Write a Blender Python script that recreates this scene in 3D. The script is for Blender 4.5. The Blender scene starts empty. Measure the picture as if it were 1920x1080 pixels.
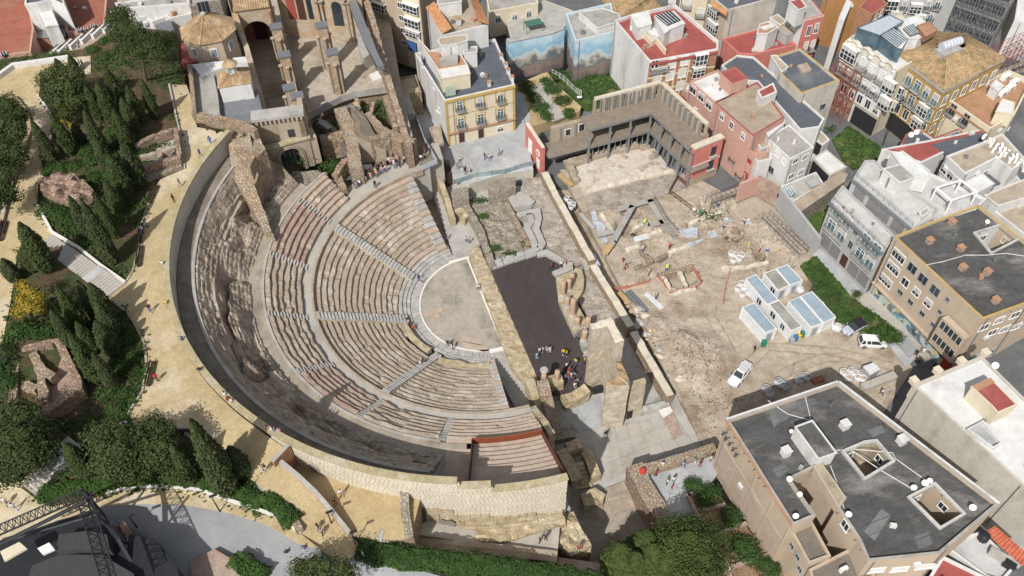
import bpy,math,random
from mathutils import Vector,noise,geometry
random.seed(7)
S=bpy.context.scene
COL=S.collection
# ---------------------------------------------------------------- camera
F,TILT,ROLL,HC=1650.0,math.atan(1400/1650.0),math.radians(1.02),116.0
cam_d=bpy.data.cameras.new('camera');cam=bpy.data.objects.new('camera',cam_d);COL.objects.link(cam)
cam_d.sensor_width=36.0;cam_d.lens=36.0*F/1920.0;cam_d.clip_start=1.0;cam_d.clip_end=6000.0
cam.location=(0,0,HC);cam.rotation_mode='XYZ'
from mathutils import Matrix
cam.matrix_world=Matrix.Translation((0,0,HC))@Matrix.Rotation(TILT,4,'X')@Matrix.Rotation(-ROLL,4,'Z')
S.camera=cam
S.render.resolution_x,S.render.resolution_y=1024,576
# ---------------------------------------------------------------- light
SUN_EL,SUN_AZ=math.radians(47),math.radians(245) # where the sun stands
w=bpy.data.worlds.new('World');S.world=w;w.use_nodes=True
nt=w.node_tree;nt.nodes.clear()
sky=nt.nodes.new('ShaderNodeTexSky');sky.sky_type='NISHITA';sky.sun_disc=False
sky.sun_elevation=SUN_EL;sky.sun_rotation=math.radians(205);sky.air_density=1.0;sky.dust_density=2.0
bg=nt.nodes.new('ShaderNodeBackground');bg.inputs['Strength'].default_value=0.11
wo=nt.nodes.new('ShaderNodeOutputWorld')
hs=nt.nodes.new('ShaderNodeHueSaturation');hs.inputs['Saturation'].default_value=0.32 # thin cloud: a paler sky than clear blue
nt.links.new(sky.outputs[0],hs.inputs['Color']);nt.links.new(hs.outputs[0],bg.inputs['Color']);nt.links.new(bg.outputs[0],wo.inputs[0])
sl=bpy.data.lights.new('sun','SUN');sl.energy=4.2;sl.angle=math.radians(0.5);sl.color=(1.0,0.96,0.90)
so=bpy.data.objects.new('sun',sl);COL.objects.link(so)
sd=Vector((math.cos(SUN_EL)*math.cos(SUN_AZ),math.cos(SUN_EL)*math.sin(SUN_AZ),math.sin(SUN_EL)))
so.rotation_euler=sd.to_track_quat('Z','Y').to_euler();so.location=sd*300
S.view_settings.view_transform='Standard';S.view_settings.look='None'
S.view_settings.gamma=1.0;S.view_settings.use_curve_mapping=False
S.view_settings.exposure=0.17
S.render.engine='CYCLES'
S.cycles.max_bounces=5;S.cycles.diffuse_bounces=3
# ---------------------------------------------------------------- pixel of the photograph -> point at height z
_cr,_sr,_ct,_st=math.cos(ROLL),math.sin(ROLL),math.cos(TILT),math.sin(TILT)
def P(u,v,z=0.0):
 dx,dy=u-960.0,v-540.0
 x=(_cr*dx-_sr*dy)/F;y=-(_sr*dx+_cr*dy)/F
 rx,ry,rz=x,_st+y*_ct,-_ct+y*_st
 t=(z-HC)/rz
 return Vector((rx*t,ry*t,z))
def proj(p):
 dz=p[2]-HC;fx=p[0];fy=p[1]*_ct+dz*_st;fz=p[1]*_st-dz*_ct
 X,Y=F*fx/fz,-F*fy/fz
 return 960+_cr*X+_sr*Y,540-_sr*X+_cr*Y
def rise(b,top):
 """height of the upright thing standing on point b whose top is seen at pixel top"""
 best=(1e9,1)
 for k in range(1,400):
  h=k*0.1;u,v=proj((b[0],b[1],b[2]+h));d=(u-top[0])**2+(v-top[1])**2
  if d<best[0]:best=(d,h)
 return best[1]
N3=noise.noise
def fbm(x,y,z=0.0,o=4):
 s,a=0.0,1.0
 for i in range(o):
  s+=a*N3(Vector((x,y,z+7.3*i)));x*=2.1;y*=2.1;z*=2.1;a*=0.5
 return s
def lerp(a,b,t):return a+(b-a)*t
def cl(x,a=0.0,b=1.0):return max(a,min(b,x))
# ---------------------------------------------------------------- materials
MATS={}
def mat(name,c1,c2=None,sc=0.6,rough=0.9,bump=0.0,bsc=6.0,c3=None,sc3=0.15,t3=(0.5,0.7),stretch=None,spec=0.25,metal=0.0,det=6.0,speck=0.06):
 """two earthy tones mixed by fractal noise, an optional third tone in larger patches, and a noise bump; coordinates are world metres"""
 m=bpy.data.materials.new(name);m.use_nodes=True;n=m.node_tree;n.nodes.clear();L=n.links
 out=n.nodes.new('ShaderNodeOutputMaterial');b=n.nodes.new('ShaderNodeBsdfPrincipled');L.new(b.outputs[0],out.inputs[0])
 b.inputs['Roughness'].default_value=rough;b.inputs['Specular IOR Level'].default_value=spec;b.inputs['Metallic'].default_value=metal
 g=n.nodes.new('ShaderNodeNewGeometry');src=g.outputs['Position']
 if stretch:
  mp=n.nodes.new('ShaderNodeMapping');mp.inputs['Scale'].default_value=stretch;L.new(src,mp.inputs['Vector']);src2=mp.outputs[0]
 else:src2=src
 def ns(scale,detail,vec=src,r=0.6):
  t=n.nodes.new('ShaderNodeTexNoise');t.inputs['Scale'].default_value=scale;t.inputs['Detail'].default_value=detail
  t.inputs['Roughness'].default_value=r;L.new(vec,t.inputs['Vector']);return t.outputs['Fac']
 def ramp(fac,a,bb):
  r=n.nodes.new('ShaderNodeMapRange');r.inputs['From Min'].default_value=a;r.inputs['From Max'].default_value=bb
  r.clamp=True;L.new(fac,r.inputs['Value']);return r.outputs[0]
 def mix(f,a,bb,mode='MIX'):
  x=n.nodes.new('ShaderNodeMix');x.data_type='RGBA';x.blend_type=mode
  if isinstance(f,float):x.inputs[0].default_value=f
  else:L.new(f,x.inputs[0])
  for s,i in((a,6),(bb,7)):
   if isinstance(s,tuple):x.inputs[i].default_value=(*s[:3],1)
   else:L.new(s,x.inputs[i])
  return x.outputs[2]
 c=c1
 if c2 is None:c2=tuple(k*0.8 for k in c1)
 c=mix(ramp(ns(sc,det,src2),0.36,0.64),c1,c2)
 if c3:c=mix(ramp(ns(sc3,5.0,src2),*t3),c,c3)
 if speck:
  v=n.nodes.new('ShaderNodeTexNoise');v.inputs['Scale'].default_value=5.0;v.inputs['Detail'].default_value=3.0;L.new(src,v.inputs['Vector'])
  f=ramp(v.outputs['Fac'],0.3,0.7)
  k0=1.0-speck*1.25;k1=1.0+speck*0.9
  mc=mix(f,(k0,k0,k0),(k1,k1,k1));c=mix(1.0,c,mc,'MULTIPLY')
  f2=ramp(ns(1.1,4.0),0.33,0.67);k0=1.0-speck*0.8;k1=1.0+speck*0.5 # stains about a metre across
  c=mix(1.0,c,mix(f2,(k0,k0,k0),(k1,k1,k1)),'MULTIPLY')
 L.new(c,b.inputs['Base Color'])if not isinstance(c,tuple)else None
 if bump:
  bp=n.nodes.new('ShaderNodeBump');bp.inputs['Strength'].default_value=0.9;bp.inputs['Distance'].default_value=bump
  L.new(ns(bsc,5.0),bp.inputs['Height']);L.new(bp.outputs[0],b.inputs['Normal'])
 MATS[name]=m;return m
def plain(name,c,rough=0.7,metal=0.0,spec=0.3):return mat(name,c,tuple(k*0.86 for k in c),sc=1.5,rough=rough,metal=metal,spec=spec)
def rubble(name,c1,c2,joint,sc=2.6,bump=0.06,c3=None):
 """masonry of small irregular stones: voronoi cells with tinted stones and darker joints"""
 m=bpy.data.materials.new(name);m.use_nodes=True;n=m.node_tree;n.nodes.clear();L=n.links
 out=n.nodes.new('ShaderNodeOutputMaterial');b=n.nodes.new('ShaderNodeBsdfPrincipled');L.new(b.outputs[0],out.inputs[0]);b.inputs['Roughness'].default_value=0.93
 b.inputs['Specular IOR Level'].default_value=0.15
 g=n.nodes.new('ShaderNodeNewGeometry')
 wv=n.nodes.new('ShaderNodeTexNoise');wv.inputs['Scale'].default_value=1.7;L.new(g.outputs['Position'],wv.inputs['Vector'])
 ad=n.nodes.new('ShaderNodeVectorMath');ad.operation='MULTIPLY_ADD';ad.inputs[1].default_value=(0.35,)*3
 L.new(wv.outputs['Color'],ad.inputs[0]);L.new(g.outputs['Position'],ad.inputs[2])
 v=n.nodes.new('ShaderNodeTexVoronoi');v.inputs['Scale'].default_value=sc;L.new(ad.outputs[0],v.inputs['Vector'])
 e=n.nodes.new('ShaderNodeTexVoronoi');e.feature='DISTANCE_TO_EDGE';e.inputs['Scale'].default_value=sc;L.new(ad.outputs[0],e.inputs['Vector'])
 sp=n.nodes.new('ShaderNodeSeparateColor');L.new(v.outputs['Color'],sp.inputs[0])
 def mix(f,a,bb):
  x=n.nodes.new('ShaderNodeMix');x.data_type='RGBA';L.new(f,x.inputs[0])
  for s,i in((a,6),(bb,7)):
   if isinstance(s,tuple):x.inputs[i].default_value=(*s,1)
   else:L.new(s,x.inputs[i])
  return x.outputs[2]
 c=mix(sp.outputs[0],c1,c2)
 if c3:
  t=n.nodes.new('ShaderNodeTexNoise');t.inputs['Scale'].default_value=0.35;t.inputs['Detail'].default_value=6;L.new(g.outputs['Position'],t.inputs['Vector'])
  r=n.nodes.new('ShaderNodeMapRange');r.inputs['From Min'].default_value=0.48;r.inputs['From Max'].default_value=0.62;L.new(t.outputs['Fac'],r.inputs['Value'])
  c=mix(r.outputs[0],c,c3)
 r=n.nodes.new('ShaderNodeMapRange');r.inputs['From Min'].default_value=0.0;r.inputs['From Max'].default_value=0.09;L.new(e.outputs['Distance'],r.inputs['Value'])
 c=mix(r.outputs[0],joint,c);L.new(c,b.inputs['Base Color'])
 bp=n.nodes.new('ShaderNodeBump');bp.inputs['Strength'].default_value=1.0;bp.inputs['Distance'].default_value=bump
 L.new(r.outputs[0],bp.inputs['Height']);L.new(bp.outputs[0],b.inputs['Normal'])
 MATS[name]=m;return m
def leafmat(name,c1,c2):
 """leaf tone varies per instance-free position; a little light passes through the leaves"""
 m=mat(name,c1,c2,sc=1.3,rough=0.75,spec=0.2,det=3.0);return m
def glass(name,c,rough=0.12):return mat(name,c,tuple(k*0.6 for k in c),sc=0.4,rough=rough,spec=0.6)

M=MATS
mat('sand',(.46,.37,.22),(.39,.305,.17),sc=.22,c3=(.54,.465,.34),sc3=.075,t3=(.48,.60),bump=.01,bsc=9,speck=.15)
mat('sand_plain',(.44,.35,.20),(.38,.29,.155),sc=.3,c3=(.31,.235,.125),sc3=.12,t3=(.52,.7),bump=.015,bsc=7,speck=.12)
mat('soil',(.13,.085,.052),(.085,.06,.036),sc=.5,c3=(.055,.07,.025),sc3=.22,t3=(.46,.58),bump=.08,bsc=3,speck=.25)
mat('dig_earth',(.42,.36,.29),(.345,.29,.225),sc=.22,c3=(.23,.17,.12),sc3=.10,t3=(.52,.64),bump=.06,bsc=3,speck=.16)
mat('dig_brown',(.21,.135,.08),(.27,.18,.11),sc=.4,bump=.06,bsc=3,speck=.25)
mat('gravel',(.40,.36,.31),(.31,.275,.235),sc=3.0,bump=.05,bsc=9,speck=.3,c3=(.24,.20,.15),sc3=.3,t3=(.5,.66))
mat('pavers',(.36,.37,.38),(.29,.30,.31),sc=.35,c3=(.45,.45,.45),sc3=.1,t3=(.5,.66),speck=.08)
mat('asphalt',(.13,.135,.14),(.10,.105,.11),sc=.3,speck=.1,c3=(.19,.19,.19),sc3=.08)
mat('road_grey',(.27,.275,.285),(.23,.235,.245),sc=.18,c3=(.34,.34,.345),sc3=.06,t3=(.5,.65),speck=.06)
mat('concrete',(.40,.385,.36),(.33,.315,.29),sc=.4,c3=(.24,.225,.20),sc3=.25,t3=(.55,.75),bump=.01,speck=.1)
mat('concrete_dark',(.245,.205,.165),(.18,.15,.12),sc=.5,c3=(.26,.24,.21),sc3=.22,t3=(.48,.66),bump=.01,speck=.2)
mat('church_floor',(.42,.37,.30),(.35,.305,.245),sc=.25,c3=(.25,.21,.15),sc3=.14,t3=(.53,.68),speck=.2,bump=.03)
mat('walk_concrete',(.40,.375,.335),(.35,.325,.285),sc=.3,c3=(.30,.275,.235),sc3=.2,t3=(.5,.7),speck=.08)
mat('seat_stone',(.39,.325,.255),(.29,.235,.18),sc=1.1,c3=(.44,.39,.325),sc3=.35,t3=(.5,.65),bump=.05,bsc=5,speck=.22)
mat('seat_pink',(.35,.245,.205),(.29,.20,.165),sc=.8,c3=(.37,.295,.235),sc3=.35,t3=(.42,.6),bump=.05,bsc=5,speck=.2)
mat('slab_stone',(.42,.335,.27),(.37,.29,.225),sc=.7,c3=(.44,.37,.31),sc3=.5,speck=.1)
mat('bedrock',(.39,.33,.265),(.25,.20,.155),sc=.8,c3=(.45,.39,.315),sc3=.3,t3=(.5,.66),bump=.12,bsc=3,speck=.3)
mat('bedrock_red',(.25,.18,.14),(.33,.26,.21),sc=.8,bump=.12,bsc=3,speck=.3)
mat('walk_brown',(.345,.305,.25),(.285,.245,.195),sc=.4,c3=(.22,.18,.14),sc3=.25,t3=(.52,.68),speck=.16)
mat('marble',(.39,.38,.36),(.30,.29,.27),sc=.9,c3=(.47,.45,.41),sc3=.6,speck=.16)
mat('white_edge',(.66,.64,.60),(.58,.56,.52),sc=1.0)
mat('orchestra',(.37,.335,.29),(.31,.28,.24),sc=.35,c3=(.19,.18,.135),sc3=.18,t3=(.52,.68),speck=.14)
mat('ashlar',(.56,.505,.41),(.50,.445,.35),sc=.6,c3=(.60,.555,.47),sc3=.3,bump=.02,speck=.1)
mat('ashlar_cap',(.40,.335,.205),(.34,.29,.17),sc=.8,c3=(.44,.40,.33),sc3=.5,speck=.14)
mat('ashlar_yellow',(.44,.365,.24),(.35,.28,.175),sc=.9,c3=(.48,.43,.33),sc3=.4,bump=.08,bsc=4,speck=.28)
mat('plaster_old',(.37,.315,.245),(.30,.25,.185),sc=.35,c3=(.25,.20,.145),sc3=.5,t3=(.56,.7),stretch=(1,1,.35),speck=.08)
mat('plaster_ochre',(.42,.29,.185),(.36,.28,.20),sc=.5,c3=(.42,.36,.28),sc3=.4,t3=(.45,.6),bump=.05,bsc=4,speck=.16)
mat('stage_floor',(.058,.048,.047),(.048,.040,.040),sc=.25,c3=(.075,.064,.060),sc3=.12,t3=(.5,.7),stretch=(1,.3,1),speck=.14,rough=.75)
rubble('rubble_wall',(.39,.30,.215),(.25,.185,.13),(.17,.125,.09),sc=2.2,c3=(.33,.28,.22))
rubble('rubble_pink',(.36,.265,.20),(.24,.165,.125),(.17,.12,.09),sc=2.0)
rubble('rubble_grey',(.36,.32,.275),(.25,.215,.175),(.15,.13,.105),sc=2.0,c3=(.28,.25,.19))
mat('tower_stone',(.50,.435,.345),(.42,.36,.275),sc=1.2,c3=(.54,.48,.39),sc3=.4,bump=.05,bsc=5,speck=.22)
mat('roof_dark',(.098,.096,.094),(.068,.067,.066),sc=.35,c3=(.20,.19,.18),sc3=.2,t3=(.53,.68),stretch=(.6,1.3,1),speck=.2,rough=.8)
mat('roof_blue',(.105,.115,.135),(.085,.095,.11),sc=.3,c3=(.16,.165,.175),sc3=.2,t3=(.55,.7),speck=.08)
mat('roof_red',(.31,.085,.075),(.26,.07,.062),sc=.4,c3=(.40,.14,.115),sc3=.2,t3=(.55,.75),speck=.08)
mat('roof_brick',(.32,.115,.078),(.265,.095,.065),sc=.4,c3=(.30,.15,.10),sc3=.25,t3=(.52,.7),speck=.1)
mat('roof_grey',(.36,.345,.32),(.29,.275,.25),sc=.4,c3=(.22,.205,.18),sc3=.3,t3=(.55,.72),speck=.12)
mat('roof_brown',(.19,.165,.14),(.15,.13,.11),sc=.6,speck=.12)
mat('roof_tan',(.40,.335,.265),(.34,.28,.215),sc=.5,c3=(.28,.23,.175),sc3=.3,speck=.1)
mat('roof_white',(.62,.62,.61),(.53,.53,.52),sc=.5,c3=(.42,.41,.39),sc3=.3,t3=(.58,.75),speck=.05)
mat('roof_pale',(.50,.495,.48),(.43,.425,.41),sc=.4,c3=(.33,.32,.30),sc3=.25,t3=(.52,.7),speck=.1)
mat('roof_terracotta',(.40,.23,.14),(.33,.19,.115),sc=.4,speck=.1)
mat('tile',(.40,.28,.165),(.29,.195,.11),sc=2.2,c3=(.44,.35,.235),sc3=.7,t3=(.5,.65),speck=.3)
mat('tile_old',(.30,.205,.12),(.38,.27,.15),sc=1.8,c3=(.22,.18,.09),sc3=.5,t3=(.5,.65),speck=.3)
mat('tile_orange',(.45,.24,.12),(.38,.19,.09),sc=1.8,speck=.25)
mat('tile_red',(.43,.13,.075),(.36,.10,.06),sc=1.8,speck=.2)
mat('white_wall',(.60,.595,.58),(.535,.53,.515),sc=.4,c3=(.40,.385,.36),sc3=.45,t3=(.54,.72),stretch=(1,1,.22),speck=.08)
mat('cream_wall',(.61,.545,.42),(.56,.495,.37),sc=.35,c3=(.52,.44,.29),sc3=.3,t3=(.6,.8),stretch=(1,1,.3))
mat('beige_wall',(.44,.36,.275),(.395,.32,.24),sc=.4,c3=(.32,.255,.19),sc3=.3,t3=(.58,.8),stretch=(1,1,.3))
mat('ochre_wall',(.38,.26,.10),(.33,.22,.08),sc=.4,c3=(.34,.21,.07),sc3=.4,t3=(.55,.75),stretch=(1,1,.3))
mat('ochre_trim',(.47,.33,.11),None)
mat('orange_wall',(.34,.18,.075),(.29,.15,.06),sc=.4,c3=(.28,.13,.05),sc3=.3,stretch=(1,1,.3))
mat('pink_wall',(.52,.19,.16),(.47,.165,.14),sc=.5,c3=(.45,.22,.18),sc3=.3,t3=(.58,.8))
mat('salmon_wall',(.49,.30,.245),(.45,.27,.215),sc=.5,c3=(.38,.25,.19),sc3=.3,t3=(.55,.75),stretch=(1,1,.3),speck=.08)
mat('red_wall',(.33,.05,.04),(.29,.045,.036),sc=.5)
mat('brick_wall',(.35,.19,.115),(.31,.165,.10),sc=1.0,speck=.12)
mat('grey_wall',(.385,.39,.385),(.34,.345,.34),sc=.4,c3=(.29,.29,.28),sc3=.3,t3=(.58,.8),stretch=(1,1,.3))
mat('render_wall',(.50,.475,.42),(.43,.405,.35),sc=.3,c3=(.35,.325,.275),sc3=.35,t3=(.5,.7),stretch=(1,1,.4),speck=.08)
plain('white_paint',(.76,.75,.73));plain('grey_paint',(.33,.34,.35));plain('dark_paint',(.05,.05,.052));plain('steel',(.30,.31,.33),rough=.45,metal=.6)
plain('gallery_steel',(.23,.235,.24),rough=.6)
mat('gallery_floor',(.235,.195,.155),(.20,.165,.13),sc=.8,speck=.12)
plain('wood_dark',(.055,.035,.025));plain('wood',(.24,.145,.075));plain('timber',(.46,.32,.16));plain('rust',(.24,.065,.03));plain('rust_dark',(.12,.05,.035))
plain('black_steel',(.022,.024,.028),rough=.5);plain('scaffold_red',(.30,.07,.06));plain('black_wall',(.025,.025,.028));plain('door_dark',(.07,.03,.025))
plain('blind',(.62,.62,.60));plain('blind_grey',(.48,.47,.45));plain('shutter_grey',(.20,.195,.20));plain('green_cloth',(.06,.16,.11));plain('blue_cloth',(.05,.12,.30));plain('plastic_white',(.62,.63,.64),rough=.5)
plain('sheet_plastic',(.44,.48,.53),rough=.4);mat('rut',(.355,.29,.22),(.29,.23,.17),sc=1.0,speck=.2);plain('orange_net',(.44,.17,.12));plain('yellow_plastic',(.62,.40,.03));plain('blue_plastic',(.03,.16,.38));plain('green_plastic',(.02,.19,.12))
plain('hazard_red',(.48,.05,.03));plain('paint_pale_green',(.34,.42,.34))
glass('glass_dark',(.035,.045,.055));glass('glass_blue',(.10,.16,.19));glass('glass_pale',(.30,.36,.39));glass('rail_glass',(.30,.38,.40),.2)
leafmat('leaf_cypress',(.030,.042,.016),(.060,.076,.028));leafmat('leaf_dark',(.028,.044,.013),(.056,.076,.022));leafmat('leaf_olive',(.066,.082,.026),(.034,.050,.015))
leafmat('leaf_bright',(.048,.090,.019),(.030,.062,.014));leafmat('leaf_pine',(.060,.084,.020),(.032,.050,.013));leafmat('leaf_yellow',(.38,.25,.03),(.14,.13,.02));leafmat('leaf_hedge',(.045,.085,.020),(.026,.058,.014))
mat('grass',(.075,.125,.032),(.052,.09,.022),sc=.8,c3=(.20,.17,.075),sc3=.2,t3=(.52,.66),bump=.08,bsc=5,speck=.3)
mat('bark',(.15,.115,.085),(.10,.075,.055),sc=3,bump=.03)
# ---------------------------------------------------------------- geometry helpers
class MB:
 def __init__(s):s.v=[];s.f=[];s.m=[]
 def poly(s,pts,mi=0):
  i=len(s.v);s.v+=[tuple(p)for p in pts];s.f.append(tuple(range(i,i+len(pts))));s.m.append(mi)
 def frame(s,o,ux,uy,uz,mi=0,faces='xXyYzZ'):
  """box spanned by three edge vectors from corner o"""
  o,ux,uy,uz=Vector(o),Vector(ux),Vector(uy),Vector(uz)
  if ux.cross(uy).dot(uz)<0:o=o+ux;ux=-ux
  i=len(s.v)
  s.v+=[tuple(o+ux*a+uy*b+uz*c)for c in(0,1)for b in(0,1)for a in(0,1)]
  q={'x':(0,4,6,2),'X':(1,3,7,5),'y':(0,1,5,4),'Y':(2,6,7,3),'z':(0,2,3,1),'Z':(4,5,7,6)}
  for k in faces:s.f.append(tuple(i+j for j in q[k]));s.m.append(mi)
 def box(s,c,d,rz=0.0,mi=0,faces='xXyYzZ'):
  """box centred on c in plan, standing on c.z, size d, turned by rz"""
  a,b=math.cos(rz),math.sin(rz);ux=Vector((a,b,0))*d[0];uy=Vector((-b,a,0))*d[1]
  s.frame(Vector(c)-ux/2-uy/2,ux,uy,(0,0,d[2]),mi,faces)
 def prism(s,poly,z0,z1,mi=0,mt=None,bottom=False,top=True):
  poly=[(p[0],p[1])for p in poly]
  if area(poly)<0:poly=poly[::-1]
  n=len(poly)
  z0s=z0 if isinstance(z0,(list,tuple))else[z0]*n;z1s=z1 if isinstance(z1,(list,tuple))else[z1]*n
  for i in range(n):
   j=(i+1)%n
   s.poly([(*poly[i],z0s[i]),(*poly[j],z0s[j]),(*poly[j],z1s[j]),(*poly[i],z1s[i])],mi)
  if top:s.poly([(*p,z)for p,z in zip(poly,z1s)],mi if mt is None else mt)
  if bottom:s.poly([(*p,z)for p,z in zip(poly,z0s)][::-1],mi)
 def wall(s,pts,t,z0,z1,mi=0,mt=None,closed=False):
  """wall of thickness t along a polyline, mitred; z0/z1 numbers or one per point"""
  pts=[Vector((p[0],p[1]))for p in pts];n=len(pts)
  z0s=z0 if isinstance(z0,(list,tuple))else[z0]*n;z1s=z1 if isinstance(z1,(list,tuple))else[z1]*n
  A,B=[],[]
  for i in range(n):
   a=pts[i-1]if(i>0 or closed)else None;b=pts[(i+1)%n]if(i<n-1 or closed)else None
   d1=(pts[i]-a).normalized()if a is not None else None;d2=(b-pts[i]).normalized()if b is not None else None
   if d1 is None:d1=d2
   if d2 is None:d2=d1
   nn=Vector((-(d1.y+d2.y),d1.x+d2.x));nn=nn.normalized()if nn.length>1e-6 else Vector((-d1.y,d1.x))
   k=1/max(.4,nn.dot(Vector((-d1.y,d1.x))))
   A.append(pts[i]+nn*(t/2*k));B.append(pts[i]-nn*(t/2*k))
  mt=mi if mt is None else mt
  for i in range(n if closed else n-1):
   j=(i+1)%n
   s.poly([(*B[i],z0s[i]),(*B[j],z0s[j]),(*B[j],z1s[j]),(*B[i],z1s[i])],mi)
   s.poly([(*A[j],z0s[j]),(*A[i],z0s[i]),(*A[i],z1s[i]),(*A[j],z1s[j])],mi)
   s.poly([(*B[i],z1s[i]),(*B[j],z1s[j]),(*A[j],z1s[j]),(*A[i],z1s[i])],mt)
  if not closed:
   s.poly([(*A[0],z0s[0]),(*B[0],z0s[0]),(*B[0],z1s[0]),(*A[0],z1s[0])],mi)
   s.poly([(*B[-1],z0s[-1]),(*A[-1],z0s[-1]),(*A[-1],z1s[-1]),(*B[-1],z1s[-1])],mi)
 def tube(s,p,q,r,n=6,mi=0,r2=None,cap=True):
  p,q=Vector(p),Vector(q);d=(q-p)
  if d.length<1e-6:return
  d.normalize();a=d.orthogonal().normalized();b=d.cross(a);r2=r if r2 is None else r2;i=len(s.v)
  for c,rr in((p,r),(q,r2)):
   s.v+=[tuple(c+(a*math.cos(2*math.pi*k/n)+b*math.sin(2*math.pi*k/n))*rr)for k in range(n)]
  for k in range(n):
   l=(k+1)%n;s.f.append((i+k,i+l,i+n+l,i+n+k));s.m.append(mi)
  if cap:
   s.f.append(tuple(i+n+k for k in range(n)));s.m.append(mi);s.f.append(tuple(i+n-1-k for k in range(n)));s.m.append(mi)
 def path(s,pts,r,n=6,mi=0):
  for a,b in zip(pts,pts[1:]):s.tube(a,b,r,n,mi)
 def lathe(s,c,prof,n=12,mi=0):
  i=len(s.v)
  for r,z in prof:s.v+=[(c[0]+r*math.cos(2*math.pi*k/n),c[1]+r*math.sin(2*math.pi*k/n),c[2]+z)for k in range(n)]
  for j in range(len(prof)-1):
   for k in range(n):
    l=(k+1)%n;s.f.append((i+j*n+k,i+j*n+l,i+j*n+n+l,i+j*n+n+k));s.m.append(mi)
  s.f.append(tuple(i+(len(prof)-1)*n+k for k in range(n)));s.m.append(mi)
 def mesh(s,name,mats,smooth=False):
  me=bpy.data.meshes.new(name);me.from_pydata(s.v,[],s.f)
  for m in mats:me.materials.append(M[m]if isinstance(m,str)else m)
  if len(mats)>1:me.polygons.foreach_set('material_index',s.m)
  if smooth:me.polygons.foreach_set('use_smooth',[True]*len(me.polygons))
  me.update();return me
 def build(s,name,mats,parent=None,smooth=False):
  if isinstance(mats,str):mats=[mats]
  if parent is not None:
   o=parent.location
   if parent.parent is not None:o=o+parent.parent.location
   s.v=[(a-o.x,b-o.y,c-o.z)for a,b,c in s.v]
  return link(name,s.mesh(name,mats,smooth),parent)
def area(p):return sum(p[i-1][0]*p[i][1]-p[i][0]*p[i-1][1]for i in range(len(p)))/2
def link(name,me,parent=None,loc=None,rz=0.0):
 o=bpy.data.objects.new(name,me);COL.objects.link(o)
 if parent is not None:o.parent=parent
 if loc is not None:o.location=loc
 if rz:o.rotation_euler.z=rz
 return o
def tag(o,label=None,cat=None,group=None,kind=None):
 if label:o['label']=label
 if cat:o['category']=cat
 if group:o['group']=group
 if kind:o['kind']=kind
 return o
def thing(name,label,cat,loc=(0,0,0),group=None,rz=0.0):
 o=bpy.data.objects.new(name,None);COL.objects.link(o);o.location=loc;o.rotation_euler.z=rz;o.empty_display_size=.5
 return tag(o,label,cat,group)
def copy_tree(o,parent=None):
 c=o.copy();COL.objects.link(c)
 if parent is not None:c.parent=parent
 for ch in list(o.children):copy_tree(ch,c)
 return c
def inside(p,poly):
 x,y=p;r=False;j=len(poly)-1
 for i in range(len(poly)):
  if(poly[i][1]>y)!=(poly[j][1]>y)and x<(poly[j][0]-poly[i][0])*(y-poly[i][1])/(poly[j][1]-poly[i][1])+poly[i][0]:r=not r
  j=i
 return r
def sheet(name,poly,zf,m,lift=0.0,grid=2.0,skirt=3.0,amp=0.0,asc=.4,kind='structure',ms=None,holes=()):
 """ground surface over a world polygon: height zf(x,y), filled on a grid, with a skirt going down"""
 if area(poly)<0:poly=poly[::-1]
 b=[]
 for i in range(len(poly)):
  p,q=Vector(poly[i-1][:2]),Vector(poly[i][:2]);n=max(1,int((q-p).length/grid))
  b+=[p.lerp(q,k/n)for k in range(n)]
 nb=len(b);bp=[(v.x,v.y)for v in b]
 xs=[p[0]for p in bp];ys=[p[1]for p in bp];pts=list(b)
 x=min(xs)
 while x<max(xs):
  y=min(ys)
  while y<max(ys):
   q=(x+grid*.3*random.uniform(-1,1),y+grid*.3*random.uniform(-1,1))
   if inside(q,bp)and not any(inside(q,h)for h in holes):pts.append(Vector(q))
   y+=grid
  x+=grid
 e=[(i,(i+1)%nb)for i in range(nb)]
 vs,_,fs,*_=geometry.delaunay_2d_cdt(pts,e,[],1,1e-4)
 mb=MB();zz=[]
 for i,v in enumerate(vs):
  z=zf(v.x,v.y)+lift
  if amp and i>=nb:z+=amp*fbm(v.x*asc,v.y*asc,3.1)
  mb.v.append((v.x,v.y,z));zz.append(z)
 for f in fs:
  if holes:
   c=(sum(vs[i].x for i in f)/3,sum(vs[i].y for i in f)/3)
   if any(inside(c,h)for h in holes):continue
  mb.f.append(tuple(f));mb.m.append(0)
 if skirt:
  for i in range(nb):
   p,q=b[i],b[(i+1)%nb];zp,zq=zf(p.x,p.y)+lift,zf(q.x,q.y)+lift
   mb.poly([(p.x,p.y,zp-skirt),(q.x,q.y,zq-skirt),(q.x,q.y,zq),(p.x,p.y,zp)],1)
 o=mb.build(name,[m,ms or m]);tag(o,kind=kind)
 return o
def px(pts,z):return[P(u,v,z)for u,v in pts]
def pz(pts,zf):
 """pixels -> points on a height function"""
 r=[]
 for u,v in pts:
  z=zf(0,0)if False else 10.0
  for k in range(12):p=P(u,v,z);z=zf(p.x,p.y)
  r.append(P(u,v,z))
 return r
def rough_grid(mb,o,ux,uy,nrm,nx,ny,amp,sc=.8,seed=0.0,mi=0,edge=True):
 """a displaced rectangular patch: o + ux*s + uy*t pushed along nrm by noise"""
 o,ux,uy,nrm=Vector(o),Vector(ux),Vector(uy),Vector(nrm);i=len(mb.v)
 for b in range(ny+1):
  for a in range(nx+1):
   p=o+ux*(a/nx)+uy*(b/ny);d=fbm(p.x*sc+seed,p.y*sc,p.z*sc,3)*amp
   mb.v.append(tuple(p+nrm*d))
 for b in range(ny):
  for a in range(nx):
   k=i+b*(nx+1)+a;mb.f.append((k,k+1,k+nx+2,k+nx+1));mb.m.append(mi)
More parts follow.
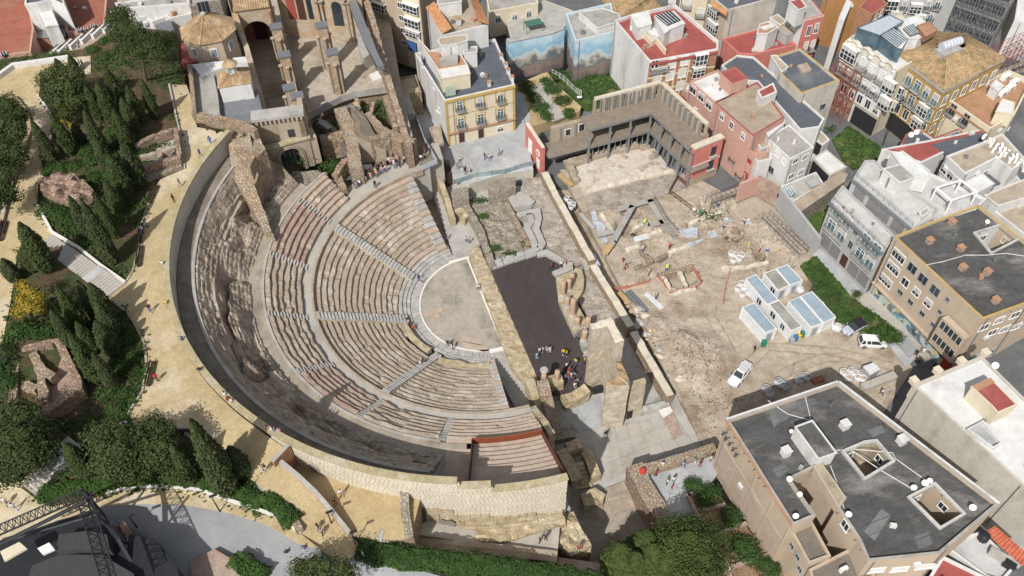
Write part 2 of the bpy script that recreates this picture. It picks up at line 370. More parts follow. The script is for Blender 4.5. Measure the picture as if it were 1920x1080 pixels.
def rough_wall(mb,pts,t,z0,z1,step=.6,amp=.18,mi=0,mt=None,seed=0.0,top=.35):
 """ruined masonry: a wall along a polyline with uneven faces and a broken top"""
 pts=[Vector((p[0],p[1]))for p in pts];n=len(pts)
 z0s=z0 if isinstance(z0,(list,tuple))else[z0]*n;z1s=z1 if isinstance(z1,(list,tuple))else[z1]*n
 mt=mi if mt is None else mt;st_=[]
 for i in range(n-1):
  L=(pts[i+1]-pts[i]).length;k=max(1,int(L/step))
  for j in range(k+(1 if i==n-2 else 0)):
   f=j/k;st_.append((pts[i].lerp(pts[i+1],f),lerp(z0s[i],z0s[i+1],f),lerp(z1s[i],z1s[i+1],f),(pts[i+1]-pts[i]).normalized()))
 rows=max(1,int((max(z1s)-min(z0s))/step));prof=[]
 m_=len(st_)
 for c,(p,a,b,d)in enumerate(st_):
  nn=Vector((-d.y,d.x));b2=b+top*fbm(p.x*.9+seed,p.y*.9,5.0,3);ring=[]
  for r in range(rows+1):
   z=lerp(a,b2,r/rows);q=p-nn*(t/2+amp*fbm(p.x*.8+seed,p.y*.8,z*.8,3));ring.append((q.x,q.y,z))
  for r in range(rows,-1,-1):
   z=lerp(a,b2,r/rows)+(top*.4*N3(Vector((p.x,p.y,seed)))if r==rows else 0);q=p+nn*(t/2+amp*fbm(p.x*.8+seed+9,p.y*.8,z*.8,3));ring.append((q.x,q.y,z))
  prof.append(ring)
 k=len(prof[0]);i=len(mb.v)
 for r in prof:mb.v+=r
 for c in range(m_-1):
  for j in range(k-1):
   mb.f.append((i+c*k+j,i+c*k+k+j,i+c*k+k+j+1,i+c*k+j+1));mb.m.append(mt if j==rows else mi)
 mb.f.append(tuple(i+j for j in range(k)));mb.m.append(mi);mb.f.append(tuple(i+(m_-1)*k+k-1-j for j in range(k)));mb.m.append(mi)
def rough_block(mb,poly,z0,z1,step=.6,amp=.2,tamp=.3,mi=0,mt=None,seed=0.0):
 """solid mass over a polygon with uneven sides and an uneven top; z1 number or function"""
 poly=[Vector((p[0],p[1]))for p in poly]
 if area(poly)<0:poly=poly[::-1]
 zt=z1 if callable(z1)else(lambda x,y:z1)
 b=[]
 for i in range(len(poly)):
  p,q=poly[i-1],poly[i];n=max(1,int((q-p).length/step));d=(q-p).normalized();nn=Vector((d.y,-d.x))
  for k in range(n):
   c=p.lerp(q,k/n);b.append((c,nn))
 nb=len(b);top=[];mt=mi if mt is None else mt;i=len(mb.v);rows=None
 zm=max(zt(c.x,c.y)for c,_ in b);rows=max(1,int((zm-z0)/step/1.3))
 tp=[]
 for c,nn in b:
  h=zt(c.x,c.y)+tamp*fbm(c.x*.8+seed,c.y*.8,1.0,3)
  for r in range(rows+1):
   z=lerp(z0,h,r/rows);q=c+nn*amp*fbm(c.x*.7+seed,c.y*.7,z*.7,3);mb.v.append((q.x,q.y,z))
  tp.append(q.copy())
 for a in range(nb):
  e=(a+1)%nb
  for r in range(rows):
   mb.f.append((i+a*(rows+1)+r,i+e*(rows+1)+r,i+e*(rows+1)+r+1,i+a*(rows+1)+r+1));mb.m.append(mi)
 pts=list(tp);bp=[(v.x,v.y)for v in tp];xs=[p[0]for p in bp];ys=[p[1]for p in bp];x=min(xs)
 while x<max(xs):
  y=min(ys)
  while y<max(ys):
   q=(x+step*.25*random.uniform(-1,1),y+step*.25*random.uniform(-1,1))
   if inside(q,bp):pts.append(Vector(q))
   y+=step*1.2
  x+=step*1.2
 vs,_,fs,ov,*_=geometry.delaunay_2d_cdt(pts,[(k,(k+1)%nb)for k in range(nb)],[],1,1e-4)
 j=len(mb.v)
 for k,v in enumerate(vs):
  o=ov[k][0]if ov[k]else-1
  if 0<=o<nb:mb.v.append(mb.v[i+o*(rows+1)+rows])
  else:mb.v.append((v.x,v.y,zt(v.x,v.y)+tamp*fbm(v.x*.8+seed,v.y*.8,1.0,3)+tamp*.5*N3(Vector((v.x*2,v.y*2,seed)))))
 for f in fs:mb.f.append(tuple(j+k for k in f));mb.m.append(mt)
_stone={}
def stone_mesh(k,m):
 """one of a few irregular boulders, about 1 m across"""
 key=(k%5,m)
 if key not in _stone:
  import bmesh
  bm=bmesh.new();bmesh.ops.create_icosphere(bm,subdivisions=1,radius=.5)
  for v in bm.verts:
   d=1+.45*N3(v.co*2.2+Vector((k%5*3.7,0,0)));v.co*=d;v.co.z=max(-.18,v.co.z*.8)
  me=bpy.data.meshes.new('stone');bm.to_mesh(me);bm.free();me.materials.append(M[m]);_stone[key]=me
 return _stone[key]
# ---------------------------------------------------------------- theatre geometry: polar about the orchestra centre
CX,CY=-5.3,95.5
def T(R,th,z=0.0):return Vector((CX+R*math.cos(math.radians(th)),CY+R*math.sin(math.radians(th)),z))
def arc(R,a,b,z=0.0,n=None):
 n=n or max(2,int(abs(b-a)*R*0.0175/1.2));return[T(R,a+(b-a)*k/n,z)for k in range(n+1)]
def zhill(x,y):
 z=21.2+2.8*cl((-x-57)/9.5)
 t=cl((58-y)/8);zs=20.0 if x<-50 else(lerp(20.0,18.0,(x+50)/24.4)if x<-25.6 else lerp(18.0,16.9,cl((x+25.6)/6)))
 return lerp(z,zs,t)if t>0 else z
def flat(z):return lambda x,y:z
# ---------------------------------------------------------------- base ground to the horizon
mb=MB();mb.poly([(-3000,-3000,-.8),(3000,-3000,-.8),(3000,4000,-.8),(-3000,4000,-.8)]);tag(mb.build('ground',['dig_earth']),kind='structure')
# streets and yards east of the theatre
sheet('street',px([(1480,360),(1700,700),(1640,780),(1400,830),(2300,1300),(2400,-200),(700,-200),(640,330),(830,340)],.5),flat(.35),'asphalt',grid=12,skirt=2)
# hillside of the park with paths
hill_px=[(365,240),(436,246)]
arcp=[T(46.0,a)for a in range(156,241,3)]
hill_poly=[p.to_2d()for p in pz([(330,60),(345,150),(365,236),(430,243)],zhill)]+[p.to_2d()for p in arcp]+[p.to_2d()for p in pz([(497,872),(520,905),(566,1003),(600,1130),(-400,1130),(-400,60),(0,112),(155,92),(215,58)],zhill)]
sheet('hillside',[(p.x,p.y)for p in hill_poly],zhill,'soil',grid=2.2,skirt=8,ms='rubble_pink',amp=.10,asc=.5)
prom_px=[(318,160),(350,160),(366,205),(372,240),(424,250)]
prom=[(p.x,p.y)for p in pz(prom_px,zhill)]+[(p.x,p.y)for p in arcp]+[(p.x,p.y)for p in pz([(508,866),(478,905),(440,872),(400,848),(330,806),(262,808),(240,778),(268,735),(276,690),(272,645),(254,608),(238,585),(203,557),(234,535),(250,510),(260,470),(264,430),(275,395),(292,355),(300,338),(346,318),(344,275),(330,215)],zhill)]
sheet('promenade',prom,zhill,'sand',lift=.14,grid=2.5,skirt=.6)
pathb=[(p.x,p.y)for p in pz([(-80,150),(0,142),(25,122),(100,112),(170,106),(171,138),(150,141),(80,160),(72,180),(95,215),(101,245),(78,300),(82,330),(72,350),(70,388),(98,440),(72,463),(34,470),(22,560),(12,610),(2,660),(-80,660),(-80,480),(0,440),(18,365),(40,305),(57,247),(53,215),(30,188),(0,182),(-80,185)],zhill)]
sheet('upper_path',pathb,zhill,'sand',lift=.14,grid=3,skirt=.6)
swp=[(p.x,p.y)for p in pz([(-60,860),(0,882),(22,906),(38,913),(62,932),(96,952),(140,942),(200,929),(260,917),(320,917),(380,926),(430,944),(480,960),(520,974),(566,1003),(600,1030),(560,1020),(500,985),(430,962),(350,948),(270,945),(200,950),(140,972),(60,1005),(0,1030),(-60,1050)],zhill)]
sheet('curved_path',swp,zhill,'sand',lift=.14,grid=2.5,skirt=.6)
rd=[(p.x,p.y)for p in pz([(-60,1050),(0,1030),(60,1005),(140,972),(200,950),(270,945),(350,948),(430,962),(500,985),(560,1020),(600,1030),(640,1140),(-60,1140)],zhill)]
sheet('road',rd,zhill,'road_grey',lift=.07,grid=3,skirt=.6)
# ramp down along the outside of the wall, and the sunken yard beside it
def zramp(x,y):
 a,b=P(497,872,21.2),P(620,1005,17.4);d=(b-a).to_2d();t=cl((Vector((x,y))-a.to_2d()).dot(d)/d.length_squared);return lerp(21.2,16.9,t)
ramp_w=pz([(480,905),(508,866),(527,868),(590,925),(656,1000),(680,1030),(640,1060),(566,1003),(530,950)],zramp)
sheet('ramp',[(p.x,p.y)for p in ramp_w],zramp,'sand',lift=.16,grid=2,skirt=6,ms='concrete')
low=pz([(640,1058),(680,1030),(760,1062),(1000,1130),(560,1130),(566,1003)],lambda x,y:16.8-.10*cl(x+20,0,40))
sheet('lower_path',[(p.x,p.y)for p in low],lambda x,y:16.8-.10*cl(x+20,0,40),'pavers',lift=.1,grid=3,skirt=4)
yard_px=px([(527,866),(545,838),(770,905),(770,1000),(700,1000),(660,1003),(590,925)],17.3)
yard=[(p.x,p.y)for p in px([(527,868),(590,925),(656,1003),(702,1012),(768,1012)],17.3)]+[(T(45.8,a).x,T(45.8,a).y)for a in range(262,237,-3)]
sheet('sunken_yard',yard,flat(17.3),'sand_plain',grid=2,skirt=8,ms='rubble_pink')
terr=[(p.x,p.y)for p in px([(768,1014),(860,1020),(960,1030),(1045,1042)],10.3)]+[(T(45.8,a).x,T(45.8,a).y)for a in range(284,260,-3)]
sheet('rock_terrace',terr,lambda x,y:10.2+2.2*cl((-2-x)/10),'walk_concrete',grid=1.2,skirt=8,amp=.12,ms='bedrock')
# theatre-side low ground: corridors and yard beside the stage
sheet('stage_yard',[(p.x,p.y)for p in px([(800,330),(1000,330),(1330,830),(1345,880),(1215,900),(1240,990),(1240,1130),(1040,1130),(1000,940),(985,800),(900,640),(850,480)],0)],flat(0),'concrete',grid=4,skirt=1)
low_e=[(p.x,p.y)for p in px([(1062,905),(1100,930),(1225,880),(1245,985),(1230,1080),(1000,1120),(1000,1060),(1050,1030)],.3)]
sheet('lower_yard',low_e,lambda x,y:.35+.0*x,'walk_brown',grid=1.5,amp=.15,skirt=1)
# plaza in front of the yellow-fronted house
sheet('plaza',[(p.x,p.y)for p in px([(842,300),(850,335),(880,345),(945,325),(1000,318),(985,235),(962,160),(760,160),(790,290)],3.0)],flat(3.0),'pavers',grid=4,skirt=3.5,ms='render_wall')
# church platform
CHZ=12.4
sheet('church_platform',[(p.x,p.y)for p in px([(455,262),(545,250),(574,236),(573,216),(600,197),(655,177),(733,164),(752,225),(764,256),(774,256),(757,190),(735,60),(720,-40),(330,-40),(330,100)],CHZ)],flat(CHZ),'church_floor',grid=1.5,amp=.12,skirt=9,ms='rubble_wall')
# excavation
EXZ=.55
dig_poly=[(p.x,p.y)for p in px([(1050,318),(1300,330),(1420,395),(1530,470),(1712,690),(1640,800),(1400,830),(1320,838)],EXZ)]
_m1,_m2,_m3=P(1305,672,EXZ),P(1225,610,EXZ),P(1268,640,EXZ)
_pits=[(P(u,v,EXZ),r,d*1.7)for u,v,r,d in((1275,520,2.0,.9),(1292,512,1.6,1.0),(1395,392,2.6,.8),(1375,440,1.6,.6),(1230,470,2.4,.5),(1180,425,2.0,.6),(1215,440,1.8,.5),(1330,385,1.8,.6),(1445,475,2.6,.9),(1460,490,2.2,.9),(1185,395,1.6,.5),(1310,425,1.8,.5))]
def zdig(x,y):
 z=EXZ
 for c,r,h in((_m1,6.5,1.3),(_m2,3.0,.6),(_m3,4.0,.7)):
  d=math.hypot(x-c.x,(y-c.y)*1.0)/r
  if d<1:z+=h*(1-d*d)*(.75+.5*fbm(x*.5,y*.5,2,3))
 for c,r,h in _pits:
  d=math.hypot(x-c.x,y-c.y)/r
  if d<1.25:z-=h*cl((1.25-d)*3)
 return z
sheet('excavation_ground',dig_poly,zdig,'dig_earth',grid=.62,skirt=1.2,amp=.22,asc=.45)

# ---------------------------------------------------------------- the theatre
TH0,TH1=117.6,280.0
theatre=thing('roman_theatre','semicircular Roman theatre with eroded stone seating around its round orchestra','theatre',(CX,CY,0))
def ring(mb,R0,R1,a,b,z0,z1=None,mi=0,mt=None,step=1.0,zb=None):
 """flat ring sector with inner and outer faces down to zb"""
 z1=z0 if z1 is None else z1;n=max(2,int(abs(b-a)*R1*.01745/step));mt=mi if mt is None else mt
 for k in range(n):
  t0,t1=a+(b-a)*k/n,a+(b-a)*(k+1)/n
  A,B,C_,D=T(R0,t0,z0),T(R0,t1,z0),T(R1,t1,z1),T(R1,t0,z1)
  mb.poly([A,D,C_,B],mt)
  if zb is not None:
   mb.poly([T(R0,t0,zb),A,B,T(R0,t1,zb)],mi);mb.poly([T(R1,t1,zb),C_,D,T(R1,t0,zb)],mi)
 if zb is not None:
  mb.poly([T(R0,a,zb),T(R1,a,zb),T(R1,a,z1),T(R0,a,z0)],mi);mb.poly([T(R1,b,zb),T(R0,b,zb),T(R0,b,z0),T(R1,b,z1)],mi)
# orchestra floor, white edge, marble walk, marble steps
OC=(CX,CY)
mb=MB();pts=arc(10.35,103.5,291,.04);mb.poly([tuple(p)for p in pts]);mb.build('orchestra_floor',['orchestra'],theatre)
mb=MB();ring(mb,10.3,10.62,101,290,.16,zb=0);a,b=P(876,484,.1),P(946,654,.1)
mb.wall([a.to_2d(),b.to_2d()],.32,0,.17);mb.wall([(T(10.5,101).x,T(10.5,101).y),P(842,492,.1).to_2d()],.5,0,.15);mb.wall([b.to_2d(),P(918,660,.1).to_2d()],.5,0,.15)
mb.build('orchestra_kerb',['white_edge'],theatre)
mb=MB();ring(mb,4.7,4.8,130,262,.046);mb.build('inner_ring',['concrete'],theatre)
for q in([(795,585),(828,575),(832,583),(798,596)],[(812,590),(824,587),(826,594),(815,598)],[(866,628),(905,638),(903,648),(864,640)],[(868,640),(918,650),(916,662),(868,650)]):mb=MB();mb.prism(px(q,.1),0,.16);mb.build('marble_slab',['slab_stone'],theatre)
for k in range(28):
 a,b=112+k*6.05,112+(k+1)*6.05;mb=MB();ring(mb,10.66,12.1,a+.12,b-.12,.10+.012*N3(Vector((k,1,1))),zb=0,step=.7);mb.build('marble_paving',['marble'],theatre)
for r,z in((12.1,.34),(12.75,.58),(13.4,.86)):
 for k in range(14):
  a,b=116+k*11.6,116+(k+1)*11.6
  if(k in(9,10)and r>12.5):continue
  mb=MB();ring(mb,r,r+.66,a+.1,b-.1,z+.02*N3(Vector((k,r,1))),zb=0,step=.8);mb.build('marble_step',['marble'],theatre)
# lower seating: 14 rows in four wedges
LZ=[1.25+i*(7.15-1.25)/13 for i in range(14)]
R0L,DRL=14.1,(26.95-14.1)/14
def seat_row(name,Ra,Rb,a,b,z,zlow,amp,m,seed,cut=None):
 mb=MB();n=max(3,int(abs(b-a)*Rb*.01745/.45));i0=0;rows=[]
 for k in range(n+1):
  t=a+(b-a)*k/n;am=amp if not(cut and cut[0]<=k/n<=cut[1])else 0.015
  u=t*Ra*.01745
  ja=am*(.9*fbm(u*.33,seed*3.3,0,4)+.22*N3(Vector((u*1.9,seed,5))))
  za=z+am*.45*fbm(u*.45,seed*2.1+9,0,4);zm=z+am*.5*N3(Vector((u*.8,seed,2)));
  lo=z-(z-zlow)-.25
  cell=math.floor(u/1.15+7.3*seed);q_=random.Random(cell*31+int(seed*7));bj=(q_.random()-.5)*(.10+.22*am);bz=(q_.random()-.5)*(.05+.16*am)-(.22 if q_.random()<.05+.12*am else 0)
  ja+=bj;za+=bz;zm+=bz
  rows.append([T(Ra-.02+ja*.75+am*.12,t,lo),T(Ra+ja*.75,t,za-am*.12),T(Ra+.12+ja*.7,t,za),T((Ra+Rb)/2,t,zm),T(Rb+.25,t,z-.06*am)])
 for r in rows:mb.v+=[tuple(p)for p in r]
 for k in range(n):
  for j in range(4):q=k*5+j;mb.f.append((q,q+1,q+6,q+5));mb.m.append(0)
 mb.f.append((0,1,2,3,4));mb.m.append(0);q=n*5;mb.f.append((q+4,q+3,q+2,q+1,q));mb.m.append(0)
 return mb.build(name,[m],theatre)
wedges=[(TH0+2.6,155.3),(158.0,197.4),(200.2,238.4),(241.2,TH1-1.6)]
rnd=random.Random(3)
for wi,(a,b)in enumerate(wedges):
 for i in range(14):
  if wi==2 and i==0:b_=214
  elif wi==3 and i==0:continue
  else:b_=b
  z=LZ[i];zl=LZ[i-1]if i else .8;amp=.24 if i<12 else .15;cut=None
  if wi==0:amp=[.05,.12,.12,.14,.16,.2,.24,.30,.30,.24,.10,.07,.06,.05][i]
  if wi==1 and i in(9,10):cut=(.35,.8)
  if wi==1 and i in(5,):amp=.06
  if wi==2 and i in(6,10):cut=(.0,.45)
  if wi==3 and i>6:cut=(.55,1)
  if wi==3 and i<6:amp=.28
  seat_row('seat_row',R0L+i*DRL,R0L+(i+1)*DRL,a,b_,z,zl,amp,'seat_pink' if(wi==0 and i in(11,))else('slab_stone' if(wi==0 and i in(0,13))else 'seat_stone'),wi*17+i,cut)
# rough first course of the broken lower rows on the south side
mb=MB();rough_wall(mb,[p.to_2d()for p in arc(13.9,205,234)],1.0,.5,1.55,.5,.16,seed=3);rough_wall(mb,[p.to_2d()for p in arc(14.6,243,276)],1.1,.5,1.7,.5,.2,seed=5);mb.build('broken_first_row',['ashlar_yellow'],theatre)
# stairs of grey marble in the lower seating
def stair(th,Ra,Rb,za,zb,wdt,n,m,off=0.0,over=.08):
 root=MB();d=Vector((math.cos(math.radians(th)),math.sin(math.radians(th)),0));s=Vector((-d.y,d.x,0));base=T(0,th)+s*off
 # sloping bed under the steps
 p0,p1=base+d*Ra,base+d*Rb;w2=wdt/2+.12
 A=[p0+s*w2,p0-s*w2,p1-s*w2,p1+s*w2]
 root.prism([v.to_2d()for v in A],-.2,[za+over-.25,za+over-.25,zb+over-.22,zb+over-.22]);o=root.build('staircase',['ashlar_yellow' if m=='marble' else 'concrete'],theatre)
 dr=(Rb-Ra)/n;dz=(zb-za)/n
 for k in range(n):
  mb=MB();jit=.06*N3(Vector((k*1.7,th,0)));q=base+d*(Ra+k*dr)-s*(wdt/2)+s*jit
  mb.frame((q.x,q.y,za+over+k*dz-.3),d*(dr*(1.0 if m=='marble' else .72)),s*wdt,(0,0,dz+.3));mb.build('step',[m],o)
for th in(156.6,198.8,239.8):stair(th,12.8 if th<230 else 13.4,27.0,.65,7.75,1.5 if th<230 else 1.25,27,'marble',over=.16)
# end walls (analemmata) of stepped slabs
for th,sgn in((TH0,1),(TH1,-1)):
 for i in range(13):
  R=13.2+i*1.07;mb=MB();z=1.3+i*.50;a0=th-sgn*.0
  wth=1.9/R*57.3 if sgn>0 else 1.1/R*57.3
  ring(mb,R,R+1.05,min(a0,a0+sgn*wth),max(a0,a0+sgn*wth),z+.06*N3(Vector((i,th,0))),zb=-.3,step=.8)
  mb.build('end_wall_block',['marble' if i%3 else 'slab_stone'],theatre)
# podium, middle walkway
mb=MB();ring(mb,26.98,27.35,113,286,7.92,zb=6.6,mi=0);mb.build('podium_wall',['seat_stone'],theatre)
mb=MB();ring(mb,27.35,31.5,110,286.2,7.78,zb=-.5);mb.build('middle_walkway',['walk_concrete'],theatre)
mb=MB();ring(mb,28.8,33.5,104,118,7.80,zb=-.5);mb.build('walkway_end',['walk_concrete'],theatre)
# middle seating: six rows in wedges 21 degrees wide
MZ=[8.55+i*.56 for i in range(6)];R0M,DRM=28.85,(34.0-28.85)/6
mw=[(143.5,154.6),(156.4,176.3),(178.1,198.0),(199.8,219.2),(221.0,240.3),(242.0,261.3),(263.2,286.0)]
for wi,(a,b)in enumerate(mw):
 for i in range(6):
  amp=.30;m='seat_stone';cut=None
  if wi==0:amp=.04;m='slab_stone'
  if wi==1:amp=.10 if i>2 else .18;m='seat_pink'
  if wi in(2,3):amp=.34;m='seat_stone'
  if wi==4:m='seat_pink';cut=(.25,.55)if i in(1,2,3,4)else None
  if wi==5:cut=(.55,1.0)if i<4 else None
  if wi==6:amp=.06;m='slab_stone'
  if wi==6 and i==5:b=274
  seat_row('seat_row',R0M+i*DRM,R0M+(i+1)*DRM,a,b,MZ[i],MZ[i]-.56,amp,m,100+wi*11+i,cut)
for th in(155.5,177.2,198.9,220.1,241.15,262.2):stair(th,28.4,34.1,7.75,11.35,1.05,13,'concrete')
# upper walkway
mb=MB();ring(mb,34.0,34.35,143,262,11.55,zb=9.5);mb.build('podium_wall',['concrete'],theatre)
mb=MB();ring(mb,34.35,37.2,150,268,11.45,zb=5);mb.build('upper_walkway',['walk_brown'],theatre)
# ruined upper seating: weathered bedrock with remains of rows
def zsumma(R,th):
 f=(R-35.9)/6.6;u=th*40*.01745
 z=11.35+7.35*f
 st_=11.5+7.2*(math.floor(f*13)+cl((f*13-math.floor(f*13))*6))/13
 rough=cl(.38+1.3*fbm(th*.06,R*.14,4.0,3))
 z=lerp(st_,z-1.3*math.sin(math.pi*cl(f))*cl(.5+fbm(u*.07,R*.05,8,2)),rough*.85)
 z+=rough*(2.2*fbm(u*.20,R*.38,1.0,5))*math.sin(math.pi*cl(f*.9+.08))+.20*fbm(u*1.1,R*1.1,2.0,4)
 g_=fbm(u*.06+3,R*.13,9.0,3)
 if abs(g_)<.12:z-=1.7*(1-abs(g_)/.12)*math.sin(math.pi*cl(f))
 if th<172:z-=2.6*math.sin(math.pi*cl((R-36.8)/5.0))*cl((172-th)/9)
 return z
mb=MB();nt_,nr=330,34;a0,a1=151.0,263.5
for i in range(nt_+1):
 th=a0+(a1-a0)*i/nt_
 for j in range(nr+1):
  R=35.9+6.7*j/nr+.25*N3(Vector((th*.5,j*.4,1)))*(0<j<nr);z=zsumma(R,th)
  if j==nr:z=18.7
  mb.v.append(tuple(T(R,th,z)))
for i in range(nt_):
 for j in range(nr):
  q=i*(nr+1)+j;mb.f.append((q,q+1,q+nr+2,q+nr+1));mb.m.append(1 if fbm(i*.05,j*.16,3.3,3)>.42 else 0)
mb.f.append(tuple(range(nr+1)));mb.m.append(0);mb.f.append(tuple(nt_*(nr+1)+j for j in range(nr,-1,-1)));mb.m.append(0)
mb.build('ruined_seating',['bedrock','bedrock_red'],theatre)
for(a,b,r)in((165,186,40.6),(166,181,39.9),(190,205,40.9),(191,203,40.2),(226,238,39.5),(205,222,41.3),(238,259,40.2),(240,262,41.0)):
 seat_row('seat_row',r,r+.62,a,b,zsumma(r,(a+b)/2)+.35,zsumma(r,(a+b)/2)-.4,.18,'seat_stone',a)
# kerb, dark upper ramp walk, perimeter wall
mb=MB();ring(mb,42.5,42.95,152,263,18.95,zb=14);mb.build('upper_kerb',['concrete'],theatre)
mb=MB();ring(mb,42.95,45.1,152,264,18.72,zb=16);mb.build('dark_walkway',['concrete_dark'],theatre)
# modern seating block at the south end with a rusty steel surround
mb=MB();ring(mb,34.0,45.05,262,286.0,9.8,9.8,zb=-.5);mb.build('block_core',['concrete'],theatre)
for i in range(11):
 R=34.6+i*.95;mb=MB();ring(mb,R,R+.97,269.5,285.0,11.9+i*.5,zb=11.0+i*.5-1.3,step=.9);mb.build('seat_row',['slab_stone'],theatre)
for i in range(10):
 R=35.2+i*.95;mb=MB();ring(mb,R,R+.97,263.6,269.3,11.5+i*.55,zb=9,step=.9);mb.build('seat_row',['slab_stone'],theatre)
mb=MB();ring(mb,34.3,34.5,269.2,285.2,12.9,zb=9.5);mb.build('rusty_panel',['rust'],theatre)
for th in(269.3,285.1):
 mb=MB();q=[T(34.4,th),T(45.0,th)]
 mb.wall([v.to_2d()for v in q],.14,[9.8,14],[12.9,18.6]);mb.build('rusty_panel',['rust_dark'],theatre)
mb=MB();stair_th=262.6
for i in range(9):R=36.6+i*.66;mb.frame(T(R,262.2,8),T(R+.66,262.2)-T(R,262.2),T(R,263.9)-T(R,262.2),(0,0,4.2+i*.6))
mb.build('block_stair',['concrete'],theatre)
# seats falling to the south parodos: stair along the end
mb=MB();rough_wall(mb,[T(27.5,287).to_2d(),T(34.5,287.6).to_2d()],.9,-.2,[8.0,11.2],.7,.15);mb.build('end_wall',['ashlar_yellow'],theatre)

# perimeter wall of ashlar
wall=thing('perimeter_wall','tall curved perimeter wall of pale ashlar blocks with mossy coping round the theatre','wall',(CX,CY,10))
def wtop(th):return 22.3 if th<268.0 else(21.2 if th<273.0 else 20.1)
mb=MB()
for a,b in((154.8,268.0),(268.0,273.0),(273.0,284.7)):
 ring(mb,45.25,45.72,a,b,wtop((a+b)/2)-.25,zb=14.5 if a<260 else 9.8)
mb.build('core',['concrete'],wall)
for a,b in((154.6,268.0),(268.0,273.0),(273.0,284.8)):
 n=max(2,int((b-a)/1.5))
 for k in range(n):
  t0,t1=lerp(a,b,k/n),lerp(a,b,(k+1)/n);mb=MB();h=wtop((a+b)/2)
  ring(mb,45.12,46.02,t0+.012,t1-.012,h,zb=h-.28,step=1.3);mb.build('coping',['ashlar_cap' if t0>200 else 'ashlar_cap'],wall)
# block facing, courses 0.42 m high, each block its own little box slightly proud of the joints
mb=MB();rr=random.Random(5)
def wbase(th):return lerp(17.3,16.9,cl((th-238)/20))if th<261.5 else(15.4 if th<267 else lerp(14.3,12.0,cl((th-267)/17)))
z=22.0;crs=0
while z>11.6:
 th=237.0+(.35 if crs%2 else 0)
 while th<284.5:
  dth=.62+.2*rr.random();t1=min(th+dth,284.7);tm=(th+t1)/2
  if z<=wtop(tm)-.25 and z-.42>=wbase(tm)-.5:
   ro=45.86+.035*rr.random();g=.02/46*57.3
   A=[T(45.7,th+g),T(45.7,t1-g),T(ro,t1-g),T(ro,th+g)]
   mb.prism([v.to_2d()for v in A],z-.40,z)
  th=t1
 z-=.42;crs+=1
tag(mb.build('block',['ashlar'],wall),kind='stuff')
# older yellow stone courses and bedrock under the east end
mb=MB();rr=random.Random(8)
for c,(z0,z1,r0)in enumerate(((9.4,10.4,46.9),(10.4,11.3,46.5),(11.3,12.1,46.2),(12.1,13.1,46.05),(13.1,14.2,45.98),(14.2,15.3,45.94))):
 th=262.5
 while th<284:
  t1=min(284.2,th+1.3+1.2*rr.random());tm=(th+t1)/2
  if z1<=wbase(tm)+.6:
   ro=r0+.12*rr.random();A=[T(45.2,th+.03),T(45.2,t1-.03),T(ro,t1-.03),T(ro,th+.03)]
   m2=MB();m2.prism([v.to_2d()for v in A],z0,z1-.03);m2.build('stone',['ashlar_yellow'],wall)
  th=t1
mb=MB();rough_block(mb,[T(45.6,262).to_2d(),T(45.6,284.3).to_2d(),T(47.2,284.3).to_2d(),T(48.3,274).to_2d(),T(48.2,263).to_2d()],8,lambda x,y:10.9+.0*x,.7,.25,.5);mb.build('rock_footing',['ashlar_yellow'],wall)
# inner rendered face (seen across the dark walkway)
mb=MB()
n=90
for k in range(n):
 t0,t1=154.8+(264-154.8)*k/n,154.8+(264-154.8)*(k+1)/n
 mb.poly([T(45.2,t0,18.6),T(45.2,t1,18.6),T(45.2,t1,22.05),T(45.2,t0,22.05)][::-1])
mb.build('inner_face',['render_wall'],wall)
# ---------------------------------------------------------------- stage, stage front, north ruins
def q4(c,s,pts,z):return[P(c[0]+x/s,c[1]+y/s,z)for x,y in pts]
K1,K2,K3=((960,360),3.0),((960,560),4.153),((780,280),4.153)
st_px=[(920,508),(1003,479),(1022,481),(1042,492),(1072,489),(1071,503),(1043,514),(1050,545),(1076,622),(1088,640),(1088,655),(1100,690),(1098,732),(1020,748),(1011,716)]
mb=MB();mb.prism(px(st_px,1.25),-.2,1.25,1,0);stage=tag(mb.build('stage',['stage_floor','ashlar_yellow']),'broad dark brown stage floor between orchestra and tower','stage')
pros=thing('stage_front_wall','weathered yellow stone strip between round orchestra and dark stage','wall',P(930,580,0))
mb=MB();rough_block(mb,[p.to_2d()for p in px([(878,474),(897,457),(921,512),(1012,718),(986,722),(958,690),(944,650)],.9)],-.3,.95,.7,.15,.28);mb.build('masonry',['ashlar_yellow'],pros)
for k in range(9):
 a=P(890+k*7.6,497+k*17.2,1.2);mb=MB();mb.box((a.x+1.0,a.y,.9),(1.9,.5,.35),math.radians(18));mb.build('stone_beam',['slab_stone'],pros)
# stage-building podium with broken columns
pod=thing('column_podium','pale stone podium with broken pink columns along the stage edge','podium',P(1070,580,1.2))
mb=MB();mb.prism(q4(*K1,[(247,478),(318,455),(345,440),(385,445),(396,490),(388,555),(352,600),(405,700),(425,745),(350,800),(262,610)],2.3),0,2.3,0,1);mb.build('podium_base',['marble','ashlar_yellow'],pod)
mb=MB();mb.prism(q4(*K1,[(380,835),(430,815),(445,860),(395,875)],2.2),0,2.2);mb.build('podium_base',['marble'],pod)
mb=MB();mb.prism(q4(*K1,[(400,900),(430,880),(445,930),(420,940)],2.2),0,2.2);mb.build('podium_base',['marble'],pod)
mat('column_stone',(.47,.33,.245),(.42,.29,.21),sc=1.2,speck=.12)
ccl=['short pink column stump at the front corner of the podium','pink column stump second along the podium corner','pink column leaning furthest back at the podium corner','stout pink stump midway along the podium','tallest pink column midway on the podium','low pink stump near the tower end of the podium','pink column set back beside the tower','lone pink column on its own block by the tower']
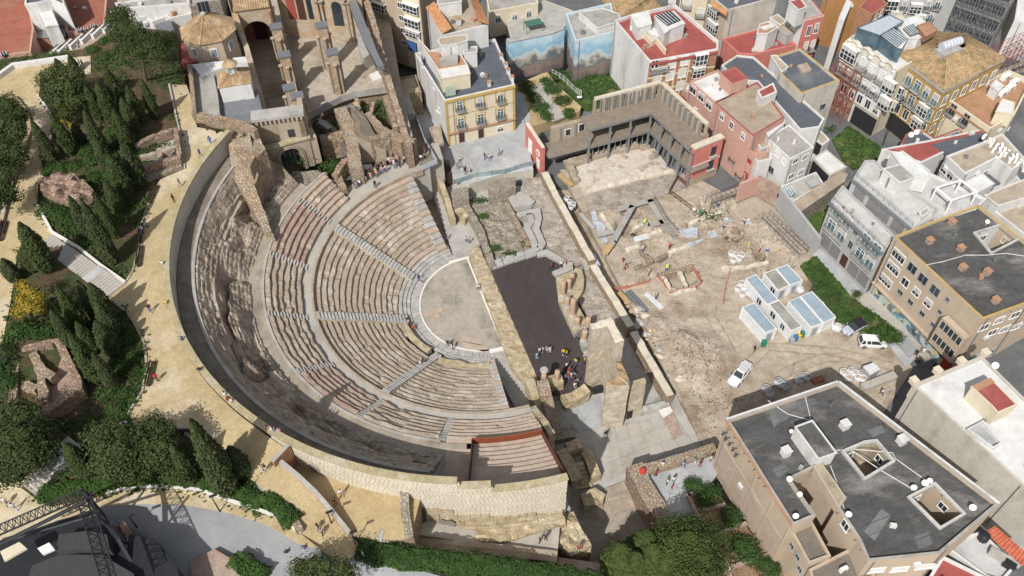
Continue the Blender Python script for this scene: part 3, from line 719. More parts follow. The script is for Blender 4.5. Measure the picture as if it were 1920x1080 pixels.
for k,(u,v,tu,tv)in enumerate(((285,578,283,505),(318,548,322,492),(336,505,334,462),(310,640,314,590),(340,692,346,602),(366,752,370,710),(425,765,432,708),(406,832,406,778))):
 b=P(960+u/3,360+v/3,2.3);h=rise(b,(960+tu/3,360+tv/3));r=.48
 t=thing('broken_column',ccl[k],'column',b,'broken columns on the stage podium')
 mb=MB();mb.lathe((b.x,b.y,b.z),[(r*1.35,0),(r*1.35,.14),(r*1.25,.3),(r*1.05,.36)],14);mb.build('base',['marble'],t,True)
 mb=MB();mb.lathe((b.x,b.y,b.z),[(r,.36),(r*.98,h*.6),(r*.92,h-.1),(r*.8,h)],14);mb.build('shaft',['column_stone'],t,True)
cur=thing('curved_niche_wall','low curved stone wall of the niche behind the podium columns','wall',P(1080,530,0))
mb=MB();mb.wall([p.to_2d()for p in q4(*K1,[(350,442),(378,448),(390,490),(385,550),(352,602),(330,640)],2.5)],1.0,0,2.65,0,0);mb.build('masonry',['ashlar_yellow'],cur)
cur=thing('niche_wall','low grey curved wall snaking along the north edge of the stage','wall',P(1000,430,0))
for pl in([(790,515),(880,490),(945,478),(955,540),(935,615),(985,735),(960,770)],[(880,500),(900,560),(862,610),(910,700),(938,800)],[(940,815),(1020,800),(1110,850),(1160,890),(1220,900)]):
 mb=MB();mb.wall([p.to_2d()for p in q4(*K3,pl,1.7)],1.15,0,1.75);mb.build('masonry',['concrete'],cur)
mb=MB();mb.prism(q4(*K3,[(800,510),(950,480),(962,545),(938,615),(985,735),(930,800),(835,605),(880,560)],1.35),0,1.35);mb.build('fill',['roof_grey'],cur)
mb=MB();mb.prism(q4(*K3,[(700,340),(800,330),(880,360),(928,405),(900,430),(760,450),(740,420)],1.7),0,1.7);mb.build('apse_platform',['concrete'],cur)
mb=MB();mb.prism(q4(*K1,[(225,445),(340,400),(345,430),(250,470)],2.0),0,1.9);mb.build('plinth',['concrete'],cur)
nr=thing('north_ruins','roofless rubble rooms with green weeds north of the stage','ruin',P(930,430,0))
mb=MB();rough_block(mb,[p.to_2d()for p in q4(*K3,[(430,430),(700,380),(930,850),(600,940),(540,760)],.7)],-.3,.85,.6,.1,.45);mb.build('rubble_fill',['rubble_grey'],nr)
mb=MB();rough_wall(mb,[p.to_2d()for p in q4(*K3,[(390,420),(500,620),(600,900)],2.2)],1.2,-.3,[1.9,1.9,1.7],.6,.15,top=.3);mb.build('room_wall',['rubble_grey'],nr)
mb=MB();rough_wall(mb,[p.to_2d()for p in q4(*K3,[(700,400),(770,540),(830,650),(880,740)],1.8)],.9,-.3,1.7,.6,.15,top=.35);mb.build('room_wall',['rubble_wall'],nr)
mb=MB();rough_wall(mb,[p.to_2d()for p in q4(*K3,[(170,205),(230,350),(285,520)],2.6)],1.0,-.3,[3.0,2.6,1.8],.7,.12);mb.build('corridor_wall',['ashlar_yellow'],nr)
mb=MB();rough_wall(mb,[p.to_2d()for p in q4(*K3,[(290,470),(420,460),(360,540)],1.6)],1.2,-.3,1.5,.6,.2);mb.build('room_wall',['ashlar_yellow'],nr)
for k in range(4):
 a=[(600,895),(685,865),(770,840),(855,815)][k];mb=MB();mb.prism(q4(*K3,[(a[0]-15,a[1]-25),(a[0]+65,a[1]-50),(a[0]+82,a[1]+5),(a[0],a[1]+35)],1.6),0,1.55+.06*(k%2));mb.build('paving_slab',['marble'],nr)
for nm,c,o,h in(('vaulted_cell',[(272,315),(405,290),(412,385),(285,415)],'rubble_grey',3.3),('vaulted_cell',[(560,255),(690,225),(775,215),(775,300),(600,345),(570,320)],'rubble_grey',3.6)):
 mb=MB();rough_block(mb,[p.to_2d()for p in q4(*K3,c,h)],-.2,h,.7,.1,.2);mb.build(nm,[o],nr)
for c in([(330,365),(355,360),(352,395),(332,400)],[(622,262),(648,258),(650,330),(628,335)]):
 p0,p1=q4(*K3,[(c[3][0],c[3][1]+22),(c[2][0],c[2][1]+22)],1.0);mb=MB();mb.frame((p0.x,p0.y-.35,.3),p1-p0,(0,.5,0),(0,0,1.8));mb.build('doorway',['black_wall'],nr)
mb=MB();rough_block(mb,[p.to_2d()for p in q4(*K3,[(845,225),(975,205),(1100,430),(1340,870),(1230,900),(990,740),(960,480),(800,330)],1.2)],-.2,1.0,.8,.1,.3);tag(mb.build('rubble_ground',['gravel']),kind='structure')
mb=MB();rough_block(mb,[p.to_2d()for p in q4(*K1,[(400,445),(462,440),(640,740),(560,700),(440,720),(380,620)],1.2)],-.2,1.3,.8,.1,.25);tag(mb.build('rubble_ground',['gravel']),kind='structure')
bw=thing('long_boundary_wall','long pale masonry wall between stage ruins and excavation trench','wall',P(1110,490,0))
for pl,z1 in(([(1020,322),(1043,367),(1110,488)],2.9),([(1112,497),(1183,612)],3.0),([(1188,622),(1257,742)],2.6)):
 mb=MB();rough_wall(mb,[P(u,v,z1).to_2d()for u,v in pl],1.25,-.3,z1,.8,.08,0,1,top=.15);mb.build('wall_run',['rubble_wall','ashlar'],bw)
mb=MB();mb.prism(px([(1090,487),(1108,480),(1118,500),(1098,508)],1.8),0,1.8);mb.build('landing',['walk_concrete'],bw)
# ---------------------------------------------------------------- tower of the stage building
tw=thing('ruined_tower','tall L shaped stone tower ruin beside the dark stage, pale ridge on top','tower',q4(*K2,[(700,640)],1)[0])
ZT=15.7
def tpart(nm,pts,z,z0=0,m='tower_stone',mt='ashlar_cap',amp=.10,step=.7):
 mb=MB();rough_block(mb,[p.to_2d()for p in q4(*K2,pts,z)],z0,z,step,amp,.25,0,1);return mb.build(nm,[m,mt],tw)
tpart('back_wall',[(605,200),(768,142),(792,190),(622,245)],ZT,mt='ashlar')
tpart('side_wall',[(770,150),(790,180),(874,322),(805,345),(745,215)],ZT,mt='ashlar')
tpart('buttress',[(798,500),(850,492),(918,640),(905,655),(838,606)],11.9,mt='tile_old')
tpart('front_wall',[(735,642),(838,600),(918,640),(915,668),(735,675)],11.5,mt='tile_old')
tpart('low_wall',[(912,650),(1035,616),(1047,650),(925,690)],8.8,mt='ashlar_cap')
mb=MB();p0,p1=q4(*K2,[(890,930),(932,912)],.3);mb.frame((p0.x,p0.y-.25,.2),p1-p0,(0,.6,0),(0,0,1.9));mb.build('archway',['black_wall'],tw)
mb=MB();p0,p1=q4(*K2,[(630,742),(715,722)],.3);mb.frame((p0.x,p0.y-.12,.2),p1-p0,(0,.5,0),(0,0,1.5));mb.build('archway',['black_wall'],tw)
mb=MB();mb.prism(q4(*K2,[(1000,835),(1210,780),(1235,815),(1010,885)],1.2),0,1.0);mb.build('marble_sill',['marble'],tw)
sr=thing('south_side_ruins','broken yellow masonry walls and rubble pier at the south end of the stage','ruin',q4(*K2,[(300,760)],0)[0])
for pl,t,z0,z1,m in(([(232,725),(300,945),(345,1050)],1.7,0,[5.2,4.2,1.5],'rubble_wall'),([(235,690),(390,660)],1.6,0,[3.6,3.4],'ashlar_yellow'),([(130,670),(210,840),(260,1010)],1.3,0,[3.4,2.6,1.6],'ashlar_yellow'),([(395,800),(490,765),(582,715)],1.7,0,[2.4,2.2,2.5],'ashlar_yellow'),([(220,1075),(350,1040),(490,1015)],1.8,0,[1.2,1.3,1.0],'rubble_grey')):
 mb=MB();rough_wall(mb,[p.to_2d()for p in q4(*K2,pl,1.8)],t,z0,z1,.6,.2,top=.4,seed=len(pl));mb.build('broken_wall',[m],sr)
for k,(u,v,tu,tv,m)in enumerate(((248,655,250,570,'column_stone'),(350,640,352,562,'column_stone'))):
 b=P(960+u/4.153,560+v/4.153,3.0);h=rise(b,(960+tu/4.153,560+tv/4.153))
 t=thing('broken_column',['pink column with white capital on the yellow wall by the student group','bare pink column on the yellow wall by the student group'][k],'column',b,'broken columns at the south end of the stage')
 mb=MB();mb.lathe(b,[(.42,-.4),(.42,h*.7),(.38,h)],12);mb.build('shaft',[m],t,True)
 if k==0:mb=MB();mb.lathe((b.x,b.y,b.z+h),[(.42,0),(.62,.3),(.66,.6),(.5,.75)],10);mb.build('capital',['marble'],t)
mb=MB();mb.prism(q4(*K2,[(360,870),(480,810),(600,770),(690,760),(700,975),(520,1040)],.12),0,.1);tag(mb.build('pavement',['pavers']),kind='structure')
# yard of large concrete slabs between tower and plaza wall, each slab a piece
mb0=MB();mb0.prism(px([(1112,822),(1250,772),(1302,832),(1212,880),(1150,905),(1118,880)],.1),0,.05);yardo=tag(mb0.build('paved_yard',['concrete']),kind='structure')
A,B,C_,D=P(1130,805,.1),P(1262,775,.1),P(1300,830,.1),P(1145,900,.1)
for i in range(6):
 for j in range(3):
  def bl(s,t):return A.lerp(B,s).lerp(D.lerp(C_,s),t)
  pts=[bl((i+.03)/6,(j+.03)/3),bl((i+.97)/6,(j+.03)/3),bl((i+.97)/6,(j+.97)/3),bl((i+.03)/6,(j+.97)/3)]
  mb=MB();mb.prism(pts,.02,.12+.02*((i+j)%2));mb.build('paving_slab',['walk_concrete' if(i*5+j*3)%4 else 'concrete'],yardo)
mb=MB();mb.prism(px([(1237,773),(1256,757),(1280,815),(1262,825)],.15),0,.22);mb.build('pink_strip',['seat_pink'],yardo)
mb=MB();mb.prism(px([(1234,768),(1252,756),(1262,772),(1243,785)],.15),0,.26);mb.build('white_patch',['white_edge'],yardo)
# ruined stair room in the shade below the seating block
vs_=thing('ruined_stair_room','shaded stone walls and broken steps below the rusty seating block','ruin',P(1080,880,0))
for pl,t,z1 in(([(1052,850),(1070,880),(1082,905)],1.6,2.4),([(1062,842),(1090,835)],1.6,2.2),([(1098,850),(1112,880),(1118,895)],1.5,2.2)):
 mb=MB();rough_wall(mb,[P(u,v,1.5).to_2d()for u,v in pl],t,0,z1,.7,.12,top=.3);mb.build('room_wall',['ashlar_yellow'],vs_)
for k in range(6):
 a=P(1078+k*3.2,876+k*6.2,1.2);mb=MB();mb.box((a.x,a.y,0),(2.6,.62,1.9-k*.3),math.radians(14));mb.build('step',['ashlar_yellow'],vs_)
mb=MB();rough_block(mb,[p.to_2d()for p in px([(1088,930),(1115,918),(1135,930),(1130,950),(1095,952)],1)],0,1.7,.6,.2,.4);mb.build('rubble_mass',['ashlar_yellow'],vs_)
mb=MB();mb.prism(px([(1140,935),(1190,915),(1208,945),(1150,965)],.6),0,.55);mb.build('slab',['seat_stone'],vs_)
# ---------------------------------------------------------------- plaza with retaining walls and planters
PLZ=4.0
sheet('small_plaza',[(p.x,p.y)for p in px([(1208,884),(1342,842),(1358,872),(1330,910),(1315,930),(1330,1000),(1270,1000),(1245,965)],PLZ)],flat(PLZ),'pavers',grid=3,skirt=4.2,ms='rubble_wall')
pw=thing('plaza_wall','rubble stone parapet wall along the edge of the paved plaza','wall',P(1225,880,PLZ))
mb=MB();rough_wall(mb,[P(u,v,4.9).to_2d()for u,v in((1207,880),(1270,862),(1342,838))],1.5,0,4.9,.7,.08,0,1,top=.1);mb.build('wall_run',['rubble_wall','rubble_wall'],pw)
mb=MB();rough_wall(mb,[P(u,v,4.8).to_2d()for u,v in((1190,872),(1215,925),(1246,968),(1250,985))],2.4,0,[5,5,4.6,4.2],.8,.15,0,1,top=.25);mb.build('wall_run',['rubble_pink','rubble_wall'],pw)
b=P(1205,884,PLZ+1);mb=MB();mb.lathe((b.x,b.y,b.z-.5),[(.5,0),(.5,.8),(.35,1.1),(.1,1.15)],12);tag(mb.build('red_drum',['hazard_red']),'rounded bright red drum on the corner of the plaza wall','drum')
# ---------------------------------------------------------------- cathedral ruin on its platform
K5,K6,K7=((460,160),6.0),((340,0),4.153),((480,0),3.0)
por=thing('church_portal','plastered church front with round arched doorway and corbelled cornice above the seating','church front',P(540,310,11))
ZL,ZU=16.3,21.8
u0,u1=P(500,281,ZL),P(579,259,ZL);d=(u1-u0).normalized();bk=Vector((-d.y,d.x,0))
W_=(u1-u0).length
# lower front as two piers and a spandrel round the arched opening
ac,ar=W_*.49,W_*.275
def face_arch(mb,o,d,bk,Wd,z0,z1,cx,r,zs,th,mi=0,n=14):
 """front face with a round arched opening, its jambs and soffit"""
 def p(x,z,b=0):q=o+d*x+bk*b;return(q.x,q.y,z)
 mb.poly([p(0,z0),p(cx-r,z0),p(cx-r,zs),p(0,zs)],mi);mb.poly([p(cx+r,z0),p(Wd,z0),p(Wd,zs),p(cx+r,zs)],mi)
 ring_=[(cx-r*math.cos(math.pi*k/n),zs+r*math.sin(math.pi*k/n))for k in range(n+1)]
 for k in range(n):
  (x0,y0),(x1,y1)=ring_[k],ring_[k+1]
  mb.poly([p(x0,y0),p(x1,y1),p(x1,z1),p(x0,z1)],mi);mb.poly([p(x0,y0,0),p(x0,y0,th),p(x1,y1,th),p(x1,y1,0)],mi)
 mb.poly([p(0,zs),p(cx-r,zs),p(cx-r,z1),p(0,z1)],mi);mb.poly([p(cx+r,zs),p(Wd,zs),p(Wd,z1),p(cx+r,z1)],mi)
 mb.poly([p(cx-r,z0),p(cx-r,z0,th),p(cx-r,zs,th),p(cx-r,zs)],mi);mb.poly([p(cx+r,z0,th),p(cx+r,z0),p(cx+r,zs),p(cx+r,zs,th)],mi)
mb=MB();face_arch(mb,u0,d,bk,W_,10,ZL,ac,ar,13.3,1.2)
mb.frame((u0.x,u0.y,10),d*W_,bk*3.2,(0,0,ZL-10),0,'xXYZ');mb.build('front_wall',['plaster_old'],por)
for k,(dr_,off)in enumerate(((.30,-.14),(.0,-.22),(-.32,.35))):
 mb=MB();n=16;r=ar+dr_+.12
 pts=[u0+d*(ac-r*math.cos(math.pi*i/n))+bk*off+Vector((0,0,13.3-ZL+r*math.sin(math.pi*i/n)))for i in range(n+1)]
 mb.path([u0+d*(ac-r)+bk*off+Vector((0,0,10-ZL))]+pts+[u0+d*(ac+r)+bk*off+Vector((0,0,10-ZL))],.13,6);mb.build('arch_moulding',['plaster_old'],por)
mb=MB();q=u0+d*(ac-ar)+bk*1.15;mb.frame((q.x,q.y,10.6),d*(2*ar),bk*.1,(0,0,5.6));dd=mb.build('door',['dark_paint'],por)
for k in range(5):
 mb=MB();q2=q+d*(ar*2*(k+.5)/5)-bk*.05;mb.frame((q2.x,q2.y,10.7),d*.07,bk*.04,(0,0,4.2));mb.build('door_bar',['grey_paint'],dd)
mb=MB();mb.frame((u0.x-d.x*.3-bk.x*.3,u0.y-d.y*.3-bk.y*.3,ZL),d*(W_+.6),bk*1.2,(0,0,.35));mb.build('string_course',['ashlar_cap'],por)
v0,v1=P(474,224,ZU),P(566,212,ZU);e=(v1-v0).normalized();eb=Vector((-e.y,e.x,0));L2=(v1-v0).length
mb=MB();mb.frame((v0.x,v0.y,ZL-.5),e*L2,eb*1.8,(0,0,ZU-ZL+.2));mb.build('upper_wall',['plaster_old'],por)
mb=MB();mb.frame((v0.x-e.x*.3-eb.x*.55,v0.y-e.y*.3-eb.y*.55,ZU-.3),e*(L2+.6),eb*2.6,(0,0,.55));mb.build('cornice',['concrete'],por)
for k in range(11):
 q=v0+e*(L2*(k+.4)/11)-eb*.5;mb=MB();mb.frame((q.x,q.y,ZU-.95),e*.34,eb*.6,(0,0,.6));mb.build('corbel',['slab_stone'],por)
q=v0+e*(L2*.62)-eb*.02;mb=MB();mb.frame((q.x-.0,q.y,17.0),e*1.2,eb*.05-e*0,(0,0,1.7));mb.lathe((0,0,-50),[(.01,0),(.01,.01)],3);mb.build('window',['glass_dark'],por)
b0,b1=q4(*K5,[(712,612),(800,580)],15.8);mb=MB();mb.frame((b0.x,b0.y,10),b1-b0,bk*3,(0,0,5.8));mb.build('buttress',['beige_wall'],por)
b0,b1=q4(*K5,[(632,290),(690,420)],19);mb=MB();mb.frame((v1.x,v1.y,12),eb*6,-e*.9,(0,0,8.6));mb.build('side_wall',['plaster_ochre'],por)
# roofless nave: side walls, arcade piers, arched end wall
ch=thing('cathedral_ruin','roofless cathedral ruin with ochre walls and tall broken piers behind the theatre','church',P(600,120,CHZ))
mb=MB();rough_wall(mb,[p.to_2d()for p in q4(*K6,[(398,0),(440,200),(520,420),(600,700),(640,860)],20)],1.0,CHZ-2,[24,23,22,20.5,19.5],1.1,.08,top=.2);mb.build('nave_wall',['plaster_ochre'],ch)
mb=MB();rough_wall(mb,[p.to_2d()for p in q4(*K6,[(700,150),(790,420),(850,640),(900,770)],CHZ+3)],1.3,CHZ,[CHZ+5.2,CHZ+4.5,CHZ+3.8,CHZ+3],.8,.16,top=.7);mb.build('arcade_wall',['plaster_ochre'],ch)
caps=[((735,205),9.5),((800,425),8.8),((1090,195),9.6),((1172,405),8.9),((838,680),7.6),((900,745),7.6)]
for(c,h)in caps:
 b=P(340+c[0]/4.153,c[1]/4.153,CHZ+h);r=1.0
 mb=MB();rough_wall(mb,[(b.x-r*.8,b.y-.3),(b.x+r*.8,b.y+.3)],1.7,CHZ,CHZ+h-.15,.7,.13,top=.05);pr=mb.build('pier',['plaster_ochre'],ch)
 mb=MB();mb.box((b.x,b.y,CHZ+h-.15),(2.3,2.0,.3),.3);mb.build('lead_cap',['steel'],pr)
 for dx,dy in((-1.05,-.5),(1.05,.5),(.35,-1.1)):
  mb=MB();mb.tube((b.x+dx,b.y+dy,CHZ),(b.x+dx,b.y+dy,CHZ+h*.72),.2,8);mb.build('half_column',['plaster_old'],pr)
  mb=MB();mb.lathe((b.x+dx,b.y+dy,CHZ+h*.72),[(.22,0),(.4,.3),(.44,.5)],8);mb.build('capital',['slab_stone'],pr)
# end wall of the nave with big arch, roofed choir behind
e0,e1=q4(*K6,[(425,160),(705,120)],21.5);dd_=(e1-e0);Le=dd_.length;dd_.normalize();ebk=Vector((-dd_.y,dd_.x,0));o_=Vector((e0.x,e0.y,0))
mb=MB();face_arch(mb,o_,dd_,ebk,Le,CHZ,23.5,Le*.5,Le*.38,18.2,.9);mb.build('choir_arch',['plaster_ochre'],ch)
mb=MB();q=o_+ebk*7;mb.frame((q.x,q.y,CHZ),dd_*Le,ebk*.4,(0,0,9));mb.frame((o_.x,o_.y,CHZ),ebk*7,dd_*.4,(0,0,10));q=o_+dd_*(Le-.4);mb.frame((q.x,q.y,CHZ),ebk*7,dd_*.4,(0,0,10));mb.build('choir_wall',['brick_wall'],ch)
mb=MB();q=o_+ebk*6.9+dd_*(Le*.33);mb.frame((q.x,q.y,CHZ),dd_*(Le*.36),-ebk*.1,(0,0,4));mb.build('choir_door',['door_dark'],ch)
def tile_roof_quad(parent,p,m='tile',n=None,name='roof',pitch=.45,r=.11):
 """one slope of clay tiles: base sheet and raised cover rows running from the eaves (p0-p1) up to the ridge (p3-p2)"""
 p0,p1,p2,p3=[Vector(x)for x in p];mb=MB();mb.poly([p0,p1,p2,p3])
 up=(p1-p0).cross(p3-p0).normalized();
 if up.z<0:up=-up
 n=n or max(3,int((p1-p0).length/pitch))
 for k in range(n):
  f=(k+.5)/n;a,b=p0.lerp(p1,f),p3.lerp(p2,f)
  if(b-a).length<.3:continue
  w0=(p1-p0).normalized()*r;w1=w0 if(p2-p3).length>.5 else w0*.6
  mb.poly([a-w0,a+up*r,b+up*r,b-w1]);mb.poly([a+up*r,a+w0,b+w1,b+up*r]);mb.poly([a-w0,a+w0,a+up*r])
 mb.poly([p3,p2,p1,p0]if False else[p0-up*.12,p3-up*.12,p2-up*.12,p1-up*.12])
 return mb.build(name,[m],parent)
q=o_-ebk*.4;tile_roof_quad(ch,[q+Vector((0,0,23.6)),q+dd_*Le+Vector((0,0,23.6)),q+dd_*Le+ebk*9+Vector((0,0,26.5)),q+ebk*9+Vector((0,0,26.5))],'tile')
# far wall of the transept with arched windows, right outer wall
f0,f1=q4(*K6,[(815,290),(1290,330)],CHZ);f0,f1=P(536,70,CHZ),P(690,78,CHZ);dd_=f1-f0;Lf=dd_.length;dd_.normalize();fb=Vector((-dd_.y,dd_.x,0))
mb=MB();mb.frame((f0.x,f0.y,CHZ),dd_*Lf,fb*1.0,(0,0,12));mb.build('transept_wall',['plaster_ochre'],ch)
for s,w_,z0_,h_,m in((.10,.10,4.4,5.5,'scaffold_red'),(.22,.09,4.4,5.5,'door_dark'),(.34,.06,4.6,5,'glass_dark'),(.63,.12,3.4,5.2,'glass_dark')):
 q=f0+dd_*(Lf*s)-fb*.06;mb=MB();mb.frame((q.x,q.y,CHZ+z0_),dd_*(Lf*w_),fb*.08,(0,0,h_-Lf*w_*.4));
 c=q+dd_*(Lf*w_/2);r=Lf*w_/2;pts=[c+dd_*(-r*math.cos(math.pi*k/10))+Vector((0,0,z0_+h_-Lf*w_*.4+r*math.sin(math.pi*k/10)))for k in range(11)];mb.poly(pts);mb.build('arched_window',[m],ch)
for s in(.47,.52,.80,.84):
 q=f0+dd_*(Lf*s)-fb*.4;mb=MB();mb.tube((q.x,q.y,CHZ),(q.x,q.y,CHZ+8.5),.32,8);p_=mb.build('half_column',['plaster_ochre'],ch);mb=MB();mb.lathe((q.x,q.y,CHZ+8.5),[(.34,0),(.6,.4),(.65,.7)],8);mb.build('capital',['plaster_old'],ch)
rw=[(640,-40),(690,90),(722,160),(748,235),(775,262)]
mb=MB();rough_wall(mb,[P(u,v,CHZ+4).to_2d()for u,v in((668,-30),(705,75),(725,140),(744,192),(764,246))],1.15,CHZ-5,[CHZ+10.5,CHZ+8,CHZ+5,CHZ+2.0,CHZ+.6],.7,.2,0,1,top=.9);mb.build('outer_wall',['rubble_pink','rubble_wall'],ch)
mb=MB();mb.wall([P(u,v,CHZ+8.5).to_2d()for u,v in((662,10),(692,82),(712,120))],1.5,CHZ+8,[CHZ+9.6,CHZ+8.8,CHZ+7.2]);mb.build('lead_cap',['steel'],ch)
mb=MB();q_=px([(668,50),(692,52),(700,100),(682,112),(672,90)],CHZ+2.5);mb.prism(q_,CHZ,CHZ+2.8);mb.build('shed',['concrete'],ch)
mb=MB();mb.prism(px([(692,140),(708,132),(716,145),(700,152)],CHZ+.4),CHZ,CHZ+.4);mb.build('floor_hatch',['white_edge'],ch)
mb=MB();mb.wall([p.to_2d()for p in q4(*K7,[(285,640),(390,580),(480,535),(560,510),(730,485)],CHZ+1)],.25,CHZ-.5,CHZ+1.0,0,0);mb.build('terrace_parapet',['concrete'],ch)
# lower rubble works between church and seating
rb=thing('church_retaining_walls','stepped rubble retaining walls and rooms between church floor and seating','ruin',P(690,270,8))
for pl,t,z0,z1,m in(([(693,262),(735,250),(778,262)],1.2,7.5,[13,13.4,13],'rubble_wall'),([(600,258),(645,250),(690,262)],1.3,7.5,[12.6,12.2,12.4],'rubble_wall'),([(640,215),(655,240),(665,300)],2.2,7.4,[15.5,14,12],'rubble_wall'),([(690,215),(715,238),(755,262)],1.0,8,[13.5,13,12.5],'rubble_wall'),([(668,205),(700,245)],.9,9,[14.5,11],'plaster_ochre'),([(628,330),(650,300),(668,318)],1.2,7.4,[10.5,10.8,9.8],'rubble_pink')):
 mb=MB();rough_wall(mb,[P(u,v,(z1[0]+z1[-1])/2).to_2d()for u,v in pl],t,z0,z1,.7,.18,top=.4,seed=t*7);mb.build('retaining_wall',[m],rb)
mb=MB();rough_block(mb,[p.to_2d()for p in px([(525,345),(545,322),(578,318),(612,322),(625,345),(600,368),(540,372),(505,388),(505,370)],10.5)],6.5,lambda x,y:10.3+.0*x,.7,.2,.5);mb.build('rubble_mound',['rubble_grey'],rb)
mb=MB();rough_block(mb,[p.to_2d()for p in px([(500,378),(560,350),(585,352),(640,330),(650,352),(600,366),(560,372),(510,400)],9.5)],6.5,9.6,.6,.2,.4);mb.build('rubble_mound',['rubble_wall'],rb)
mb=MB();rough_block(mb,[p.to_2d()for p in px([(588,262),(590,225),(640,198),(735,175),(768,245),(770,262),(700,270)],9.8)],6,9.6,.8,.1,.5);mb.build('sunken_room_floor',['soil'],rb)
for pl,t,z1,m in(([(598,222),(622,235),(640,262)],.9,[12.0,11.6,12],'rubble_grey'),([(668,186),(672,215),(668,240)],.8,[12.2,11.5,12],'rubble_wall'),([(700,190),(690,215)],.7,[12,11],'rubble_wall'),([(722,182),(735,215),(742,245)],.9,[12.4,12,12.6],'rubble_wall'),([(600,262),(640,250),(655,258)],1.0,[12.6,12.4,12.8],'rubble_wall')):
 mb=MB();rough_wall(mb,[P(u,v,12).to_2d()for u,v in pl],t,8,z1,.6,.15,top=.4,seed=t*3);mb.build('room_wall',[m],rb)
for a,b_ in(((640,212),(665,222)),((650,200),(676,205)),((600,228),(618,240))):mb=MB();mb.wall([P(*a,14).to_2d(),P(*b_,14).to_2d()],1.0,13.9,14.15);mb.build('lead_coping',['steel'],rb)
mb=MB();rough_block(mb,[p.to_2d()for p in px([(660,215),(685,222),(720,262),(668,268)],13)],8,lambda x,y:lerp(15.5,10.5,cl((proj((x,y,13))[0]-662)/55)),.6,.1,.2);mb.build('sloping_buttress',['plaster_old'],rb)
# broken buttress wall dropping from the promenade to the seats
bt=thing('broken_rubble_wall','massive broken rubble wall dropping from the promenade to the seating','wall',P(460,320,16))
C1=((300,230),3.6)
top_=q4(*C1,[(478,205),(560,175),(632,140),(650,330),(622,372),(712,582),(650,560),(560,430),(478,335)],19)
def zbt(x,y):
 q_=proj((x,y,19));v=(q_[1]-230)*3.6;return lerp(21.4,13.2,cl((v-180)/380))
mb=MB();rough_block(mb,[p.to_2d()for p in top_],10,zbt,.7,.2,.4);mb.build('masonry',['rubble_wall'],bt)
mb=MB();rough_block(mb,[p.to_2d()for p in px([(430,246),(470,232),(500,285),(480,300),(470,318),(440,285)],20)],10,20.6,.8,.15,.4);mb.build('masonry',['rubble_wall'],bt)
# chapels on the promenade level
CB=20.5
cw=thing('chapel_terrace','rubble walled terrace with grey flat roof below the tiled chapels','terrace',P(430,200,CB))
def zc(pts,z):return q4(*K6,pts,z)
mb=MB();mb.prism(zc([(62,505),(245,550),(285,745),(300,905),(90,865)],22.6),14,22.6);mb.build('flat_roof',['roof_grey'],cw)
mb=MB();mb.prism(zc([(290,770),(590,700),(632,862),(560,905),(480,940),(300,905)],21.4),14,21.4,0,1);mb.build('metal_roof',['concrete','steel'],cw)
for k in range(13):
 a,b=zc([(292+k*.8,772+k*10.5)],21.4)[0],zc([(592+k*3.4,702+k*13)],21.4)[0];mb=MB();mb.tube(a+Vector((0,0,.05)),b+Vector((0,0,.05)),.09,4);mb.build('roof_rib',['steel'],cw)
mb=MB();mb.wall([p.to_2d()for p in zc([(62,500),(78,640),(98,862)],23.9)],.7,20,23.9);mb.build('parapet',['rubble_wall'],cw)
mb=MB();rough_wall(mb,[p.to_2d()for p in zc([(90,875),(210,905),(360,925),(500,960),(575,1000)],23.0)],.9,18,[23.2,23.1,23,22.9,22.6],.8,.1,top=.15);mb.build('rubble_wall',['rubble_wall'],cw)
oc=thing('octagonal_chapel','octagonal chapel with clay tiled pyramid roof and small white windows','chapel',P(390,90,CB))
ez,apz=26.0,29.0
cen=P(381,27,apz);ea=zc([(320,322)],ez)[0];rr_=(ea-cen).to_2d().length;th0=math.degrees(math.atan2(ea.y-cen.y,ea.x-cen.x))
oct_=[Vector((cen.x+rr_*math.cos(math.radians(th0+45*k)),cen.y+rr_*math.sin(math.radians(th0+45*k)),ez))for k in range(8)]
mb=MB();mb.prism([(cen.x+(p.x-cen.x)*.94,cen.y+(p.y-cen.y)*.94)for p in oct_],14,ez-.1);ow=mb.build('wall',['beige_wall'],oc)
for k in range(8):
 a,b=oct_[k],oct_[(k+1)%8];tile_roof_quad(oc,[a,b,cen,cen],'tile',13)
 mb=MB();mb.tube(a+Vector((0,0,.08)),cen+Vector((0,0,.12)),.14,5);mb.build('hip_ridge',['tile'],oc)
 mid=(a+b)/2;nrm=(mid-cen);nrm.z=0;nrm.normalize();tx=Vector((-nrm.y,nrm.x,0))
 if nrm.y<.2:
  c_=Vector((cen.x,cen.y,0))+nrm*((mid-cen).to_2d().length*.94+.03)
  mb=MB();q=c_-tx*.65;mb.frame((q.x,q.y,ez-3.0),tx*1.3,nrm*.1,(0,0,1.8));wf=mb.build('window_frame',['white_paint'],oc)
  mb=MB();q=c_-tx*.48+nrm*.1;mb.frame((q.x,q.y,ez-2.85),tx*.96,nrm*.03,(0,0,1.5));mb.build('pane',['glass_pale'],wf)
mb=MB();mb.lathe(cen,[(.5,-.1),(.5,.3),(.2,.5)],8);mb.build('finial',['concrete'],oc)
sq=thing('square_chapel','small square chapel with hipped tile roof, white walls and a tiny lantern','chapel',P(440,160,CB))
E_=zc([(268,560),(286,690),(545,648),(470,510)],24.6);e2=E_[1];e1_=E_[2];ux=(e1_-e2);uy=Vector((-ux.y,ux.x,0)).normalized()*(ux.length*.85)
E_=[e2,e1_,e1_+uy,e2+uy];ap=(E_[0]+E_[2])/2+Vector((0,0,2.0))
mb=MB();cc=(E_[0]+E_[2])/2;mb.prism([(cc.x+(p.x-cc.x)*.95,cc.y+(p.y-cc.y)*.95)for p in E_],14,24.5);mb.build('wall',['white_wall'],sq)
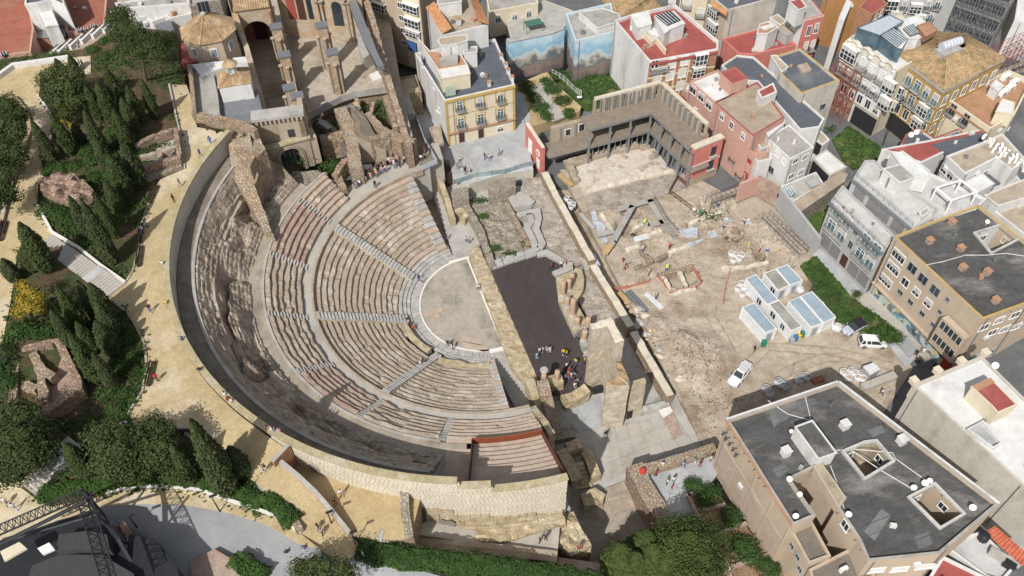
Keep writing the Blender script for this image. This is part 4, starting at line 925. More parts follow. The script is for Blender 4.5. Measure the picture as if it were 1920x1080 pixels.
for k in range(4):tile_roof_quad(sq,[E_[k],E_[(k+1)%4],ap,ap],'tile',14)
mb=MB();mb.lathe((ap.x,ap.y,ap.z-.7),[(.95,0),(.95,1.5)],8);ln=mb.build('lantern',['white_wall'],sq)
mb=MB();mb.lathe((ap.x,ap.y,ap.z+.8),[(1.35,0),(.7,.5),(.1,.95)],12);mb.build('lantern_roof',['tile'],ln)
mb=MB();mb.box((ap.x-.15,ap.y-.95,ap.z-.35),(.6,.06,.9));mb.build('window',['glass_pale'],ln)
mb=MB();mb.prism(zc([(75,500),(210,480),(330,470),(330,520),(245,550),(150,575)],23.5),20,23.4);mb.build('white_annex',['roof_white'],sq)
mb=MB();mb.prism(zc([(400,450),(500,440),(515,485),(410,490)],24.4),20,24.4);mb.build('white_annex',['roof_white'],sq)
mb=MB();mb.prism(zc([(0,335),(50,330),(85,450),(150,470),(75,500),(5,500)],22),19,22.2);mb.build('red_terrace',['roof_red'],sq)
# ---------------------------------------------------------------- buildings
_wm={}
def wmesh(kind,w,h,part):
 """cached window pieces in facade coordinates: x along the wall, -y outwards, z up from the sill"""
 key=(kind,round(w,2),round(h,2),part)
 if key in _wm:return _wm[key]
 mb=MB();W2=w/2;m='white_paint'
 def b(x0,x1,y0,y1,z0,z1):mb.frame((x0,-y1,z0),(x1-x0,0,0),(0,y1-y0,0),(0,0,z1-z0))
 if part=='frame':
  f=.09;d=.10
  if kind=='dark':m='grey_paint'
  if kind in('door','shutter'):m='concrete';f=.07
  if kind=='gal':d=.75
  if kind=='gal':
   for z0,z1 in((0,.12),(h*.42,h*.42+.1),(h-.12,h)):b(-W2,W2,0,d,z0,z1)
   n=max(2,int(w/.75))
   for k in range(n+1):x=-W2+w*k/n;b(x-.045,x+.045,d-.03,d+.03,.12,h-.12)
   b(-W2-.1,W2+.1,0,d+.1,h,h+.12)
  else:
   b(-W2-f,-W2,0,d,0,h);b(W2,W2+f,0,d,0,h);b(-W2-f,W2+f,0,d,h,h+f);b(-W2-f-.05,W2+f+.05,0,d+.06,-f,0)
   if kind in('win','dark','french'):
    n=2 if w<1.7 else(3 if w<2.4 else 4)
    for k in range(1,n):x=-W2+w*k/n;b(x-.035,x+.035,.035,d-.02,0,h)
    if kind=='french':b(-W2,W2,.035,d-.02,h*.7,h*.7+.06)
 elif part=='pane':
  m={'win':'glass_dark','dark':'glass_dark','blind':'blind','door':'door_dark','shutter':'shutter_grey','french':'glass_blue','gal':'glass_dark','rolled':'blind_grey'}[kind]
  if kind=='gal':b(-W2+.03,W2-.03,0,.72,.02,h-.02)
  else:b(-W2,W2,0,.03,0,h)
  if kind in('blind','shutter'):
   n=int(h/.3)
   for k in range(n):b(-W2,W2,.03,.045,h*(k+.1)/n,h*(k+.75)/n)
 elif part=='slab':b(-W2-.3,W2+.3,0,.75,-.16,0);m='concrete'
 elif part=='railing':
  m='black_steel' if kind!='glass' else 'rail_glass';x0,x1=-W2-.27,W2+.27
  b(x0,x1,.69,.73,.92,.97);b(x0,x0+.04,0,.73,.92,.97);b(x1-.04,x1,0,.73,.92,.97);b(x0,x1,.69,.73,.05,.09)
  n=int((x1-x0)/.17)
  for k in range(n+1):x=x0+(x1-x0)*k/n;b(x-.014,x+.014,.695,.725,.05,.92)
  for k in range(4):y=.08+.15*k;b(x0+.005,x0+.03,y,y+.025,.05,.92);b(x1-.03,x1-.005,y,y+.025,.05,.92)
 _wm[key]=mb.mesh({'frame':'window_frame','pane':'pane','slab':'balcony','railing':'railing'}[part],[m]);return _wm[key]
class Bld:
 def __init__(s,name,label,cat,roof,zr,zb,wall='white_wall',top='roof_grey',par=.5,pt=.28,cap=None,group=None,at=None,holes=(),wells=None):
  z=zr if at is None else at
  s.p=[P(u,v,z)for u,v in roof];s.zr,s.zb=zr,zb
  c=sum(s.p,Vector())/len(s.p);s.c=c;s.ccw=area([(p.x,p.y)for p in s.p])>0
  s.root=thing(name,label,cat,(c.x,c.y,zb),group);pl=[(p.x,p.y)for p in s.p]
  mb=MB();mb.prism(pl,zb-.5,zr-par-.02,top=False);s.wall=mb.build('wall',[wall],s.root)
  hp=[[(q.x,q.y)for q in px(h,zr-par)]for h in holes]
  if hp:
   b=pl if s.ccw else pl[::-1];pts=[Vector(q)for q in b];e=[(i,(i+1)%len(b))for i in range(len(b))]
   for h in hp:
    k=len(pts);pts+=[Vector(q)for q in h];e+=[(k+i,k+(i+1)%len(h))for i in range(len(h))]
   vs,_,fs,*_=geometry.delaunay_2d_cdt(pts,e,[],1,1e-4);mb=MB();mb.v=[(v.x,v.y,zr-par)for v in vs]
   for f in fs:
    q=(sum(vs[i].x for i in f)/len(f),sum(vs[i].y for i in f)/len(f))
    if not any(inside(q,h)for h in hp):mb.f.append(tuple(f));mb.m.append(0)
   mb.build('roof',[top],s.root)
   for h,(dep,wm,rim)in zip(hp,wells):
    h=h if area(h)>0 else h[::-1];mb=MB();z1=zr-par
    for i in range(len(h)):
     a,b2=h[i-1],h[i];mb.poly([(*b2,z1-dep),(*a,z1-dep),(*a,z1),(*b2,z1)])
    mb.poly([(*q,z1-dep)for q in h]);wl=mb.build('light_well',[wm],s.root)
    for i in range(len(h)):
     a,b2=Vector((*h[i-1],0)),Vector((*h[i],0));d=a-b2;n=Vector((d.y,-d.x,0)).normalized()
     if n.y<-.25 and d.length>2.5:
      q=(a+b2)/2+n*.01;q.z=z1-2.6;o=link('window',wmesh('win',1.1,1.2,'frame'),s.root,q-s.root.location,math.atan2(d.y,d.x));link('pane',wmesh('win',1.1,1.2,'pane'),o)
    mb=MB();mb.wall(h,.3,z1-.05,z1+rim,closed=True);mb.build('rim',['roof_pale'],wl)
  else:
   mb=MB();mb.prism(pl,zr-par-.3,zr-par);mb.build('roof',[top],s.root)
  if par>.05:
   q=pl if s.ccw else pl[::-1];n=len(q);ins=[]
   for i in range(n):
    a,b,d=Vector(q[i-1]),Vector(q[i]),Vector(q[(i+1)%n]);d1,d2=(b-a).normalized(),(d-b).normalized();nn=Vector((-(d1.y+d2.y),d1.x+d2.x))
    nn=nn.normalized()if nn.length>1e-5 else Vector((-d1.y,d1.x));ins.append(b+nn*(pt/2/max(.35,nn.dot(Vector((-d1.y,d1.x))))))
   mb=MB();mb.wall(ins,pt+.06,zr-par-.35,zr,0,1,closed=True);mb.build('parapet',[wall,cap or wall],s.root)
  # down pipes, wall units and roof vents, as on any lived-in block
  rc=random.Random(int(abs(c.x*7+c.y*13)*10));H_=zr-zb
  if H_>6 and len(roof)<13 and cat in('house','building','apartment block'):
   for i in range(len(s.p)):
    a,d,n,L=s.fac(i)
    if n.y>-.15 or L<5:continue
    q=a+d*(L*rc.uniform(.03,.12))+n*.09;mb=MB();mb.tube((q.x,q.y,zb),(q.x,q.y,zr-.3),.07,5);mb.build('down_pipe',['steel'],s.root)
    for k in range(0 if wall in('mural_paint','render_wall')or L>22 else rc.choice((0,1,2))):q=a+d*(L*rc.uniform(.2,.9))+n*.22;mb=MB();mb.box((q.x,q.y,zb+H_*rc.uniform(.35,.85)),(.85,.4,.6),math.atan2(d.y,d.x));mb.build('wall_unit',['plastic_white'],s.root)
   for k in range(rc.choice((2,3,4))):
    q=Vector(rc.choice(s.p)).lerp(c,rc.uniform(.35,.85));sz=rc.uniform(.35,.8)
    if inside((q.x,q.y),pl)and not any(inside((q.x,q.y),h)for h in hp):mb=MB();mb.box((q.x,q.y,zr-par-.02),(sz,sz*rc.uniform(.6,1.2),rc.uniform(.4,.9)),rc.random()*3);mb.build('roof_vent',[rc.choice(('steel','roof_grey','white_wall','roof_terracotta'))],s.root)
 def fac(s,i):
  a,b=s.p[i],s.p[(i+1)%len(s.p)]
  if not s.ccw:a,b=b,a
  d=(b-a);d.z=0;L=d.length;d.normalize();return Vector((a.x,a.y,0)),d,Vector((d.y,-d.x,0)),L
 def hit(s,i,u,v):
  a,d,n,L=s.fac(i);r=P(u,v,0)-Vector((0,0,HC));t=a.dot(n)/r.dot(n);q=Vector((0,0,HC))+r*t;return q
 def win(s,i,pts,w,h,kind='win',bal=False,off=0.0,rail='iron',name='window'):
  a,d,n,L=s.fac(i);rz=math.atan2(d.y,d.x)
  for u,v in pts:
   q=s.hit(i,u,v);q.z-=h/2;q+=n*(.004+off);q.z=max(q.z,s.zb+.05)
   o=link('door' if kind=='door' and name=='window' else name,wmesh(kind,w,h,'frame'),s.root,q-s.root.location,rz)
   link('pane',wmesh(kind,w,h,'pane'),o)
   if kind in('win','french','gal')and random.random()<.6:
    hh=h*random.choice((.3,.45,.6));bl=link('roller_blind',wmesh('rolled',w*.96,hh,'pane'),o,(0,-.05 if kind!='gal' else-.74,h-hh))
   if bal:
    k=link('balcony',wmesh(rail,w,h,'slab'),s.root,q-s.root.location,rz);link('railing',wmesh(rail,w,h,'railing'),k)
 def grid(s,i,n,zs,w,h,kind='win',bal=False,m=.5,**k):
  a,d,nn,L=s.fac(i);
  for z in zs:
   for j in range(n):
    q=a+d*(L*(m+j*(1-2*m)/(n-1)if n>1 else .5)if m<.5 else L*(j+.5)/n);q.z=z+h/2;s.win(i,[proj(q)],w,h,kind,bal,**k)
 def band(s,i,z,h=.3,out=.12,m='white_wall',name='cornice'):
  a,d,n,L=s.fac(i);mb=MB();mb.frame((a.x,a.y,z),d*L,n*out,(0,0,h));mb.build(name,[m],s.root)
 def strip(s,i,s0,s1,z0,z1,m,name='pilaster',out=.08):
  a,d,n,L=s.fac(i);q=a+d*(L*s0);mb=MB();mb.frame((q.x,q.y,z0),d*(L*(s1-s0)),n*out,(0,0,z1-z0));return mb.build(name,[m],s.root)
 def vol(s,pts,z,zb,wall='white_wall',top='roof_grey',name='roof_room',rim=.12):
  q=px(pts,z);mb=MB();mb.prism(q,zb,z-rim,0,1);o=mb.build(name,[wall,top],s.root)
  if rim>.02:
   qq=[(v.x,v.y)for v in q];mb=MB();mb.wall(qq,.22,z-rim-.1,z,closed=True);mb.build('rim',[wall],o)
  return o
 def felt(s,i,sp,z,m='roof_blue',holes=()):
  a,d,n,L=s.fac(i);pl=[(p.x,p.y)for p in s.p];mb=MB();k=1
  while k*sp<70:
   o=a-n*(k*sp);run=None;x=-60.0
   while x<100:
    q=o+d*x;ok=inside((q.x,q.y),pl)and inside((q.x-n.x*.5,q.y-n.y*.5),pl)and not any(inside((q.x,q.y),h)for h in holes)
    if ok and run is None:run=x
    if not ok and run is not None:
     if x-run>1:e=o+d*run;mb.frame((e.x,e.y,z),d*(x-run),-n*.09,(0,0,.025),0,'xXyYZ')
     run=None
    x+=.5
   k+=1
  tag(mb.build('felt_seam',[m],s.root),kind='stuff')
 def dish(s,u,v,z,r=.45,az=-.6):
  r*=.72
  b=P(u,v,z);mb=MB();mb.tube(b,b+Vector((0,0,.7)),.04,5);c=b+Vector((0,0,.8));dr=Vector((math.cos(az+math.pi*1.5)*.8,math.sin(az+math.pi*1.5)*.8,.55)).normalized();a=dr.orthogonal().normalized();e=dr.cross(a)
  i=len(mb.v);n=10;mb.v.append(tuple(c-dr*.12))
  for k in range(n):mb.v.append(tuple(c+(a*math.cos(6.283*k/n)+e*math.sin(6.283*k/n))*r+dr*.06))
  for k in range(n):mb.f.append((i,i+1+k,i+1+(k+1)%n));mb.m.append(0)
  mb.tube(c,c+dr*.45,.02,4);mb.build('satellite_dish',['white_paint'],s.root)
 def ac(s,u,v,z,rz=0.5,sz=(1.0,.45,.8)):
  b=P(u,v,z);mb=MB();mb.box(b,sz,rz);o=mb.build('air_conditioner',['white_paint'],s.root)
  mb=MB();q=b+Vector((math.sin(rz)*sz[1]*.51,-math.cos(rz)*sz[1]*.51,sz[2]/2));mb.tube(q,q+Vector((math.sin(rz),-math.cos(rz),0))*.03,sz[2]*.36,10);mb.build('fan',['shutter_grey'],o)
 def chim(s,u,v,z,h=.9,w=.6,m='white_wall',cap='roof_terracotta'):
  b=P(u,v,z);mb=MB();mb.box(b,(w,w,h),.4);o=mb.build('chimney',[m],s.root);mb=MB();mb.box((b.x,b.y,b.z+h+.002),(w+.15,w+.15,.12),.4);mb.build('cap',[cap],o)
 def antenna(s,u,v,z,h=2.6):
  b=P(u,v,z);mb=MB();mb.tube(b,b+Vector((0,0,h)),.035,5)
  for k in range(5):mb.tube(b+Vector((-.45+.05*k,.0,h-.15*k)),b+Vector((.45-.05*k,.25,h-.15*k)),.018,4)
  mb.build('antenna',['steel'],s.root)
 def skylight(s,pts,z,m='glass_pale',n=4):
  q=px(pts,z);mb=MB();mb.prism(q,z-.3,z);o=mb.build('skylight',[m],s.root)
  for k in range(n+1):
   a,b=q[0].lerp(q[1],k/n),q[3].lerp(q[2],k/n);mb=MB();mb.tube(a+Vector((0,0,.03)),b+Vector((0,0,.03)),.05,4);mb.build('glazing_bar',['white_paint'],o)
 def fence(s,pts,z,h=1.0,m='steel'):
  q=px(pts,z);mb=MB()
  for a,b in zip(q,q[1:]):
   n=max(1,int((b-a).length/1.2));mb.tube(a+Vector((0,0,h)),b+Vector((0,0,h)),.035,5);mb.tube(a+Vector((0,0,h*.5)),b+Vector((0,0,h*.5)),.02,4)
   for k in range(n+1):c=a.lerp(b,k/n);mb.tube(c,c+Vector((0,0,h)),.03,5)
  mb.build('railing',[m],s.root)
 def tiles(s,pts4,zs,m='tile_orange',n=None):return tile_roof_quad(s.root,[P(u,v,z)for(u,v),z in zip(pts4,zs)],m,n)
def sc_(c,s,pts):return[(c[0]+x/s,c[1]+y/s)for x,y in pts]

# --- yellow-fronted house on the plaza
b=Bld('yellow_house','four storey house with pale yellow front and ochre trim facing the plaza','house',[(833.5,188.5),(965.3,158.8),(928,72),(778,99)],13.9,3,'white_wall','roof_blue',.6)
a_,d_,n_,L_=b.fac(0)
b.strip(0,0,1,3,13.3,'cream_wall','front',.06);b.band(0,13.35,.5,.35,'ochre_trim');b.strip(0,.0,.035,3,13.3,'ochre_trim','quoin',.12);b.strip(0,.965,1,3,13.3,'ochre_trim','quoin',.12);b.band(0,9.9,.14,.12,'ochre_trim','string_course')
c2=((780,60),4.91)
up=sc_(*c2,[(402,680),(587,640),(775,600)]);mid_=sc_(*c2,[(412,835),(595,795),(775,745)])
for pts in(up,mid_):
 for u,v in pts:
  q=b.hit(0,u,v);s0=(q-a_).to_2d().dot(d_.to_2d())/L_;b.strip(0,s0-.075,s0+.075,q.z+1.0,q.z+1.5,'ochre_trim','lintel',.1);b.strip(0,s0-.075,s0-.055,q.z-1.2,q.z+1.0,'ochre_trim','jamb',.09);b.strip(0,s0+.055,s0+.075,q.z-1.2,q.z+1.0,'ochre_trim','jamb',.09)
b.win(0,up,1.1,2.1,'french',True,.06);b.win(0,mid_,1.2,2.3,'french',True,.06)
b.win(0,sc_(*c2,[(420,970),(598,945)]),1.1,2.3,'door',off=.06);b.win(0,sc_(*c2,[(775,890)]),1.2,1.2,'win',off=.06);b.band(0,5.9,.2,.5,'roof_terracotta','ledge')
b.win(3,sc_(*c2,[(40,230),(60,300),(170,500),(215,720)]),.8,1.1,'win')
b.vol(sc_(*c2,[(238,425),(497,380),(470,300),(205,345)]),16.6,13.2,'cream_wall','roof_white');b.vol(sc_(*c2,[(205,345),(470,300),(400,190),(120,170),(30,70),(10,50)]),16.2,13.2,'white_wall','roof_terracotta')
b.vol(sc_(*c2,[(230,125),(380,105),(475,75),(460,20),(235,50),(205,75)]),19.0,16,'white_wall','roof_tan',rim=.06);b.vol(sc_(*c2,[(440,195),(560,180),(560,130),(430,140)]),16.8,13.2,'white_wall','roof_grey');b.vol(sc_(*c2,[(225,290),(385,260),(385,200),(215,235)]),17.0,16.1,'concrete','roof_grey',rim=0)
b.vol(sc_(*c2,[(215,200),(390,180),(385,210),(220,240)]),16.5,16.0,'roof_red','roof_red',rim=0)
for u,v in sc_(*c2,[(785,250),(830,330),(850,385),(885,450),(675,500)]):b.chim(u,v,13.4,1.1,.55)
q=P(*sc_(*c2,[(305,165)])[0],17.6);mb=MB();mb.box((q.x,q.y-.2,16.3),(.9,.1,2.1));mb.build('green_door',['green_cloth'],b.root)
mb=MB();q=P(*sc_(*c2,[(318,545)])[0],14.5);mb.box((q.x,q.y,13.5),(1.9,.12,2.0),.2);mb.build('awning',['paint_pale_green'],b.root)
mb=MB();q=P(*sc_(*c2,[(58,415)])[0],9);mb.box((q.x-.3,q.y,8.2),(.12,1.3,2.0),.5);mb.build('green_blind',['green_cloth'],b.root)
# --- tan-roofed house and flats behind it
b=Bld('tan_tiled_house','white house with two strips of tan roof tiles behind the yellow house','house',[(832,66),(915,46),(888,-14),(800,12)],18.3,3,'white_wall','roof_tan',.3)
tile_roof_quad(b.root,[P(798,14,18.6),P(829,64,18.6),P(847,52,19.9),P(814,3,19.9)],'tile_orange');tile_roof_quad(b.root,[P(917,46,18.6),P(893,-12,18.6),P(880,-8,19.6),P(898,40,19.6)],'tile_orange');b.chim(860,46,18.2,1.3,.8)
b.vol([(822,8),(865,2),(862,-16),(818,-10)],21,18,'white_wall','roof_grey')
b=Bld('apartment_block','beige apartment block with white glazed galleries stacked beside the church wall','apartment block',[(722,104),(800,134),(828,62),(742,30)],23,3,'beige_wall','roof_grey',.5,at=3)
b.p=[Vector((p.x,p.y,0))for p in b.p]
b.win(0,[(713,12),(718,43),(724,62),(727,82)],3.2,1.9,'gal');b.win(0,[(772,15),(775,42),(777,62)],3.6,1.9,'gal');b.win(0,[(750,10),(753,34),(756,57),(758,80)],1.1,1.1,'win')
b.strip(0,.60,.99,3,23,'cream_wall','pale_bay',.05)
mb=MB();q=b.hit(0,774,84);mb.box((q.x-.1,q.y-.5,q.z-1.2),(2.2,.15,2.4),b.fac(0)[1].angle(Vector((1,0,0)))*-1);mb.build('awning',['blue_cloth'],b.root)
b=Bld('stone_lane_building','low ochre building at the shaded lane between church and yellow house','building',[(735,148),(780,140),(790,172),(748,182)],8.5,3,'rubble_wall','roof_tan',.3)
b=Bld('lane_walkway','covered concrete walkway running down the lane to the seating','walkway',[(742,178),(765,172),(778,212),(760,216)],9.6,7.0,'concrete','concrete',.05)
bb=thing('access_bridge','grey access bridge over the passage with people on its platform','bridge',P(785,280,7.8))
mb=MB();mb.prism(px([(758,216),(778,212),(800,270),(818,300),(790,312),(782,305)],7.9),7.5,7.9);mb.build('deck',['concrete_dark'],bb)
mb=MB();mb.wall([p.to_2d()for p in px([(778,212),(795,258),(819,299),(789,312)],8.9)],.08,7.9,9.0);mb.build('balustrade',['sheet_plastic'],bb)
for u,v in((800,300),(815,296)):
 q=P(u,v,4);mb=MB();mb.box((q.x,q.y,0),(.5,.5,7.5));mb.build('column',['concrete'],bb)
b=Bld('passage_house','narrow ochre masonry hut at the edge of the plaza by the bridge','hut',[(805,240),(825,233),(832,268),(812,278)],5.5,3,'plaster_old','roof_tan',.2)
# --- cream cottage, mural walls
b=Bld('cream_cottage','small cream house with green pergola behind the painted mural wall','house',[(917,22),(1009,5),(1004,-14),(912,-4)],9.0,3,'cream_wall','roof_grey',.3)
b.win(0,sc_((960,0),3,[(15,100),(95,78)]),1.1,2.0,'french');b.win(0,[(934,35)],1.1,1.9,'french')
pg=thing('pergola','small green canvas pergola on the cottage terrace','pergola',P(1000,55,6))
mb=MB();q=px([(982,40),(1012,34),(1018,44),(988,50)],8);mb.prism(q,7.9,8.0,bottom=True);mb.build('canopy',['green_cloth'],pg)
for v in q:mb=MB();mb.tube((v.x,v.y,5.5),v,.06,5);mb.build('post',['green_cloth'],pg)
mm=bpy.data.materials.new('mural_paint');mm.use_nodes=True;n_=mm.node_tree;bs=n_.nodes['Principled BSDF'];bs.inputs['Roughness'].default_value=.9;MATS['mural_paint']=mm
g_=n_.nodes.new('ShaderNodeNewGeometry');sx=n_.nodes.new('ShaderNodeSeparateXYZ');n_.links.new(g_.outputs['Position'],sx.inputs[0])
t1=n_.nodes.new('ShaderNodeTexNoise');t1.inputs['Scale'].default_value=.45;t1.inputs['Detail'].default_value=7;n_.links.new(g_.outputs['Position'],t1.inputs['Vector'])
ma=n_.nodes.new('ShaderNodeMath');ma.operation='MULTIPLY_ADD';ma.inputs[1].default_value=7.0;n_.links.new(t1.outputs['Fac'],ma.inputs[0]);n_.links.new(sx.outputs['Z'],ma.inputs[2])
mr=n_.nodes.new('ShaderNodeMapRange');mr.inputs['From Min'].default_value=6;mr.inputs['From Max'].default_value=17;n_.links.new(ma.outputs[0],mr.inputs['Value'])
cr_=n_.nodes.new('ShaderNodeValToRGB');e_=cr_.color_ramp.elements;e_[0].color=(.12,.10,.10,1);e_[0].position=.08;e_[1].color=(.44,.50,.54,1);e_[1].position=1
for p_,c_ in((.22,(.22,.16,.13,1)),(.33,(.10,.13,.16,1)),(.42,(.40,.36,.29,1)),(.50,(.42,.50,.55,1)),(.60,(.22,.38,.50,1)),(.72,(.30,.46,.56,1)),(.85,(.45,.55,.60,1))):k_=e_.new(p_);k_.color=c_
n_.links.new(mr.outputs[0],cr_.inputs[0]);n_.links.new(cr_.outputs[0],bs.inputs['Base Color'])
b=Bld('mural_house','grey-roofed house painted with a bright blue sky mural','house',[(1075,150),(1148,132),(1140,78),(1058,98)],12.6,3,'mural_paint','roof_grey',.4,at=3)
b.vol([(1085,22),(1130,15),(1160,25),(1165,38),(1120,52)],13.8,12,'white_wall','roof_grey')
b=Bld('mural_wall','long garden wall painted with sky and ruins mural','wall',[(955,148),(1033,131),(1056,122),(1052,114),(1030,124),(950,141)],12.0,3,'mural_paint','concrete',.05,at=3)
b=Bld('mural_terrace','paved terrace behind the painted wall with potted plants','terrace',[(958,74),(1058,50),(1075,20),(1020,0),(950,40)],6.0,2,'render_wall','concrete',.1)
b=Bld('violet_tiled_house','house with purple grey tiled roof behind the painted wall','house',[(1135,20),(1180,38),(1245,22),(1200,-16),(1140,-14)],12,3,'brick_wall','roof_grey',.05)
tile_roof_quad(b.root,[P(1128,2,12.1),P(1166,30,12.1),P(1220,-8,14.5),P(1185,-30,14.5)],'tile_old');tile_roof_quad(b.root,[P(1166,30,12.1),P(1244,18,12.1),P(1222,-8,14.5),P(1221,-8,14.5)],'tile_old')
# --- white block with red flat roof
b=Bld('red_roofed_block','white sided apartment block with brick front and red flat roof','apartment block',[(1152.6,37.8),(1218,115),(1346,92),(1347,76),(1266,8),(1186,26)],15.8,3,'white_wall','roof_red',.7)
b.strip(1,0,1,3,15.0,'brick_wall','front',.08);b.band(1,15.0,.45,.4,'roof_red')
cD=((1140,20),6.75)
for z in(5.5,8.6,11.7):b.band(1,z,.3,.16,'cream_wall','floor_band')
b.win(1,sc_(*cD,[(805,665),(780,820),(965,630),(935,785),(910,945),(625,855)]),1.5,2.0,'blind',off=.08);b.win(1,sc_(*cD,[(1165,600),(1130,760)]),2.5,2.4,'gal',off=.08);b.win(1,sc_(*cD,[(590,680)]),1.4,1.9,'win',off=.08);b.win(1,sc_(*cD,[(640,735)]),3.2,.6,'blind',True,off=.08)
for t_,w_ in((.07,.02),(.30,.02),(.385,.02),(.5,.02),(.585,.02)):b.strip(1,t_,t_+w_,3,15,'cream_wall','pilaster',.12)
b.vol([(1228,30),(1263,20),(1284,43),(1258,53),(1246,62)],18.6,15,'white_wall','roof_white');b.skylight([(1229,28),(1258,20),(1276,36),(1252,46)],18.9,'glass_dark',5)
b.vol([(1183,28),(1216,20),(1222,44),(1196,52)],18.0,15,'white_wall','roof_white');b.vol([(1222,46),(1250,60),(1234,68),(1216,60)],16.4,15,'white_wall','roof_white');b.antenna(1190,28,15.5,3);b.antenna(1256,46,18.6,3);b.ac(1185,55,15.2,1.0)
mb=MB();mb.wall([p.to_2d()for p in px([(1203,58),(1222,80),(1230,74),(1248,96)],15.9)],.3,15,16.3);mb.build('roof_upstand',['cream_wall'],b.root)
for u,v in((1210,86),(1216,90),(1206,92),(1218,84)):
 mb=MB();q=P(u,v,15.1);mb.box(q,(.7,.5,.3),.4);mb.build('roof_box',['seat_pink'],b.root)
# --- long salmon row with terrace balustrade
b=Bld('salmon_row','long salmon pink house with red band terrace and white urn posts','house',[(1281,166),(1310,150),(1446,258),(1440,285),(1413,289)],8.6,.5,'salmon_wall','roof_terracotta',.7)
b.band(4,6.0,.9,.05,'red_wall','red_band');b.band(4,.5,3.2,.06,'red_wall','red_base')
b.win(4,sc_((960,0),3,[(1250,890),(1285,980)]),1.1,1.9,'french',True);b.win(4,sc_((1380,180),4.908,[(5,520),(60,735)]),1.2,1.8,'win');b.win(4,[(1372,285),(1392,308)],1.2,1.9,'win')
for k in range(9):
 a_,d_,n_,L_=b.fac(4);q=a_+d_*(L_*(k+.4)/9);mb=MB();mb.lathe((q.x-n_.x*.3,q.y-n_.y*.3,8.4),[(.26,0),(.24,.7),(.36,.8),(.2,1.0),(.3,1.25),(.08,1.5)],8);mb.build('urn_post',['white_wall'],b.root)
b=Bld('white_terrace_house','salmon upper storey with white flat roof and grid windows above the red band','house',[(1294,152),(1347,130),(1378,178),(1340,192)],12.2,.5,'salmon_wall','roof_white',.3)
b.win(3,sc_((960,0),3,[(1020,505),(1065,545),(1108,590)]),1.6,1.7,'win')
b=Bld('brown_roofed_house','salmon house with ribbed grey brown roof and small white windows','house',[(1340,192),(1420,153),(1471,220),(1412,255)],12.2,.5,'salmon_wall','roof_tan',.25,cap='roof_red')
b.win(3,sc_((960,0),3,[(1182,655),(1235,705),(1300,765)]),.9,1.4,'win')
for k in range(26):
 s0=(k+.5)/26;a_,c_=b.p[0].lerp(b.p[3],s0),b.p[1].lerp(b.p[2],s0);mb=MB();mb.tube(a_+Vector((0,0,-.22)),c_+Vector((0,0,-.22)),.1,4);mb.build('roof_rib',['roof_tan'],b.root)
b=Bld('salmon_roof_tower','salmon stair tower with red flat top on the white roof','tower',[(1351,135),(1379,124),(1403,146),(1373,156)],14.8,11.6,'salmon_wall','roof_red',.15,cap='roof_red')
b=Bld('red_capped_stair_house','small white stair house with red sloped cap beside the ribbed roof','stair house',[(1420,170),(1450,155),(1457,172),(1428,185)],14,11,'white_wall','roof_red',.1)
b=Bld('pink_corner_house','white and red house with a sculpted emblem panel at the excavation edge','house',[(1398,266),(1428,250),(1446,262),(1446,298),(1420,304)],7.5,.5,'white_wall','roof_grey',.4)
# --- blue grey roofs
b=Bld('blue_grey_roof','long building with blue grey flat roof beside the ribbed roof','building',[(1353,122),(1382,103),(1413,106),(1546,222),(1537,238),(1500,243),(1420,152),(1378,150)],10.5,.5,'white_wall','roof_blue',.3)
b=Bld('blue_grey_block','raised block with blue grey roof and brown patch near the scaffolding','building',[(1456,104),(1500,90),(1574,150),(1503,175),(1462,136)],12.5,.5,'render_wall','roof_blue',.4,cap='ochre_trim')
b.win(2,[(1542,200)],1.2,1.3,'dark');b.vol([(1495,122),(1513,117),(1522,130),(1506,136)],12.6,12,'roof_tan','roof_tan',rim=0)
b.vol([(1446,104),(1455,103),(1478,125),(1466,134)],13.0,9,'white_wall','roof_tan')
# --- buildings along the top
b=Bld('grey_party_wall_block','tall block with bare grey side wall and corner glazed balconies','apartment block',[(1364,19),(1458,-6),(1440,-60),(1330,-10)],15.5,.5,'render_wall','roof_blue',.4)
b.strip(3,.0,1,.5,15,'beige_wall','side',.04);b.win(3,sc_((1240,0),6,[(600,140),(590,290)]),3.0,2.2,'gal')
b.tiles([(1330,8),(1361,30),(1364,19),(1340,2)],[15.6,15.6,16.3,16.3],'tile_orange')
b.strip(0,0,1,3,8.8,'white_wall','stained_base',.05)
b=Bld('orange_balcony_house','orange and cream house front with rounded balconies at the top edge','house',[(1270,34),(1320,40),(1345,-10),(1290,-30)],16,.5,'cream_wall','roof_grey',.4,at=4)
b.win(0,sc_((1240,0),6,[(290,40),(120,20),(440,140)]),1.5,2.0,'blind',True)
b=Bld('red_terrace_house','low house with red terrace roof and white stair tower','house',[(1355,72),(1420,55),(1500,82),(1412,102),(1384,100)],9.5,.5,'pink_wall','roof_red',.4)
b.vol([(1420,62),(1425,45),(1440,40),(1460,50),(1440,62)],13.5,9,'white_wall','roof_terracotta',rim=.2);b.skylight([(1426,50),(1444,45),(1452,50),(1434,55)],13.7,'white_wall',4);b.vol([(1452,48),(1470,40),(1492,60),(1476,66)],11.5,9,'grey_wall','roof_tan');b.vol([(1444,33),(1458,26),(1475,40),(1464,46)],11.8,9,'white_wall','roof_tan')
b=Bld('pink_trimmed_house','tall white house with pink red front and two white windows','house',[(1490,20),(1509,37),(1545,28),(1512,-12),(1495,-10)],15.5,.5,'white_wall','roof_grey',.35,cap='pink_wall')
b.strip(1,0,1,.5,15.2,'pink_wall','front',.06);b.win(1,sc_((1240,0),6,[(1655,345),(1740,315)]),.9,2.3,'win',off=.06);b.win(1,[(1510,87),(1523,84)],.9,2.3,'blind',True,off=.06)
